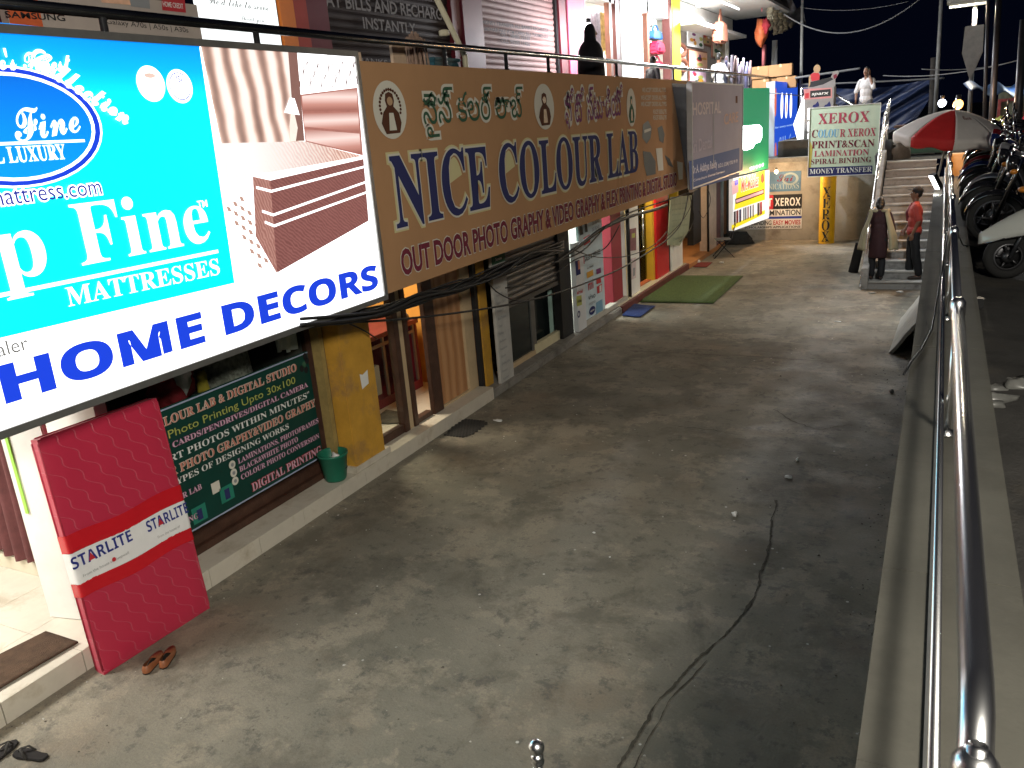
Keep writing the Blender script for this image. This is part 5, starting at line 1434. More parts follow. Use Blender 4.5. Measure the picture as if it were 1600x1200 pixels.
for k, (px, lb) in enumerate(((441, 'white cloth hung at the left of the dark window rail'), (455, 'short white cloth hung nearer the wooden jamb'))):
    q = P(px, 540, X=-5.7); t = thing('hung_cloth', lb, 'cloth', q)
    mb = MB(); mb.grid(lambda u, v: (0.02 * math.sin(u * 9), (u - 0.5) * 0.16 * (1 + 0.2 * v), -0.05 + v * 0.42), 8, 8); mb.build('cloth', PWHITE, t, solid=0.006)
# counter in the studio
CRED = mk('dark_red_laminate', (0.12, 0.008, 0.017), 0.4, var=0.08)
t = thing('shop_counter', 'dark red glass fronted counter inside the wood panelled studio', 'counter', (-6.35, 7.9, 0.17))
mb = MB(); mb.box((-0.9, -0.3, 0), (0.05, 1.25, 0.12)); mb.box((-0.9, -0.3, 0.92), (0.07, 1.27, 0.98)); mb.box((-0.9, 1.2, 0.12), (0.05, 1.25, 0.92)); mb.box((-0.9, -0.3, 0.12), (-0.85, 1.2, 0.92)); mb.build('carcass', CRED, t, bevel=0.004)
mb = MB()
for y in (-0.28, 0.45, 1.16): mb.box((0.01, y, 0.12), (0.04, y + 0.04, 0.92))
mb.box((0.012, -0.28, 0.8), (0.038, 1.16, 0.84)); mb.build('glazing_bars', mk('brown_metal', (0.16, 0.12, 0.1), 0.4, 0.4, var=0.1), t)
t = thing('carton', 'grey carton inside the red studio counter', 'box', (-6.6, 8.2, 0.29))
mb = MB(); mb.box((-0.15, -0.24, 0), (0.15, 0.2, 0.4)); mb.build('carton_body', mk('grey_card', (0.3, 0.28, 0.23), 0.8, var=0.1), t, bevel=0.006)
F = Face(None, 0, (-6.449, 7.98, 0.5), R(90), t); F.text('FRAGILE', 0.04, 0.04, 0.03, None, PGREY, 'bold', 1); F.text('PHOTO', 0.04, -0.03, 0.03, None, PGREY, 'bold', 1)
t = thing('covered_machine', 'machine under a dark green cover on the red studio counter', 'machine', (-6.7, 7.95, 1.15))
mb = MB(); mb.grid(lambda u, v: (0.3 * math.cos(u * 2 * math.pi) * (1 - 0.45 * v ** 2), 0.45 * math.sin(u * 2 * math.pi) * (1 - 0.45 * v ** 2), 0.3 * v ** 0.8 + 0.01 * math.sin(u * 40)), 48, 8); mb.add([(0.165, 0.0, 0.3), (0, 0.2475, 0.3), (-0.165, 0, 0.3), (0, -0.2475, 0.3)], [(0, 1, 2, 3)]); mb.build('cover', mk('dark_green_cloth', (0.012, 0.05, 0.025), 0.7, var=0.2), t)
t = thing('card_machine', 'small blue and black device at the end of the red counter', 'device', (-6.42, 8.95, 1.15), R(20))
mb = MB(); mb.prism([(-0.1, 0), (0.1, 0), (0.1, 0.06), (-0.06, 0.2), (-0.1, 0.2)], -0.12, 0.12, 'y'); mb.build('casing', BLACK, t, bevel=0.01)
mb = MB(); mb.add([(0.083, -0.1, 0.08), (0.083, 0.1, 0.08), (-0.055, 0.1, 0.2), (-0.055, -0.1, 0.2)], [(0, 1, 2, 3)]); mb.build('screen', mk('blue_screen_glass', (0.03, 0.12, 0.3), 0.2, var=0.1), t)
t = thing('wall_banner', 'pale banner with red lettering on the orange studio wall', 'banner', (-8.95, 8.5, 1.25), R(90))
mb = MB(); mb.box((-1.2, 0, 0), (1.4, 0.012, 0.5)); mb.build('sheet', CREAM, t); F = Face(t); F.text('LASER', 0.3, 0.12, 0.2, None, PRED, 'bold', 2)
mat_thing('black_shoe_mat', 'dark mat on the studio floor behind the door sill', [(-6.1, 7.6, 0.17), (-5.6, 7.75, 0.17), (-5.6, 8.05, 0.17), (-6.2, 8.1, 0.17)], DIRT, 0.01, 0.17)

# ------------------------------------------------------------------ cables under the signboards
CB = mk('black_cable_sheath', (0.012, 0.012, 0.012), 0.55, var=0.2)


def cable(pts, r, label, X=-4.88, grp=None, jit=0.0):
    q = [P(a, b2, X=X) + Vector((random.uniform(-jit, jit), 0, random.uniform(-jit, jit))) for a, b2 in pts]
    sm = []
    for i in range(len(q) - 1):
        p0 = q[max(i - 1, 0)]; p1 = q[i]; p2 = q[i + 1]; p3 = q[min(i + 2, len(q) - 1)]
        for k in range(6):
            t = k / 6; sm.append(0.5 * ((2 * p1) + (p2 - p0) * t + (2 * p0 - 5 * p1 + 4 * p2 - p3) * t * t + (3 * p1 - p0 - 3 * p2 + p3) * t ** 3))
    sm.append(q[-1]); o = sm[0].copy()
    mb = MB(); mb.tube([p - o for p in sm], r, 6)
    ob = mb.build('cable', CB, loc=o); tag(ob, label, 'cable', grp); return ob


trunk = [(470, 508), (540, 500), (600, 486), (660, 467), (720, 447), (780, 424), (830, 404), (880, 386)]
random.seed(11)
for k in range(12):
    cable([(a, b2 + random.uniform(-10, 8)) for a, b2 in trunk], 0.012 + 0.006 * random.random(), 'black cable in the thick bundle sagging under the brown signboard', -4.95 + 0.02 * k, 'bundled cables under the brown sign')
cable([(560, 488), (640, 472), (700, 455), (760, 430)], 0.035, 'thickest black cable sleeve in the bundle under the brown sign', -4.9)
cable([(490, 503), (580, 502), (690, 492), (800, 475), (870, 458), (915, 442), (965, 422), (1010, 396), (1045, 372), (1066, 345), (1076, 300)], 0.013, 'long black cable swagging across the shop fronts to the hanging banner', -4.86)
cable([(868, 410), (905, 384), (940, 358), (985, 338), (1022, 328), (1042, 320)], 0.03, 'thick black cable rising to the red pillar of the yellow shop', -4.9)
cable([(862, 412), (910, 392), (950, 352), (990, 330), (1045, 312), (1090, 296)], 0.012, 'thin black cable above the white phone shop panel', -4.84)
cable([(790, 450), (850, 438), (900, 405), (945, 388), (968, 352)], 0.01, 'thin slack cable between the shutter and the phone shop', -4.87)
cable([(755, 428), (775, 455), (810, 470), (850, 465)], 0.008, 'thin cable drooping before the list board', -4.87)
cable([(900, 392), (935, 402), (980, 400), (1020, 384), (1042, 362)], 0.008, 'thin cable looping before the posters of the phone shop', -4.83)
cable([(1040, 372), (1062, 350), (1078, 325), (1084, 300), (1100, 285)], 0.009, 'thin cable hooked beside the grey green banner', -5.1)
cable([(1078, 306), (1084, 340), (1076, 362), (1062, 378)], 0.008, 'thin cable dangling down the edge of the grey green banner', -5.12)
cable([(492, 505), (520, 498), (560, 512), (590, 530)], 0.008, 'thin wire drooping over the top of the yellow pillar', -5.2)
cable([(1096, 268), (1110, 310), (1100, 340), (1092, 330)], 0.008, 'thin wire beside the peach pillar', -5.2)

# ------------------------------------------------------------------ upper walkway
ur = thing('walkway_railing', 'dark steel railing along the edge of the upper walkway', 'railing', (-5.0, 1.0, 3.4))
RDK = mk('dull_railing_steel', (0.3, 0.3, 0.29), 0.22, 1.0, var=0.2, sc=5)
mb = MB(); mb.tube([(0, -2.5, 1.05), (0, 6, 1.05), (0, 12, 1.08), (0, 29.2, 1.1)], 0.036, 14); mb.build('top_pipe', RDK, ur)
for yy in (0.6, 3.05, 4.47, 7.4, 8.9, 10.2, 13.0, 16.4, 20.0, 24.0, 28.5):
    mb = MB(); mb.tube([(0, yy, 0), (0, yy, 1.05)], 0.025, 8); p = mb.build('post', DKMETAL, ur)
    mb = MB(); mb.lathe([(0.0, 0), (0.05, 0.0), (0.05, 0.05), (0.03, 0.06)], (0, yy, 0.86 - 0.06), 10); mb.build('collar', DKMETAL, p)
mb = MB(); mb.tube([(0, 19, 0.35), (0, 29.2, 0.45)], 0.02, 8); mb.build('lower_pipe', RDK, ur)
ru = thing('ramp_railing', 'steel railing sloping down from the upper walkway behind the copy shop board', 'railing', P(1252, 137, Y=26.5))
o = ru.location
q = [P(1252, 138, Y=26.5) - o, P(1290, 139, Y=26.0) - o, P(1345, 171, Y=24.6) - o]
mb = MB(); mb.tube(q, 0.035, 10); mb.build('top_pipe', STEEL, ru)
mb = MB(); mb.tube([P(1253, 153, Y=26.4) - o, P(1300, 160, Y=25.9) - o, P(1320, 172, Y=25.4) - o], 0.025, 8); mb.build('lower_pipe', STEEL, ru)
for x, y in ((1300, 145), (1253, 137)):
    a = P(x, y, Y=25.9) - o; mb = MB(); mb.tube([a, a - Vector((0, 0, 1.1))], 0.028, 8); mb.build('post', STEEL, ru)
# poles and bundles behind the rail
t = thing('pale_pole', 'pale pole standing behind the walkway rail before the shutters', 'pole', (-5.15, 9.1, 3.4))
a = P(676, -15, X=-5.15) - t.location; mb = MB(); mb.tube([(0, 0, 0), (0, 0.02, 1.0), a], 0.035, 10); mb.build('shaft', mk('bamboo_paint', (0.55, 0.5, 0.36), 0.6, var=0.12), t)
mb = MB(); mb.lathe([(0.035, 0), (0.06, 0.01), (0.06, 0.06), (0.035, 0.07)], a * 0.72 + Vector((0, 0, 0)), 10); mb.build('knot', mk('bamboo_paint', (0.5, 0.45, 0.3)), t)
t = thing('broom_bundle', 'tied bundle of brown brooms leaning behind the walkway rail', 'broom', (-5.25, 8.2, 3.4))
mb = MB()
for k in range(40):
    a = random.uniform(0, 6.28); r = 0.15 * math.sqrt(random.random()); mb.tube([(r * math.cos(a), r * math.sin(a), 0), (r * 0.9 * math.cos(a), r * 0.9 * math.sin(a), 0.9), (r * 0.75 * math.cos(a), r * 0.75 * math.sin(a), 1.24 - r * 0.7)], 0.014, 5)
mb.build('bristles', mk('straw_brown', (0.3, 0.2, 0.15), 0.9, var=0.35, sc=20), t)
mb = MB(); mb.lathe([(0.155, 0.5), (0.16, 0.52), (0.155, 0.54)], n=16); mb.build('tie', BLACK, t)
t = thing('wooden_plank', 'pale upright plank beside the broom bundle', 'plank', (-5.25, 7.85, 3.4))
mb = MB(); mb.box((-0.02, -0.12, 0), (0.02, 0.13, 1.06)); mb.build('board', mk('pale_timber', (0.55, 0.4, 0.28), 0.7, var=0.12, sc=8), t, bevel=0.004)
t = thing('stick', 'thin pale stick standing left of the upright plank', 'stick', (-5.2, 7.15, 3.4))
mb = MB(); mb.tube([(0, 0, 0), (0, -0.05, 0.96)], 0.016, 6); mb.build('shaft', MATS['pale_timber'], t)
t = thing('blue_crate', 'dark teal crate low behind the rail beside the broom bundle', 'crate', (-5.35, 8.7, 3.4))
mb = MB(); mb.box((-0.15, -0.2, 0), (0.15, 0.35, 0.93)); mb.box((-0.17, -0.22, 0.93), (0.17, 0.37, 0.97)); mb.build('crate_body', mk('dark_teal', (0.01, 0.06, 0.08), 0.6, var=0.3), t, bevel=0.01)


# cartons beyond the white shirted man
def cart(px0, px1, pyb, pyt, label, Y):
    a = P(px0, pyb, Y=Y); b2 = P(px1, pyb, Y=Y); c = P(px0, pyt, Y=Y)
    t = thing('carton', label, 'box', a, R(3), 'brown cartons stacked by the walkway rail'); w = b2.x - a.x; h = c.z - a.z; d = 0.5
    mb = MB(); mb.box((0, 0, 0), (w - 0.01, d, h - 0.005)); mb.build('carton_body', mk('brown_card', (0.27, 0.145, 0.06), 0.75, var=0.08), t, bevel=0.012)
    mb = MB(); mb.box((w * 0.46, -0.003, h * 0.75), (w * 0.54, d, h - 0.003)); mb.build('tape', mk('tan_tape', (0.5, 0.33, 0.17), 0.35, var=0.05), t)
    F = Face(None, 0, a, R(3), t); F.text('sparx', w * 0.22, h * 0.4, h * 0.28, w * 0.5, INK, 'bold', 2, shear=0.3)


cart(1168, 1201, 125, 105.5, 'upper left brown carton of the stack by the walkway rail', 28.0)
cart(1201, 1237.5, 121, 102, 'upper right brown carton of the stack by the walkway rail', 28.0)
cart(1175, 1213, 142, 124.6, 'lower left brown carton half hidden behind the green sign', 28.05)
cart(1213, 1244, 139, 120.6, 'lower right brown carton above the blue lit sign', 28.05)
# goods of the upper shops
BAGS = [((1015, 1030.5), (37, 60), (0.03, 0.12, 0.3), 'blue handbag hanging on the white shop wall', 'handbag'), ((1017, 1029.5), (63, 84), (0.5, 0.02, 0.06), 'red backpack hanging below the blue handbag', 'backpack'), ((1018, 1032), (86, 107), (0.35, 0.02, 0.05), 'dark red handbag half hidden behind the rail', 'handbag')]
for (x0, x1), (y0, y1), c, lb, ct in BAGS:
    a = P(x0, y1, X=UX - 0.2); b2 = P(x1, y0, X=UX - 0.2); w = b2.y - a.y; h = P(x0, y0, X=UX - 0.2).z - a.z
    t = thing(ct, lb, ct, (UX - 0.2, a.y, a.z), R(90)); mt = mk('bag_%s' % lb.split()[0], c, 0.5, var=0.12)
    mb = MB()
    if ct == 'handbag':
        mb.prism([(0, 0.03), (w * 0.08, 0), (w * 0.92, 0), (w, 0.03), (w * 0.9, h * 0.5), (w * 0.75, h * 0.58), (w * 0.25, h * 0.58), (w * 0.1, h * 0.5)], -0.1, 0.05, 'y'); mb.build('bag_body', mt, t, bevel=0.02)
        mb = MB(); mb.tube([(w * 0.5 + w * 0.27 * math.cos(k * math.pi / 10), -0.02, h * 0.56 + h * 0.42 * math.sin(k * math.pi / 10)) for k in range(11)], 0.025, 6); mb.build('handle', mt, t)
    else:
        mb.prism([(0, 0.05), (w * 0.1, 0), (w * 0.9, 0), (w, 0.05), (w, h * 0.6), (w * 0.8, h * 0.92), (w * 0.5, h), (w * 0.2, h * 0.92), (0, h * 0.6)], -0.18, 0.05, 'y'); mb.build('bag_body', mt, t, bevel=0.04)
        mb = MB(); mb.box((w * 0.2, -0.22, h * 0.1), (w * 0.8, -0.17, h * 0.45)); mb.build('pocket', mk('bag_pocket', (0.3, 0.01, 0.04), 0.5, var=0.1), t, bevel=0.02)


def wallpic(px, label, mat, cat='picture', X=UX - 0.25, extra=None, round_=False):
    x0, y0, x1, y1 = px; a = P(x0, y1, X=X); w = P(x1, y1, X=X).y - a.y; h = P(x0, y0, X=X).z - a.z
    t = thing('wall_mirror' if round_ else 'framed_picture', label, cat, (X, a.y, a.z), R(90))
    if round_:
        F = Face(t); mb = MB(); mb.tube([(w / 2 + w / 2 * math.cos(k * 0.3142), 0, h / 2 + h / 2 * math.sin(k * 0.3142)) for k in range(21)], 0.07, 8); mb.build('rim', MATS['brown_frame'], t)
        F.disc(w / 2, h / 2, w * 0.46, h * 0.46, mat, 0, 'mirror_glass')
    else:
        mb = MB(); mb.box((0, -0.03, 0), (w, 0.02, h)); mb.build('frame', MATS['brown_frame'] if not extra else WHITE, t, bevel=0.006)
        F = Face(t, -0.031); F.rect(0.04, 0.04, w - 0.04, h - 0.04, mat, 1, 'print')
        for k in range(7):
            cx, cz = random.uniform(0.2, 0.8) * w, random.uniform(0.2, 0.8) * h
            F.disc(cx, cz, w * random.uniform(0.06, 0.16), h * random.uniform(0.06, 0.14), [MATS['orange_print'], PRED, MATS['dark_green_print'], MATS['yellow_green_print'], PWHITE, MATS['purple_print']][(k * 5 + int(x0)) % 6], 2 + k % 3, 'print_patch', n=12)
    return t


wallpic((1056, 68, 1070, 86), 'upper round wall mirror on the display wall beyond the yellow post', PWHITE, 'mirror', round_=True)
wallpic((1058, 92, 1072, 110), 'lower round wall mirror on the display wall beyond the yellow post', PWHITE, 'mirror', round_=True)
wallpic((1074, 46, 1098, 72), 'white framed picture with pink and purple patches beside the hanging bag', PWHITE, extra=1)
wallpic((1075, 76, 1104, 106), 'orange flower picture in the middle of the display wall', MATS['peach_print'])
wallpic((1076, 107, 1102, 131), 'red and white floral picture low on the display wall', PKP)
wallpic((1096, 22, 1113, 45), 'dark patterned panel hanging high on the display wall', mk('woven_brown', (0.25, 0.12, 0.09), 0.8, var=0.3, sc=30))
wallpic((1096, 47, 1110, 70), 'tall brown picture left of the brown bag', MATS['tan_print'])
wallpic((1112, 60, 1132, 90), 'pale cream picture behind the white shirted man', mk('cream_print', (0.6, 0.52, 0.38), 0.6, var=0.2, sc=8))
for k, (x, y0, y1, lb, c) in enumerate(((899, 20, 70, 'pale blue clothes hanging in the bright doorway', (0.45, 0.6, 0.68)), (930, 15, 75, 'grey patterned clothes hanging at the right of the bright doorway', (0.3, 0.28, 0.33)), (946, 22, 80, 'mustard cloth hanging beside the brown door frame', (0.5, 0.33, 0.12)), (986, 28, 60, 'blue striped cloths hanging on a rack in the white shop', (0.3, 0.4, 0.55)), (988, 60, 82, 'white and red garment hanging in the white shop', (0.7, 0.35, 0.38)), (988, 86, 112, 'brown garments hanging low in the white shop', (0.35, 0.17, 0.08)))):
    X = UX - 0.6; a = P(x, y1, X=X); h = P(x, y0, X=X).z - a.z; t = thing('hanging_clothes', lb, 'clothes', (X, a.y, a.z))
    mb = MB(); mb.grid(lambda u, v: (0.06 * math.sin(u * 25), (u - 0.5) * 0.7, v * h - 0.08 * math.sin(u * 11) * (1 - v)), 30, 6); mb.build('cloth', mk('cloth_%d' % k, c, 0.8, var=0.45, sc=7), t, solid=0.02)
t = thing('brown_bag', 'large brown shoulder bag hanging at the corner of the display wall', 'bag', P(1125, 62, X=-6.3))
mb = MB(); mb.prism([(-0.4, -0.1), (0.4, -0.1), (0.48, 0.15), (0.28, 0.5), (-0.2, 0.5), (-0.45, 0.15)], -0.15, 0.15, 'x'); mb.build('bag_body', mk('bag_brown', (0.33, 0.14, 0.09), 0.6, var=0.12), t, bevel=0.05)
mb = MB(); mb.tube([(0, -0.15, 0.48), (0, 0.05, 0.85), (0, 0.22, 0.48)], 0.03, 6); mb.build('handle', mk('bag_brown', (0.33, 0.14, 0.09)), t)
# clothes rack of bundled goods right of the man
t = thing('umbrella_rack', 'row of furled plastic wrapped goods standing by the walkway rail', 'rack', P(1145, 134, X=-5.45))
for k in range(26):
    a = P(1128 + k * 1.6, 132 + k * 0.06, X=-5.5) - t.location; h = random.uniform(0.55, 0.8)
    mb = MB(); xo = random.uniform(-0.25, 0.1); mb.tube([(xo, a.y, -0.9), (xo, a.y, h * 0.5), (xo + 0.03, a.y + 0.03, h)], [0.07, 0.06, 0.03], 6)
    mb.build('furled_item', mk('wrap_%d' % (k % 5), [(0.17, 0.14, 0.2), (0.09, 0.09, 0.17), (0.28, 0.24, 0.24), (0.14, 0.09, 0.09), (0.22, 0.2, 0.25)][k % 5], 0.35, var=0.3, sc=9), t)
# things hung from the awning edge
t = thing('orange_bag', 'orange and red bags hanging from the awning at the end of the upper shops', 'bag', P(1190, 50, X=-5.4))
mb = MB(); crumple(mb, 0.3, 8.1, (0, 0, 0.0), (0.7, 1.0, 1.15)); mb.build('bag_body', mk('orange_cloth', (0.5, 0.12, 0.04), 0.6, var=0.25), t)
mb = MB(); crumple(mb, 0.2, 2.1, (0.15, -0.15, 0.15), (0.7, 0.9, 1.2)); mb.build('red_pouch', mk('red_cloth', (0.3, 0.02, 0.03)), t)
mb = MB(); mb.tube([(0, 0, 0.6), (0, 0.05, 1.6)], 0.02, 6); mb.tube([(0, 0.35, -0.4), (0, 0.35, -1.0)], 0.05, 6); mb.tube([(0, 0.55, -0.35), (0, 0.55, -0.95)], 0.05, 6); mb.build('straps', mk('pink_strap', (0.5, 0.15, 0.16), 0.6), t)
for k in range(5):
    x = 1203 + k * 8; y1 = (44, 52, 50, 46, 40)[k]
    a = P(x, y1, X=-5.2); top = P(x - 1, 8, X=-5.2)
    t = thing('hanging_string', 'string of pale twisted packets hanging from the awning', 'packets', a, 0, 'packet strings on the awning')
    mb = MB(); hh = top.z - a.z; nk = 9
    for j in range(nk): crumple(mb, 0.11, k * 3 + j * 1.7, (0.03 * math.sin(j * 2), 0.04 * math.cos(j * 1.3), (j + 0.5) * hh / nk), (0.8, 1, 0.9))
    mb.build('packets', mk('pale_packet', (0.4, 0.35, 0.25), 0.5, var=0.4, sc=12), t)
t = thing('awning_flap', 'ragged grey tarpaulin flap at the end of the awning', 'tarpaulin', P(1215, 8, X=-5.1))
mb = MB(); mb.grid(lambda u, v: (-0.4 + v * 0.8, -2.4 + u * 6, 0.25 - 0.5 * u * u + 0.1 * math.sin(u * 17) + 0.12 * math.sin(v * 7 + u * 9)), 24, 6); mb.build('sheet', mk('grey_tarp', (0.2, 0.19, 0.2), 0.8, var=0.35), t, solid=0.01)

# ------------------------------------------------------------------ shoe stand, tarpaulin, poles, wires
t = thing('shoe_advert_stand', 'white advertising stand with two printed shoes behind the copy shop board', 'stand', P(1256, 206, Y=25.3))
w = P(1301, 206, Y=25.3).x - t.location.x; h = P(1256, 139, Y=25.3).z - t.location.z
mb = MB(); mb.box((0, 0, -0.35), (w, 0.5, h)); mb.build('box_body', mk('stand_white', (0.24, 0.225, 0.22), 0.5, var=0.08), t, bevel=0.01)
F = Face(t); F.poly([(1256, 139), (1300, 137), (1300, 153), (1256, 156)], mk('pink_red_band', (0.5, 0.2, 0.2), 0.5, var=0.08), 1, 'header_band'); F.poly([(1266, 142), (1298, 139), (1298, 150), (1266, 153)], INK, 2, 'name_plate')
F.textpx('sparx', (1268, 149), (1294, 147), (1268, 144), PWHITE, 'bold', 3, shear=0.3); F.poly([(1258, 146), (1264, 145), (1264, 153), (1258, 154)], PRED, 2, 'logo_block')
for x in (1269, 1287): F.poly([(x, 167), (x + 2, 164), (x + 5, 163), (x + 9, 158), (x + 11, 163), (x + 11, 166), (x + 4, 168)], NAVY, 2, 'printed_shoe')
t = thing('advert_cutout', 'flat printed cutout of a runner in red sitting on the advertising stand', 'cutout', P(1263, 138, Y=25.45))
F = Face(t); cut = [(1263, 138), (1264, 124), (1266, 117), (1271, 113), (1273, 110), (1272, 106), (1274, 103), (1279, 103.5), (1281, 107), (1280, 112), (1281, 117), (1280, 125), (1298, 121), (1302, 112), (1309, 110), (1311, 114), (1305, 124), (1306, 172), (1298, 172), (1297, 140)]
q = [F.loc(*p) for p in cut]; mb = MB(); mb.prism(q, 0, 0.02, 'y'); mb.build('card', MATS['stand_white'], t)
F.poly([(1266, 117), (1271, 113.5), (1279, 114), (1281, 118), (1280, 125), (1268, 127)], PRED, 1, 'red_top'); F.poly([(1266, 128), (1280, 125), (1299, 121), (1302, 124), (1286, 132), (1270, 136), (1264, 136)], INK, 1, 'dark_trousers')
a, b2 = F.loc(1276.5, 107.5); F.disc(a, b2, 0.09, 0.11, MATS['tan_print'], 1, 'printed_face'); F.poly([(1302, 118), (1307, 115), (1308, 120), (1303, 124)], MATS['maroon_print'], 1, 'printed_shoe'); F.poly([(1264, 119), (1267, 118), (1266, 132), (1263.5, 137)], MATS['tan_print'], 2, 'printed_arm')
TARP = mk('dark_blue_tarpaulin', (0.012, 0.022, 0.06), 0.45, var=0.3, sc=2)
t = thing('blue_tarpaulin', 'large dark blue tarpaulin hung on poles behind the stairs', 'tarpaulin', P(1320, 200, Y=30))
o = t.location; c4 = [P(*p, Y=30) - o for p in ((1250, 132), (1475, 118), (1400, 238), (1250, 240))]


def tf(u, v):
    p = c4[0].lerp(c4[1], u).lerp(c4[3].lerp(c4[2], u), v)
    fold = 0.35 * noise.noise(Vector((u * 3 + v * 2.2, v * 1.2, 0))) + 0.14 * noise.noise(Vector((u * 12 + v * 9, v * 3, 5))) + 0.06 * math.sin((u * 30 + v * 25))
    return (p.x, p.y + fold, p.z - 0.25 * math.sin(u * math.pi) * (1 - v))


mb = MB(); mb.grid(tf, 90, 40); mb.build('sheet', TARP, t)
t = thing('stall_tarpaulin', 'blue sheet roof over the dark stalls beyond the umbrella', 'tarpaulin', P(1545, 140, Y=24))
o = t.location; c5 = [P(1505, 131, Y=22.5) - o, P(1592, 133, Y=26) - o, P(1600, 152, Y=26) - o, P(1515, 143, Y=22.5) - o]
mb = MB(); mb.grid(lambda u, v: tuple(c5[0].lerp(c5[1], u).lerp(c5[3].lerp(c5[2], u), v) + Vector((0, -1.2 * v, 0.07 * math.sin(u * 14)))), 24, 4); mb.build('sheet', mk('stall_blue', (0.03, 0.07, 0.17), 0.5, var=0.2), t, solid=0.01)
GPOLE = mk('grey_pole_paint', (0.16, 0.16, 0.15), 0.6, var=0.2)
for k, (x0, y0, x1, y1, Y, r, lb, m) in enumerate(((1254, -25, 1253, 140, 29, 0.05, 'thin grey pole rising behind the carton stack', GPOLE), (1211, 63, 1209, 112, 31, 0.11, 'short thick pale pole behind the cartons', mk('pale_pole_paint', (0.32, 0.33, 0.34), 0.5, var=0.1)), (1472, -20, 1464, 150, 28, 0.06, 'tall pale pole behind the umbrella, left of the leaf shaped lamp pole', GPOLE), (1524, 10, 1518, 160, 24, 0.055, 'tall pole carrying the high street lamp', GPOLE),
                                         (1545, -20, 1541, 190, 21, 0.04, 'dark pole right of the street lamp pole', DKMETAL), (1562, -20, 1552, 190, 19, 0.06, 'thick dark pole second from the right edge', DKMETAL), (1600, 30, 1592, 200, 17, 0.07, 'thick dark pole nearest the right edge of the picture', DKMETAL), (1459, 90, 1458, 165, 29, 0.1, 'stout dark post holding the blue tarpaulin', mk('dark_timber', (0.04, 0.035, 0.03), 0.9, var=0.2)))):
    a = P(x1, y1, Y=Y); gz = 2.2 if Y > 21 else zs(Y)
    top = P(x0, y0, Y=Y); t = thing('street_pole', lb, 'pole', (a.x, Y, gz))
    if k == 1: gz = 3.4; t.location.z = 3.4
    mb = MB(); mb.tube([(0, 0, 0), (top.x - a.x, 0, top.z - gz)], [r * 1.1, r * 0.85], 10); mb.build('shaft', m, t)
    mb = MB(); mb.lathe([(0, 0.0), (r * 2, 0.0), (r * 2, 0.06), (r * 1.2, 0.12)], n=10); mb.build('base', m, t)
t = thing('street_lamp', 'high street lamp head at the top edge above the dark stalls', 'street lamp', P(1520, 10, Y=24))
mb = MB(); mb.box((-0.55, -0.3, 0.05), (0.35, 0.3, 0.3)); mb.build('housing', mk('lamp_housing', (0.25, 0.25, 0.22), 0.5, var=0.1), t, bevel=0.06)
mb = MB(); mb.box((-0.5, -0.26, 0.035), (0.3, 0.26, 0.052)); mb.build('lens', mk('lamp_lens', (0.6, 0.6, 0.5), 0.3, emit=1.2, ecol=(1, 0.93, 0.72)), t)
_o = lampdata('lamp_light', 'AREA', t, (-0.1, 0, 0.0), 300, (1.0, 0.88, 0.68), 0.5, aim=(-3.2, 16.5, 1.0))
t = thing('leaf_bracket', 'spade shaped metal plate fixed on the street lamp pole', 'bracket', P(1520, 75, Y=23.9))
mb = MB(); mb.prism([(0, -0.75), (0.22, -0.1), (0.2, 0.5), (-0.2, 0.5), (-0.22, -0.1)], -0.03, 0.03, 'y'); mb.build('plate', GPOLE, t, bevel=0.01)


def wire(a, b2, sag, label, r=0.02):
    q = [a.lerp(b2, k / 24) - Vector((0, 0, sag * 4 * (k / 24) * (1 - k / 24))) for k in range(25)]; o = q[0].copy()
    mb = MB(); mb.tube([p - o for p in q], r, 5); tag(mb.build('overhead_wire', mk('wire_grey', (0.12, 0.12, 0.12), 0.6, var=0), loc=o), label, 'wire')


wire(P(1225, 22, Y=28), P(1445, -8, Y=28), 0.75, 'sagging overhead wire crossing the night sky above the stairs')
wire(P(1255, 12, Y=29), P(1420, 2, Y=29), 0.15, 'nearly straight overhead wire high in the night sky', 0.012)
wire(P(1250, 132, Y=28.6), P(1476, 122, Y=28.6), 0.02, 'taut pale line along the top of the blue tarpaulin', 0.028)
wire(P(1242, 122, Y=28), P(1344, 107, Y=28), 0.0, 'pale bamboo rod rising to the right above the advert stand', 0.035)
wire(P(1440, 108, Y=27), P(1560, 102, Y=27), 0.06, 'dim wire between the poles above the umbrella', 0.014)
wire(P(1380, 118, Y=27.5), P(1600, 92, Y=24), 0.15, 'dim wire crossing behind the dark poles', 0.014)
# top of the stairs: sacks and a green drum
t = thing('grey_sack', 'bulging grey sack at the head of the stairs left of the drum', 'sack', P(1404, 253, Y=21.6))
mb = MB(); crumple(mb, 0.3, 9.3, (0, 0, 0.24), (0.8, 0.8, 1.2)); mb.build('sacking', mk('grey_sacking', (0.14, 0.13, 0.11), 0.9, var=0.25), t)
t = thing('dark_sack', 'small dark sack beside the rail posts at the head of the stairs', 'sack', P(1384, 257, Y=21.5))
mb = MB(); crumple(mb, 0.26, 5.3, (0, 0, 0.2), (0.8, 0.8, 1.4)); mb.build('sacking', MATS['dark_cloth'], t)
t = thing('green_stall', 'dark green covered vendor cart under the red and white umbrella', 'cart', P(1436, 252, Y=22.5))
mb = MB(); mb.box((-0.55, 0, 0.18), (0.6, 0.8, 0.8)); mb.build('cart_body', mk('dark_green_tin', (0.008, 0.06, 0.035), 0.5, var=0.2), t, bevel=0.03)
mb = MB(); mb.box((-0.6, -0.05, 0.8), (0.65, 0.85, 0.85)); mb.build('counter_top', WOOD, t, bevel=0.01)
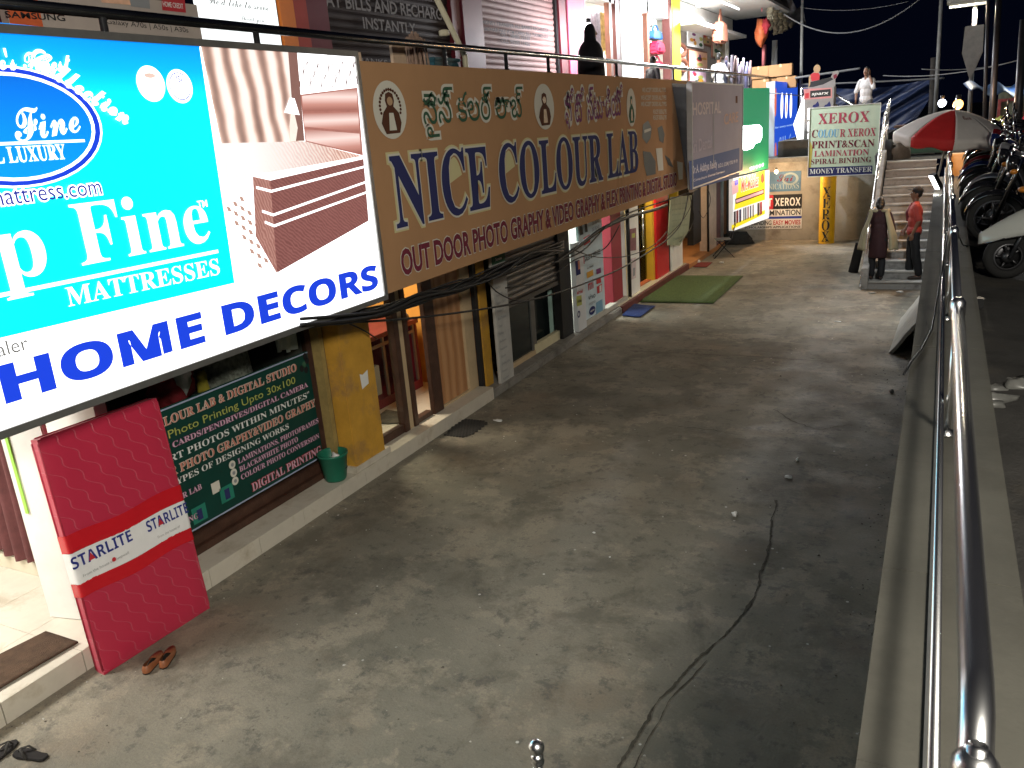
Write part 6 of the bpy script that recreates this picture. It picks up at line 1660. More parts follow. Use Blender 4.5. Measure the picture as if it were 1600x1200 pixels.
for sx_ in (-0.45, 0.5):
    mb = MB(); mb.lathe([(0.0, -0.03), (0.17, -0.03), (0.19, 0), (0.17, 0.03), (0, 0.03)], n=16, M=Matrix.Translation((sx_, 0.2, 0.19)) @ Matrix.Rotation(R(90), 4, 'X')); mb.build('wheel', BLACK, t)
# rubbish on the street, finial
t = thing('plastic_rubbish', 'heap of crumpled grey plastic on the dark street beyond the parapet', 'rubbish', P(1580, 625, Z=zs(4.8) + 0.0))
mb = MB()
random.seed(5)
for k in range(14): crumple(mb, random.uniform(0.03, 0.08), k * 3.1, (random.uniform(-0.22, 0.3), random.uniform(-0.25, 0.35), 0.04), (1.6, 0.8, 0.6))
mb.build('crumpled_plastic', mk('grey_plastic_film', (0.14, 0.14, 0.13), 0.3, var=0.4, sc=10), t)
t = thing('black_box', 'small black box on the street beside the parapet', 'box', P(1524, 481, Z=1.72))
mb = MB(); mb.box((-0.06, -0.05, 0), (0.06, 0.05, 0.09)); mb.build('casing', BLACK, t, bevel=0.008)
bq = P(838, 1168, Y=1.9)
t = thing('railing_post', 'chrome ball finial on a railing post at the bottom edge', 'post', (bq.x, bq.y, 0.0))
mb = MB(); mb.tube([(0, 0, 0), (0, 0, bq.z - 0.06)], 0.016, 12); mb.lathe([(0.0, 0.02), (0.05, 0.02), (0.05, 0.0)], n=16); mb.build('shaft', STEEL, t)
mb = MB(); mb.ell((0, 0, bq.z), 0.027, 24); mb.build('ball', STEEL, t)
mb = MB(); mb.lathe([(0.016, -0.068), (0.022, -0.062), (0.023, -0.05), (0.018, -0.044), (0.021, -0.038), (0.021, -0.03), (0.012, -0.026), (0.01, -0.02)], (0, 0, bq.z), 16); mb.build('collar', STEEL, t)


# ------------------------------------------------------------------ vendor umbrella
t = thing('vendor_umbrella', 'big red and white umbrella tied to the parapet beside the stairs', 'umbrella', (-0.03, 15.9, 2.0))
UR = mk('umbrella_red', (0.62, 0.03, 0.03), 0.6, var=0.08); UW = mk('umbrella_white', (0.75, 0.7, 0.65), 0.65, var=0.06)
tilt = Matrix.Translation((0.16, -0.15, 1.28)) @ Matrix.Rotation(R(6), 4, 'Y') @ Matrix.Rotation(R(5), 4, 'X')
cols = [1, 1, 0, 1, 0, 1, 1, 0]
RU_ = 0.86
for k in range(8):
    a0, a1 = R(275 + 45 * k), R(320 + 45 * k)

    def uf(u, v):
        a = a0 + (a1 - a0) * u; sag = 1 - 0.055 * math.sin(u * math.pi) * min(1, v * 1.2)
        if v <= 0.85: r = RU_ * v / 0.85 * sag; z = -0.37 * (v / 0.85) ** 1.75 - 0.015 * math.sin(u * math.pi) * v
        else: r = RU_ * sag * (1 - 0.02 * (v - 0.85) / 0.15); z = -0.37 - 0.015 - (v - 0.85) / 0.15 * (0.13 + 0.02 * math.sin(u * math.pi * 3))
        return (r * math.cos(a), r * math.sin(a), z)
    mb = MB(); mb.grid(uf, 10, 20, 0, True, tilt); mb.build('canopy_panel', UW if cols[k] else UR, t, solid=0.003)
    mb = MB(); mb.tube([tilt @ Vector((RU_ * f * math.cos(a0), RU_ * f * math.sin(a0), -0.37 * f ** 1.75 - 0.012)) for f in (0.02, 0.3, 0.6, 0.9, 1.0)], 0.006, 5); mb.build('rib', STEEL, t)
vs, fs, bb = glyphs('Coca', 'script'); mb = MB(); vv = []
for a, b2 in vs:
    u = 0.5 + (a - 0.8) * 0.22; v = 0.5 - b2 * 0.22; q = None
    a0, a1 = R(275), R(320); an = a0 + (a1 - a0) * u; r = RU_ * v * (1 - 0.055 * math.sin(u * math.pi) * v * 1.1)
    vv.append((r * math.cos(an), r * math.sin(an), -0.37 * v ** 1.75 - 0.015 * math.sin(u * math.pi) * v + 0.012))
mb.add(vv, fs, 0, False, tilt)
mb.build('lettering', mk('faded_red_print', (0.25, 0.08, 0.06), 0.6, var=0), t)
mb = MB(); mb.tube([(-0.05, 0, 0), tilt @ Vector((0, 0, -0.1)), tilt @ Vector((0, 0, 0.05))], 0.018, 10); mb.build('pole', mk('pale_tube', (0.6, 0.55, 0.52), 0.35, 0.3, var=0.08), t)


# ------------------------------------------------------------------ motorcycles and scooter on the street (forward is +x)
RIMM = mk('alloy_rim', (0.07, 0.07, 0.075), 0.4, 0.8, var=0.1); TYR = mk('tyre_rubber', (0.015, 0.015, 0.015), 0.85, var=0.2)
CHR = mk('chrome_parts', (0.4, 0.4, 0.42), 0.15, 1.0, var=0.05); SEATM = mk('black_vinyl', (0.018, 0.018, 0.02), 0.5, var=0.15)
LENS = mk('headlight_glass', (0.55, 0.58, 0.6), 0.08, 0.3, var=0.05)


def wheel(t, x, r, w):
    M = Matrix.Translation((x, 0, r)) @ Matrix.Rotation(R(90), 4, 'X')
    mb = MB(); mb.lathe([(r - w * 0.9, -w * 0.4), (r - w * 0.4, -w * 0.55), (r - 0.01, -w * 0.3), (r, 0), (r - 0.01, w * 0.3), (r - w * 0.4, w * 0.55), (r - w * 0.9, w * 0.4), (r - w * 0.9, -w * 0.4)], n=28, M=M); wh = mb.build('wheel', TYR, t)
    mb = MB(); ri = r - w * 0.85
    mb.lathe([(ri - 0.025, -w * 0.35), (ri, -w * 0.38), (ri, w * 0.38), (ri - 0.025, w * 0.35), (ri - 0.025, -w * 0.35)], n=24, M=M)
    mb.lathe([(0, -0.05), (0.05, -0.05), (0.06, 0), (0.05, 0.05), (0, 0.05)], n=14, M=M)
    for k in range(5):
        a = k * 2 * math.pi / 5; mb.tube([(0.04 * math.cos(a), 0.04 * math.sin(a), 0), (ri * math.cos(a + 0.1), ri * math.sin(a + 0.1), 0)], 0.014, 6, M=M)
    mb.lathe([(0.05, 0.055), (0.12, 0.055), (0.12, 0.06), (0.05, 0.06)], n=18, M=M)
    mb.build('rim', RIMM, wh)
    return wh


def motorcycle(label, paint, loc, rz):
    t = thing('motorcycle', label, 'motorcycle', loc, rz, 'motorcycles parked along the parapet')
    wheel(t, 0.66, 0.3, 0.085); wheel(t, -0.6, 0.3, 0.1)
    mb = MB()
    mb.box((-0.12, -0.13, 0.24), (0.22, 0.13, 0.46)); mb.lathe([(0.0, 0), (0.1, 0), (0.1, 0.26), (0.085, 0.28), (0, 0.28)], (0.12, 0, 0.42), 14)
    mb.tube([(0.46, 0, 0.86), (0.3, 0, 0.45), (0.22, 0, 0.22), (-0.3, 0, 0.25), (-0.38, 0, 0.55)], 0.025, 8); mb.tube([(0.46, 0, 0.9), (0.0, 0, 0.68), (-0.7, 0, 0.72)], 0.025, 8)
    for s in (-0.09, 0.09): mb.tube([(-0.25, s, 0.33), (-0.6, s, 0.3)], 0.02, 6); mb.tube([(-0.6, s, 0.32), (-0.5, s, 0.7)], 0.028, 8)
    for z in (0.5, 0.55, 0.6): mb.lathe([(0.08, z), (0.125, z + 0.005), (0.125, z + 0.015), (0.08, z + 0.02)], (0.12, 0, 0), 14)
    mb.build('engine_frame', DKMETAL, t)
    mb = MB(); mb.tube([(0.4, 0, 0.82), (0.28, 0, 0.86), (0.05, 0, 0.84), (-0.12, 0, 0.76)], [0.07, 0.15, 0.145, 0.08], 16); mb.build('fuel_tank', paint, t)
    mb = MB(); mb.prism([(-0.72, 0.76), (-0.5, 0.74), (-0.1, 0.72), (0.02, 0.78), (-0.1, 0.82), (-0.4, 0.81), (-0.74, 0.86), (-0.8, 0.82)], -0.11, 0.11, 'y'); mb.build('seat', SEATM, t, bevel=0.025)
    mb = MB(); mb.prism([(-0.05, 0.5), (-0.12, 0.7), (-0.75, 0.76), (-0.86, 0.74), (-0.5, 0.58)], -0.095, 0.095, 'y'); mb.build('side_cowl', paint, t, bevel=0.02)
    mb = MB()
    for s in (-0.085, 0.085): mb.tube([(0.66, s, 0.3), (0.5, s, 0.78), (0.44, s, 0.98)], [0.028, 0.026, 0.02], 8)
    mb.build('fork', CHR, t)
    mb = MB(); mb.grid(lambda u, v: (0.66 + 0.335 * math.cos(R(20 + 130 * u)), (v - 0.5) * 0.13, 0.3 + 0.335 * math.sin(R(20 + 130 * u)) - 0.05 * (2 * v - 1) ** 2), 14, 6); mb.build('front_fender', paint, t, solid=0.006)
    mb = MB(); mb.grid(lambda u, v: (-0.6 + 0.35 * math.cos(R(60 + 120 * u)), (v - 0.5) * 0.15, 0.3 + 0.35 * math.sin(R(60 + 120 * u)) - 0.05 * (2 * v - 1) ** 2), 14, 6); mb.build('rear_fender', SEATM, t, solid=0.006)
    hb = MB(); hb.tube([(0.28, -0.36, 1.0), (0.38, -0.26, 1.04), (0.44, -0.08, 1.0), (0.44, 0.08, 1.0), (0.38, 0.26, 1.04), (0.28, 0.36, 1.0)], 0.013, 8); hbo = hb.build('handlebar', CHR, t)
    for s in (-1, 1):
        mb = MB(); mb.tube([(0.24, s * 0.4, 0.985), (0.33, s * 0.31, 1.02)], 0.02, 8); mb.build('grip', SEATM, hbo)
        mb = MB(); mb.tube([(0.36, s * 0.27, 1.04), (0.36, s * 0.34, 1.2)], 0.008, 6); mb.ell((0.36, s * 0.36, 1.24), (0.02, 0.07, 0.045), 12); mb.build('mirror', CHR if s > 0 else SEATM, t)
        mb = MB(); mb.ell((0.5, s * 0.16, 0.86), (0.04, 0.03, 0.03), 10); mb.build('indicator', mk('amber_lens', (0.5, 0.18, 0.02), 0.3, var=0), t)
    mb = MB(); mb.lathe([(0.0, -0.08), (0.06, -0.07), (0.095, 0.0), (0.1, 0.05), (0.09, 0.055)], n=20, M=Matrix.Translation((0.52, 0, 0.92)) @ Matrix.Rotation(R(90), 4, 'Y')); h = mb.build('headlight', paint, t)
    mb = MB(); mb.lathe([(0.0, 0.08), (0.05, 0.075), (0.088, 0.056)], n=20, M=Matrix.Translation((0.52, 0, 0.92)) @ Matrix.Rotation(R(90), 4, 'Y')); mb.build('lens', LENS, h)
    mb = MB(); mb.tube([(0.2, -0.14, 0.3), (0.05, -0.15, 0.2), (-0.3, -0.16, 0.26), (-0.75, -0.17, 0.36)], [0.022, 0.025, 0.04, 0.045], 10); mb.build('exhaust', CHR, t)
    mb = MB(); mb.box((-0.87, -0.06, 0.66), (-0.82, 0.06, 0.74)); mb.build('tail_light', mk('red_lens', (0.4, 0.01, 0.01), 0.2, var=0), t, bevel=0.01)
    mb = MB(); mb.tube([(0.0, 0.14, 0.25), (-0.05, 0.3, 0.01)], 0.012, 6); mb.build('side_stand', DKMETAL, t)
    return t


PB = mk('black_gloss_paint', (0.012, 0.012, 0.014), 0.12, var=0.05, coat=0.6)
proto = motorcycle('black motorcycle parked beside the parapet', PB, (1.25, 10.9, zs(10.9)), R(170))
PBL2 = mk('dark_blue_gloss', (0.01, 0.02, 0.09), 0.12, var=0.05, coat=0.6); PRD = mk('dark_red_gloss', (0.16, 0.008, 0.01), 0.12, var=0.05, coat=0.6); PSL = mk('silver_gloss', (0.3, 0.3, 0.32), 0.2, 0.5, var=0.05)
bikes = [(1.2, 11.7, 172, None, 'black motorcycle second along the parapet from the white scooter'), (1.25, 12.45, 165, PSL, 'silver tanked motorcycle in the middle of the row along the parapet'), (1.2, 13.2, 175, None, 'black motorcycle just beyond the silver tanked one'), (1.2, 14.0, 168, PBL2, 'dark blue motorcycle in the row along the parapet'), (1.25, 14.9, 172, PRD, 'dark red motorcycle near the umbrella'), (1.3, 15.9, 170, None, 'black motorcycle next beyond the dark red one'), (1.3, 17.0, 176, None, 'black motorcycle at the far end of the row near the umbrella'),
         (2.9, 12.2, 185, None, 'black motorcycle in the second row nearest the right edge'), (2.9, 13.6, 178, PSL, 'silver motorcycle in the second row away from the parapet'), (3.0, 15.2, 180, PRD, 'dark red motorcycle in the second row away from the parapet'), (3.1, 17.0, 175, None, 'black motorcycle at the far end of the second row')]
proto['label'] = 'black motorcycle next to the white scooter in the row along the parapet'
for x, y, a, mt, lb in bikes:
    c = copy_tree(proto); c.location = (x, y, zs(y)); c.rotation_euler = (R(-7), 0, R(a)); c['label'] = lb
    if mt:
        for ch in c.children:
            if ch.data and ch.data.materials and ch.data.materials[0] == PB:
                ch.data = ch.data.copy(); ch.data.materials[0] = mt
proto.rotation_euler = (R(-7), 0, R(170))

WSC = mk('white_scooter_paint', (0.42, 0.43, 0.4), 0.18, var=0.04, coat=0.5)
sc_ = thing('scooter', 'pale white scooter nearest the camera on the dark street, its nose towards the parapet', 'scooter', (1.2, 9.3, zs(9.3)), R(190))
wheel(sc_, 0.58, 0.215, 0.09); wheel(sc_, -0.6, 0.215, 0.1)


def shell(name, fn, mat, nu=16, nv=16, th=0.012):
    mb = MB(); mb.grid(fn, nu, nv); return mb.build(name, mat, sc_, solid=th)


# pointed front fender over the wheel


def fend(u, v):
    a = (v - 0.5) * 2; w = 0.2 * (1 - u ** 2.4) + 0.012
    return (0.22 + 0.62 * u, a * w * (1 - 0.15 * a * a), (0.74 - 0.30 * u ** 1.5) - (0.3 - 0.2 * u) * abs(a) ** 2.2)


shell('front_fender', fend, WSC, 20, 16)
mb = MB(); mb.tube([fend(u, 0.0) for u in (0.1, 0.4, 0.7, 0.9, 1.0)], 0.009, 6); mb.tube([fend(u, 1.0) for u in (0.1, 0.4, 0.7, 0.9, 1.0)], 0.009, 6); mb.build('fender_trim', CHR, sc_)
# leg shield
shell('front_apron', lambda u, v: (0.36 - 0.16 * u + 0.16 * math.cos((v - 0.5) * 2.6) * (1 - 0.35 * u), (v - 0.5) * (0.5 - 0.06 * u + 0.08 * math.sin(u * 3.1)), 0.48 + 0.5 * u), WSC)
shell('inner_shield', lambda u, v: (0.26 - 0.16 * u, (v - 0.5) * 0.44, 0.3 + 0.65 * u), SEATM)
mb = MB(); mb.box((-0.25, -0.2, 0.27), (0.28, 0.2, 0.31)); mb.build('floorboard', SEATM, sc_, bevel=0.01)
mb = MB(); mb.tube([(-0.2, 0, 0.55), (-0.35, 0, 0.58), (-0.7, 0, 0.62), (-0.95, 0, 0.66)], [0.16, 0.2, 0.18, 0.08], 18); mb.build('rear_body', WSC, sc_)
mb = MB(); mb.prism([(-0.2, 0.72), (-0.15, 0.78), (-0.4, 0.8), (-0.85, 0.84), (-0.9, 0.78), (-0.6, 0.72)], -0.13, 0.13, 'y'); mb.build('seat', SEATM, sc_, bevel=0.03)
mb = MB(); mb.tube([(0.2, -0.13, 1.02), (0.26, 0, 1.05), (0.2, 0.13, 1.02)], [0.05, 0.1, 0.05], 14); mb.build('handle_cowl', WSC, sc_)
hb = MB(); hb.tube([(0.12, -0.34, 1.03), (0.2, -0.1, 1.02), (0.2, 0.1, 1.02), (0.12, 0.34, 1.03)], 0.013, 8); hbo = hb.build('handlebar', SEATM, sc_)
mb = MB(); mb.ell((0.34, 0, 1.05), (0.04, 0.085, 0.065), 16); mb.build('headlight', LENS, sc_)
for s in (-1, 1):
    mb = MB(); mb.tube([(0.14, s * 0.24, 1.04), (0.15, s * 0.3, 1.2)], 0.008, 6); mb.ell((0.15, s * 0.32, 1.24), (0.02, 0.065, 0.045), 12); mb.build('mirror', SEATM, sc_)
    mb = MB(); mb.ell((0.46, s * 0.17, 0.83), (0.05, 0.06, 0.03), 12); mb.build('indicator', mk('amber_lens', (0.5, 0.18, 0.02)), sc_)
    mb = MB(); mb.tube([(0.58, s * 0.09, 0.215), (0.45, s * 0.08, 0.55)], 0.02, 8); mb.build('fork_leg', DKMETAL, sc_)
mb = MB(); mb.tube([(-0.2, -0.15, 0.2), (-0.8, -0.2, 0.3)], [0.03, 0.055], 10); mb.build('exhaust', DKMETAL, sc_)

# ------------------------------------------------------------------ people
SKIN = mk('brown_skin', (0.17, 0.082, 0.048), 0.5, var=0.06); HAIR = mk('black_hair', (0.008, 0.007, 0.006), 0.5, var=0.2, sc=40)
EYEW = mk('eye_white', (0.6, 0.58, 0.55), 0.3, var=0); SHOE = mk('dark_sandal', (0.03, 0.02, 0.015), 0.6, var=0.1)


def limb(mb, pts, rs, n=12):
    for p, r in zip(pts, rs): mb.ell(p, r, 10)
    mb.tube(pts, rs, n)


def hand(mb, w, d, s, curl=0.35):
    """palm, four unequal curved fingers and a thumb on its side; d points down the hand"""
    w = Vector(w); d = Vector(d).normalized(); side = Vector((0, -1, 0)) if abs(d.y) < 0.8 else Vector((1, 0, 0))
    side = (side - d * side.dot(d)).normalized(); nrm = d.cross(side)
    for k in range(4): mb.tube([w, w + d * 0.085 + side * (0.012 + 0.0 - 0.019 * (k - 1))], 0.014, 8)
    for k, l in enumerate((0.066, 0.076, 0.07, 0.055)):
        b0 = w + d * 0.085 + side * (0.03 - 0.02 * k); mb.tube([b0, b0 + d * l * 0.5 + nrm * s * curl * 0.02, b0 + d * l * 0.95 + nrm * s * curl * 0.06], [0.0095, 0.009, 0.0075], 7)
    b0 = w + d * 0.025 + side * 0.02; mb.tube([b0, b0 + d * 0.035 + side * 0.028, b0 + d * 0.065 + side * 0.034 + nrm * s * 0.01], [0.012, 0.011, 0.009], 7)


def person(label, loc, rz, h, arms, legs, shirt, trousers, sleeve=0.6, hair='short', head_turn=0.0, head_up=0.0, shirt_z=0.86, legs_on=True, face=True, cat='person', shoes=True):
    t = thing('person', label, cat, loc, rz); k = h / 1.7
    t.scale = (k, k, k)
    HM = Matrix.Translation((0, -0.02, 1.5)) @ Matrix.Rotation(head_turn, 4, 'Z') @ Matrix.Rotation(-head_up, 4, 'X')
    mb = MB()
    mb.ell((0, 0, 0.93), (0.15, 0.105, 0.12), 14); mb.ell((0, 0, 1.1), (0.13, 0.095, 0.16), 14); mb.ell((0, -0.005, 1.27), (0.16, 0.105, 0.16), 14)
    limb(mb, [(0, 0, 1.36), (0, -0.01, 1.45), (0, -0.02, 1.54)], [0.07, 0.056, 0.055])
    o = len(mb.v)
    mb.ell((0, 0, 0.115), (0.075, 0.092, 0.115), 18); mb.ell((0, -0.02, 0.05), (0.055, 0.065, 0.06), 12)
    mb.tube([(0, -0.088, 0.13), (0, -0.108, 0.085), (0, -0.09, 0.075)], [0.009, 0.015, 0.013], 8)
    for s in (-1, 1): mb.ell((s * 0.077, 0.005, 0.1), (0.012, 0.022, 0.032), 10)
    mb.ell((0, -0.084, 0.045), (0.024, 0.012, 0.011), 10)
    for i in range(o, len(mb.v)): mb.v[i] = tuple(HM @ Vector(mb.v[i]))
    for s, (el, wr, hd) in zip((-1, 1), arms):
        limb(mb, [(s * 0.17, 0, 1.38), el, wr], [0.052, 0.04, 0.028]); hand(mb, wr, hd, s)
    for s, (kn, an) in zip((-1, 1), legs):
        limb(mb, [(s * 0.09, 0, 0.9), kn, an], [0.085, 0.055, 0.036]); a = Vector(an); limb(mb, [a + Vector((0, 0.03, -0.05)), a + Vector((0, -0.08, -0.06)), a + Vector((0, -0.15, -0.065))], [0.034, 0.034, 0.026])
    mb.build('body', SKIN, t, remesh=0.0085)
    mb = MB()
    mb.ell((0, 0, shirt_z + 0.06), (0.185, 0.135, 0.14), 16); mb.ell((0, 0, 1.1), (0.165, 0.125, 0.2), 16); mb.ell((0, -0.003, 1.27), (0.185, 0.13, 0.165), 16)
    limb(mb, [(-0.15, 0, 1.385), (0, 0, 1.425), (0.15, 0, 1.385)], [0.062, 0.066, 0.062])
    for s, (el, wr, hd) in zip((-1, 1), arms):
        e = Vector(el); w = Vector(wr); q = [Vector((s * 0.17, 0, 1.38)), e] if sleeve > 0.5 else [Vector((s * 0.17, 0, 1.38)), Vector((s * 0.17, 0, 1.38)).lerp(e, 0.85)]
        if sleeve > 0.9: q.append(e.lerp(w, 0.95)); limb(mb, q, [0.07, 0.056, 0.045])
        else: limb(mb, q, [0.072, 0.062])
    mb.build('shirt', shirt, t, remesh=0.011, crease=0.012)
    if trousers is not None:
        mb = MB(); mb.ell((0, 0, 0.93), (0.165, 0.12, 0.13), 14)
        for s, (kn, an) in zip((-1, 1), legs):
            kn_, an_ = Vector(kn), Vector(an); limb(mb, [(s * 0.09, 0, 0.88), kn_, an_ + Vector((0, 0.01, 0.02))], [0.1, 0.078, 0.068])
        mb.build('trousers', trousers, t, remesh=0.011, crease=0.012)
    if shoes:
        for s, (kn, an) in zip((-1, 1), legs):
            mb = MB(); a = Vector(an); limb(mb, [a + Vector((0, 0.035, -0.062)), a + Vector((0, -0.08, -0.066)), a + Vector((0, -0.15, -0.07))], [0.038, 0.04, 0.032]); mb.build('shoe', SHOE, t, remesh=0.01)
    if hair:
        mb = MB(); mb.ell((0, 0.014, 0.132), (0.083, 0.095, 0.112), 18)
        if hair == 'bun': mb.ell((0, 0.1, 0.06), (0.07, 0.06, 0.07), 12); mb.ell((0, 0.04, 0.09), (0.098, 0.09, 0.11), 12)
        for i in range(len(mb.v)):
            v = Vector(mb.v[i])
            if v.y < -0.045 and v.z < 0.19: v.y = -0.045
            mb.v[i] = tuple(HM @ v)
        mb.build('hair', HAIR, t, remesh=0.009)
    if face:
        for s in (-1, 1):
            mb = MB(); mb.ell((s * 0.032, -0.081, 0.122), (0.013, 0.008, 0.008), 10, M=HM); e = mb.build('eye', EYEW, t)
            mb = MB(); mb.ell((s * 0.032, -0.087, 0.122), (0.006, 0.004, 0.006), 8, M=HM); mb.build('pupil', INK, e)
    return t, HM


down = lambda s, y=0.0: ((s * 0.235, y + 0.02, 1.12), (s * 0.25, y - 0.03, 0.88), (0, -0.1, -1))
stand = [((-0.1, -0.01, 0.49), (-0.1, 0.02, 0.095)), ((0.1, -0.01, 0.49), (0.1, 0.02, 0.095))]
MAR = mk('maroon_kurta', (0.028, 0.008, 0.01), 0.8, var=0.15, sc=8); BLT = mk('black_trousers', (0.01, 0.01, 0.012), 0.8, var=0.1)
KHK = mk('cream_shawl', (0.3, 0.27, 0.17), 0.8, var=0.12, sc=6)
zst = 2.2 / 14
t, HM = person('woman seen from behind on the bottom step in a cream shawl over a maroon kurta', (-1.0, 17.5, zst), R(176), 1.56, [((-0.26, 0.02, 1.14), (-0.3, -0.08, 0.93), (0, -0.3, -1)), ((0.26, 0.02, 1.14), (0.3, -0.08, 0.93), (0, -0.3, -1))], [((-0.09, -0.05, 0.5), (-0.09, 0.05, 0.1)), ((0.1, -0.01, 0.49), (0.1, 0.02, 0.095))], MAR, BLT, 1.0, 'bun', face=False)
mb = MB()
mb.grid(lambda u, v: ((0.15 + 0.015 * v + 0.014 * math.sin(u * 19) * v) * math.cos(u * 2 * math.pi) * 1.05, (0.12 + 0.03 * v + 0.012 * math.sin(u * 23 + 1) * v) * math.sin(u * 2 * math.pi), 1.1 - 0.62 * v), 48, 12); mb.build('kurta_skirt', MAR, t, solid=0.01)
for s in (-1, 1):
    def sh(u, v):
        a = R(-60 + 150 * u); r = 0.085 + 0.06 * v + 0.014 * math.sin(u * 14 + v * 2) * v
        cx, cy, cz = (0.12 + 0.11 * min(1, v * 1.6)), 0.02, 1.48 - 0.78 * v - 0.1 * (1 - u) * v
        return (s * (cx + r * math.cos(a) * (0.6 + 0.5 * v)), cy + r * math.sin(a) * 1.3, cz + 0.03 * math.cos(a) * (1 - v) - 0.08 * max(0, abs(a) - 0.9))
    mb = MB(); mb.grid(sh, 26, 18); mb.build('shawl', KHK, t, solid=0.012, crease=0.012)
mb = MB(); mb.tube([(-0.2, 0.03, 1.46), (-0.1, 0.09, 1.47), (0, -0.03, 1.44)], 0.03, 8); mb.tube([(0.2, 0.03, 1.46), (0.1, 0.09, 1.47), (0, -0.03, 1.44)], 0.03, 8); mb.build('shawl_collar', KHK, t)
ORR = mk('orange_red_polo', (0.33, 0.04, 0.03), 0.75, var=0.1, sc=8)
t, HM = person('man in an orange red polo shirt and black cap standing sideways on the bottom step', (-0.38, 17.62, zst), R(-84), 1.72, [((-0.23, -0.02, 1.12), (-0.2, -0.14, 0.92), (0.1, -0.5, -0.8)), ((0.22, 0.05, 1.12), (0.2, -0.04, 0.9), (0, -0.2, -1))], [((-0.09, -0.04, 0.5), (-0.1, -0.04, 0.095)), ((0.1, 0.04, 0.49), (0.1, 0.1, 0.095))], ORR, BLT, 0.5, 'short', head_up=0.15)
mb = MB(); mb.ell((0, 0.01, 0.165), (0.088, 0.1, 0.085), 16, M=HM); cp = mb.build('cap', BLT, t)
mb = MB(); mb.prism([(-0.065, -0.06), (-0.05, -0.15), (0, -0.17), (0.05, -0.15), (0.065, -0.06)], 0.165, 0.177, 'z', M=HM); mb.build('brim', BLT, cp)
mb = MB(); limb(mb, [(-0.16, -0.05, 1.4), (-0.1, -0.12, 1.25), (-0.08, -0.13, 1.1)], [0.04, 0.05, 0.02]); mb.build('scarf', mk('dark_red_scarf', (0.12, 0.01, 0.015), 0.8), t, remesh=0.012)
BQ = mk('black_cloak_cloth', (0.006, 0.006, 0.009), 0.85, var=0.2)
t, HM = person('person in a black hooded cloak standing with their back turned at the upper rail', (-5.55, 14.25, 3.4), R(120), 1.7, [down(-1), down(1)], stand, BQ, BLT, 1.0, None, face=False)
mb = MB()
mb.lathe([(0.0, 1.76), (0.06, 1.75), (0.1, 1.7), (0.115, 1.62), (0.115, 1.55), (0.13, 1.48), (0.2, 1.42), (0.25, 1.34), (0.28, 1.15), (0.29, 0.9), (0.31, 0.5), (0.34, 0.06)], n=32, M=Matrix.Diagonal((1, 0.8, 1, 1)))
for i in range(len(mb.v)):
    v = mb.v[i]; f = max(0, 1.4 - v[2]) * 0.02; a = math.atan2(v[1], v[0]); mb.v[i] = (v[0] + f * math.cos(a * 9), v[1] + f * math.sin(a * 7), v[2])
mb.build('cloak', BQ, t, solid=0.01)
DJ = mk('dark_grey_jacket', (0.01, 0.01, 0.012), 0.6, var=0.5, sc=14)
person('short dark haired person in a dark jacket low behind the upper rail', (-5.6, 17.95, 3.4), R(150), 1.36, [down(-1), down(1)], stand, DJ, BLT, 1.0, 'short', face=False)
WSH = mk('white_shirt', (0.48, 0.46, 0.46), 0.75, var=0.07, sc=8)
t, HM = person('man in a white shirt with a shoulder strap looking over the upper rail', (-5.5, 23.45, 3.4), R(155), 1.64, [((-0.24, -0.1, 1.15), (-0.2, -0.3, 1.08), (0, -1, -0.1)), ((0.24, -0.08, 1.15), (0.2, -0.28, 1.08), (0, -1, -0.1))], stand, WSH, BLT, 0.6, 'short')
mb = MB(); mb.tube([(-0.16, 0.0, 1.45), (-0.05, 0.14, 1.25), (0.12, 0.15, 1.0), (0.2, 0.08, 0.88)], 0.014, 6); mb.build('strap', BLT, t)
t, HM = person('person in white shirt holding a phone to the ear above the copy shop board', (-1.99, 25.75, 2.66), R(-25), 1.74, [((-0.24, -0.06, 1.12), (-0.2, -0.14, 0.9), (0, -0.1, -1)), ((0.27, -0.14, 1.2), (0.13, -0.09, 1.5), (-0.15, 0.05, 1))], stand, WSH, mk('grey_trousers', (0.12, 0.12, 0.13), 0.8, var=0.1), 0.6, 'short')
mb = MB(); mb.box((0.088, -0.11, 1.53), (0.1, -0.05, 1.66)); tag(mb.build('phone', BLACK, loc=t.location, rot=(0, 0, R(-25))), 'dark phone held to the ear by the person in white on the terrace', 'phone')

# ------------------------------------------------------------------ lamps seen or inferred to be lit, and an added awning tube
def bulb(name, label, loc, r, col, power, emit, cat='lamp', size=None):
    t = thing(name, label, cat, loc)
    mb = MB(); mb.ell((0, 0, 0), r, 16); mb.build('bulb', emis('glow_%s' % label[:18].replace(' ', '_'), col, emit), t)
    mb = MB(); mb.lathe([(0.0, r * 2.0), (r * 0.5, r * 1.9), (r * 0.5, r * 0.95), (0, r * 0.9)], n=12); mb.build('cap', DKMETAL, t)
    lampdata('lamp_light', 'POINT', t, (0, 0, -r * 1.3 - (0.2 if power > 1000 else 0)), power, col, size or r)
    return t


def tube_light(label, loc, ln, col, power, along='y'):
    t = thing('tube_light', label, 'lamp', loc)
    d = (0, ln / 2, 0) if along == 'y' else (ln / 2, 0, 0)
    mb = MB(); mb.tube([tuple(-x for x in d), d], 0.02, 8); mb.build('tube', emis('glow_tube_%d' % int(power), col, 6), t)
    mb = MB(); mb.box((-0.03 - d[0], -0.03 - d[1], 0.03), (0.03 + d[0], 0.03 + d[1], 0.055)); mb.build('batten', WHITE, t)
    o = lampdata('lamp_light', 'AREA', t, (0, 0, -0.05), power, col, 1.0); o.data.size_y = 1.0
    return t


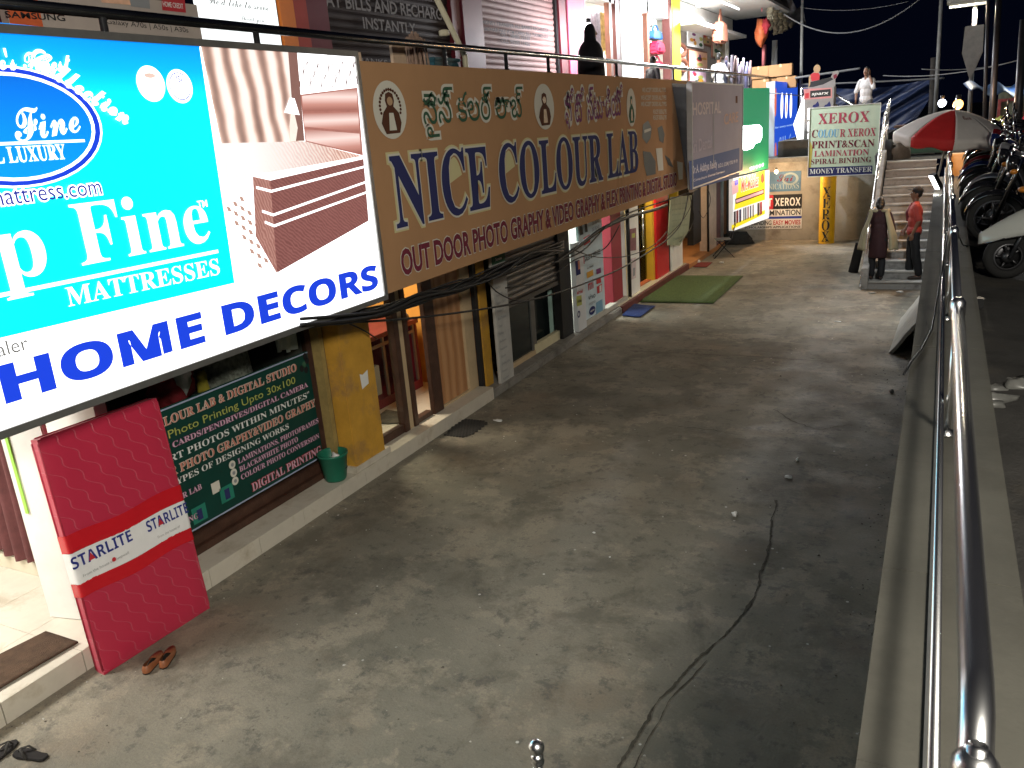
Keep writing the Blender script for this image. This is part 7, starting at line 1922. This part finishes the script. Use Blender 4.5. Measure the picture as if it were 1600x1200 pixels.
tube_light('white tube light in the bedding shop behind the lit sign', (-7.0, 1.8, 2.64), 2.0, (1.0, 0.97, 0.9), 170)
tube_light('warm tube light in the wood panelled studio', (-6.9, 7.9, 2.64), 1.2, (1.0, 0.86, 0.65), 110)
tube_light('cool tube light in the mint phone shop', (-6.6, 13.9, 2.64), 1.5, (0.95, 1.0, 0.95), 110)
tube_light('warm tube light in the yellow shop', (-5.55, 16.75, 2.62), 0.8, (1.0, 0.88, 0.62), 70)
tube_light('warm tube light in the last shop of the row', (-5.75, 20.6, 2.5), 0.8, (1.0, 0.72, 0.42), 45)
bulb('bulb_lamp', 'small warm bulb hanging under the blue lit sign', P(1213, 268, Y=23.0), 0.05, (1.0, 0.6, 0.3), 120, 12)
bulb('awning_lamp', 'dazzling white lamp under the awning of the upper shops', P(1092, 6, X=-5.5), 0.07, (0.93, 0.96, 1.0), 1005, 150, size=0.08)
bulb('doorway_lamp', 'bright white lamp by the pink pillar behind the cloaked person', P(920, 44, X=-6.1), 0.09, (1.0, 0.95, 0.98), 200, 40)
tube_light('added white tube light brightening the awning of the last upper shop', (-5.7, 25.8, 6.45), 2.2, (0.95, 0.97, 1.0), 600)  # extra tube, put in to brighten the awning
tube_light('white tube light in the upper handbag shop', (-7.4, 21.6, 6.4), 1.8, (1, 1, 1), 260)
tube_light('white tube light in the bright upper doorway shop', (-7.8, 18.6, 6.4), 1.8, (1, 0.97, 0.92), 380)
bulb('stall_bulb', 'glaring warm bulb above the red and white umbrella', P(1497, 163, Y=17.6), 0.085, (1.0, 0.5, 0.14), 130, 5)
bulb('stall_lamp', 'cool white lamp left of the warm bulb at the stalls', P(1472, 161, Y=18.2), 0.07, (0.85, 0.9, 1.0), 70, 12)
fl = thing('floodlight', 'small white floodlight clamped on the parapet beside the stairs', 'floodlight', (0.0, 15.0, 2.0))
fp = P(1460, 285, Y=15.0) - fl.location
FM = Matrix.Translation(fp) @ Vector((-0.75, -0.35, -0.45)).to_track_quat('-Z', 'Y').to_matrix().to_4x4()
mb = MB(); mb.prism([(-0.09, 0.0), (0.09, 0.0), (0.07, 0.07), (-0.07, 0.07)], -0.13, 0.13, 'y', M=FM @ Matrix.Rotation(R(0), 4, 'X')); mb.build('housing', BLACK, fl)
mb = MB(); mb.add([(-0.08, -0.12, -0.006), (0.08, -0.12, -0.006), (0.08, 0.12, -0.006), (-0.08, 0.12, -0.006)], [(0, 1, 2, 3)], M=FM); mb.build('lens', emis('glow_floodlight', (0.97, 1.0, 1.0), 14), fl)
mb = MB(); mb.tube([(0.05, -0.12, 0), (0.04, -0.02, 0.12), tuple(fp)], 0.012, 6); mb.lathe([(0, 0.02), (0.04, 0.02), (0.04, 0)], (0.05, -0.12, 0), 10); mb.build('bracket', STEEL, fl)
lampdata('lamp_light', 'SPOT', fl, tuple(FM @ Vector((0, 0, -0.03))), 160, (0.97, 1.0, 1.0), 0.07, aim=(-1.2, 16.0, 0.6), angle=150, blend=0.6)
# framed stall front with goods, dim and far beyond the bikes
t = thing('market_stall', 'dim stall with a red framed opening far beyond the motorcycles', 'stall', (3.2, 26, 2.2))
a = P(1560, 155, Y=26) - t.location; b2 = P(1592, 185, Y=26) - t.location
mb = MB(); w_ = 0.07
for x0, z0, x1, z1 in ((a.x, a.z - w_, b2.x, a.z), (a.x, b2.z, a.x + w_, a.z - w_), (b2.x - w_, b2.z, b2.x, a.z - w_)): mb.box((x0, 0, z0), (x1, 0.08, z1))
mb.build('frame', mk('dull_red_frame', (0.25, 0.05, 0.05), 0.6, var=0.2), t)
mb = MB(); mb.box((a.x, 0.1, 0), (b2.x + 2.5, 0.2, a.z + 0.3)); mb.build('back_panel', mk('stall_board', (0.12, 0.13, 0.09), 0.8, var=0.4, sc=3), t)
mb = MB(); mb.box((a.x - 0.6, -0.6, 0), (b2.x + 2.5, 0.06, b2.z - 0.1)); mb.build('counter', WOOD, t)
random.seed(4)
for k in range(16):
    q = Vector((random.uniform(a.x - 0.5, b2.x + 1.5), -0.3 - 0.2 * random.random(), b2.z - 0.1))
    mb = MB(); crumple(mb, random.uniform(0.08, 0.16), k * 2.3, (q.x, q.y, q.z + 0.08)); tag(mb.build('stall_goods', [MATS['orange_print'], PWHITE, PRED, MATS['yellow_green_print']][k % 4], loc=t.location), 'small bundle of goods on the dim stall counter', 'goods', 'goods on the dim stall counter')
bulb('stall_lamp', 'tiny cold lamp at the right edge over the dim stall', P(1597, 117, Y=25), 0.06, (0.85, 0.95, 1.0), 25, 8)
# lamp post on the street side, behind the photographer: its light throws the parapet's shadow on the walkway
t = thing('street_lamp', 'street lamp on the road side of the parapet, behind the viewer', 'street lamp', (3.15, -1.6, zs(-1.6)))
mb = MB(); mb.tube([(0, 0, 0), (0, 0, 4.0), (-0.15, 0.05, 4.3), (-0.6, 0.2, 4.45)], [0.07, 0.05, 0.04, 0.03], 12); mb.lathe([(0.14, 0), (0.14, 0.1), (0.07, 0.2)], n=14); mb.build('pole', GPOLE, t)
LM = Matrix.Translation((-0.75, 0.25, 4.45)) @ Vector((-7.5, 5.5, -5.5)).to_track_quat('-Z', 'Y').to_matrix().to_4x4()
mb = MB(); mb.box((-0.58, -0.58, 0.0), (0.58, 0.58, 0.1), 0, LM); mb.build('housing', MATS['lamp_housing'], t, bevel=0.03)
mb = MB(); mb.box((-0.54, -0.54, -0.012), (0.54, 0.54, -0.001), 0, LM); mb.build('lens', emis('glow_street_lamp', (1.0, 0.95, 0.86), 8), t)
o = lampdata('lamp_light', 'AREA', t, tuple(LM @ Vector((0, 0, -0.03))), 800, (1.0, 0.94, 0.82), 1.1, aim=(-4.8, 4.4, 0.8))
bpy.data.scenes.remove(BENCH)
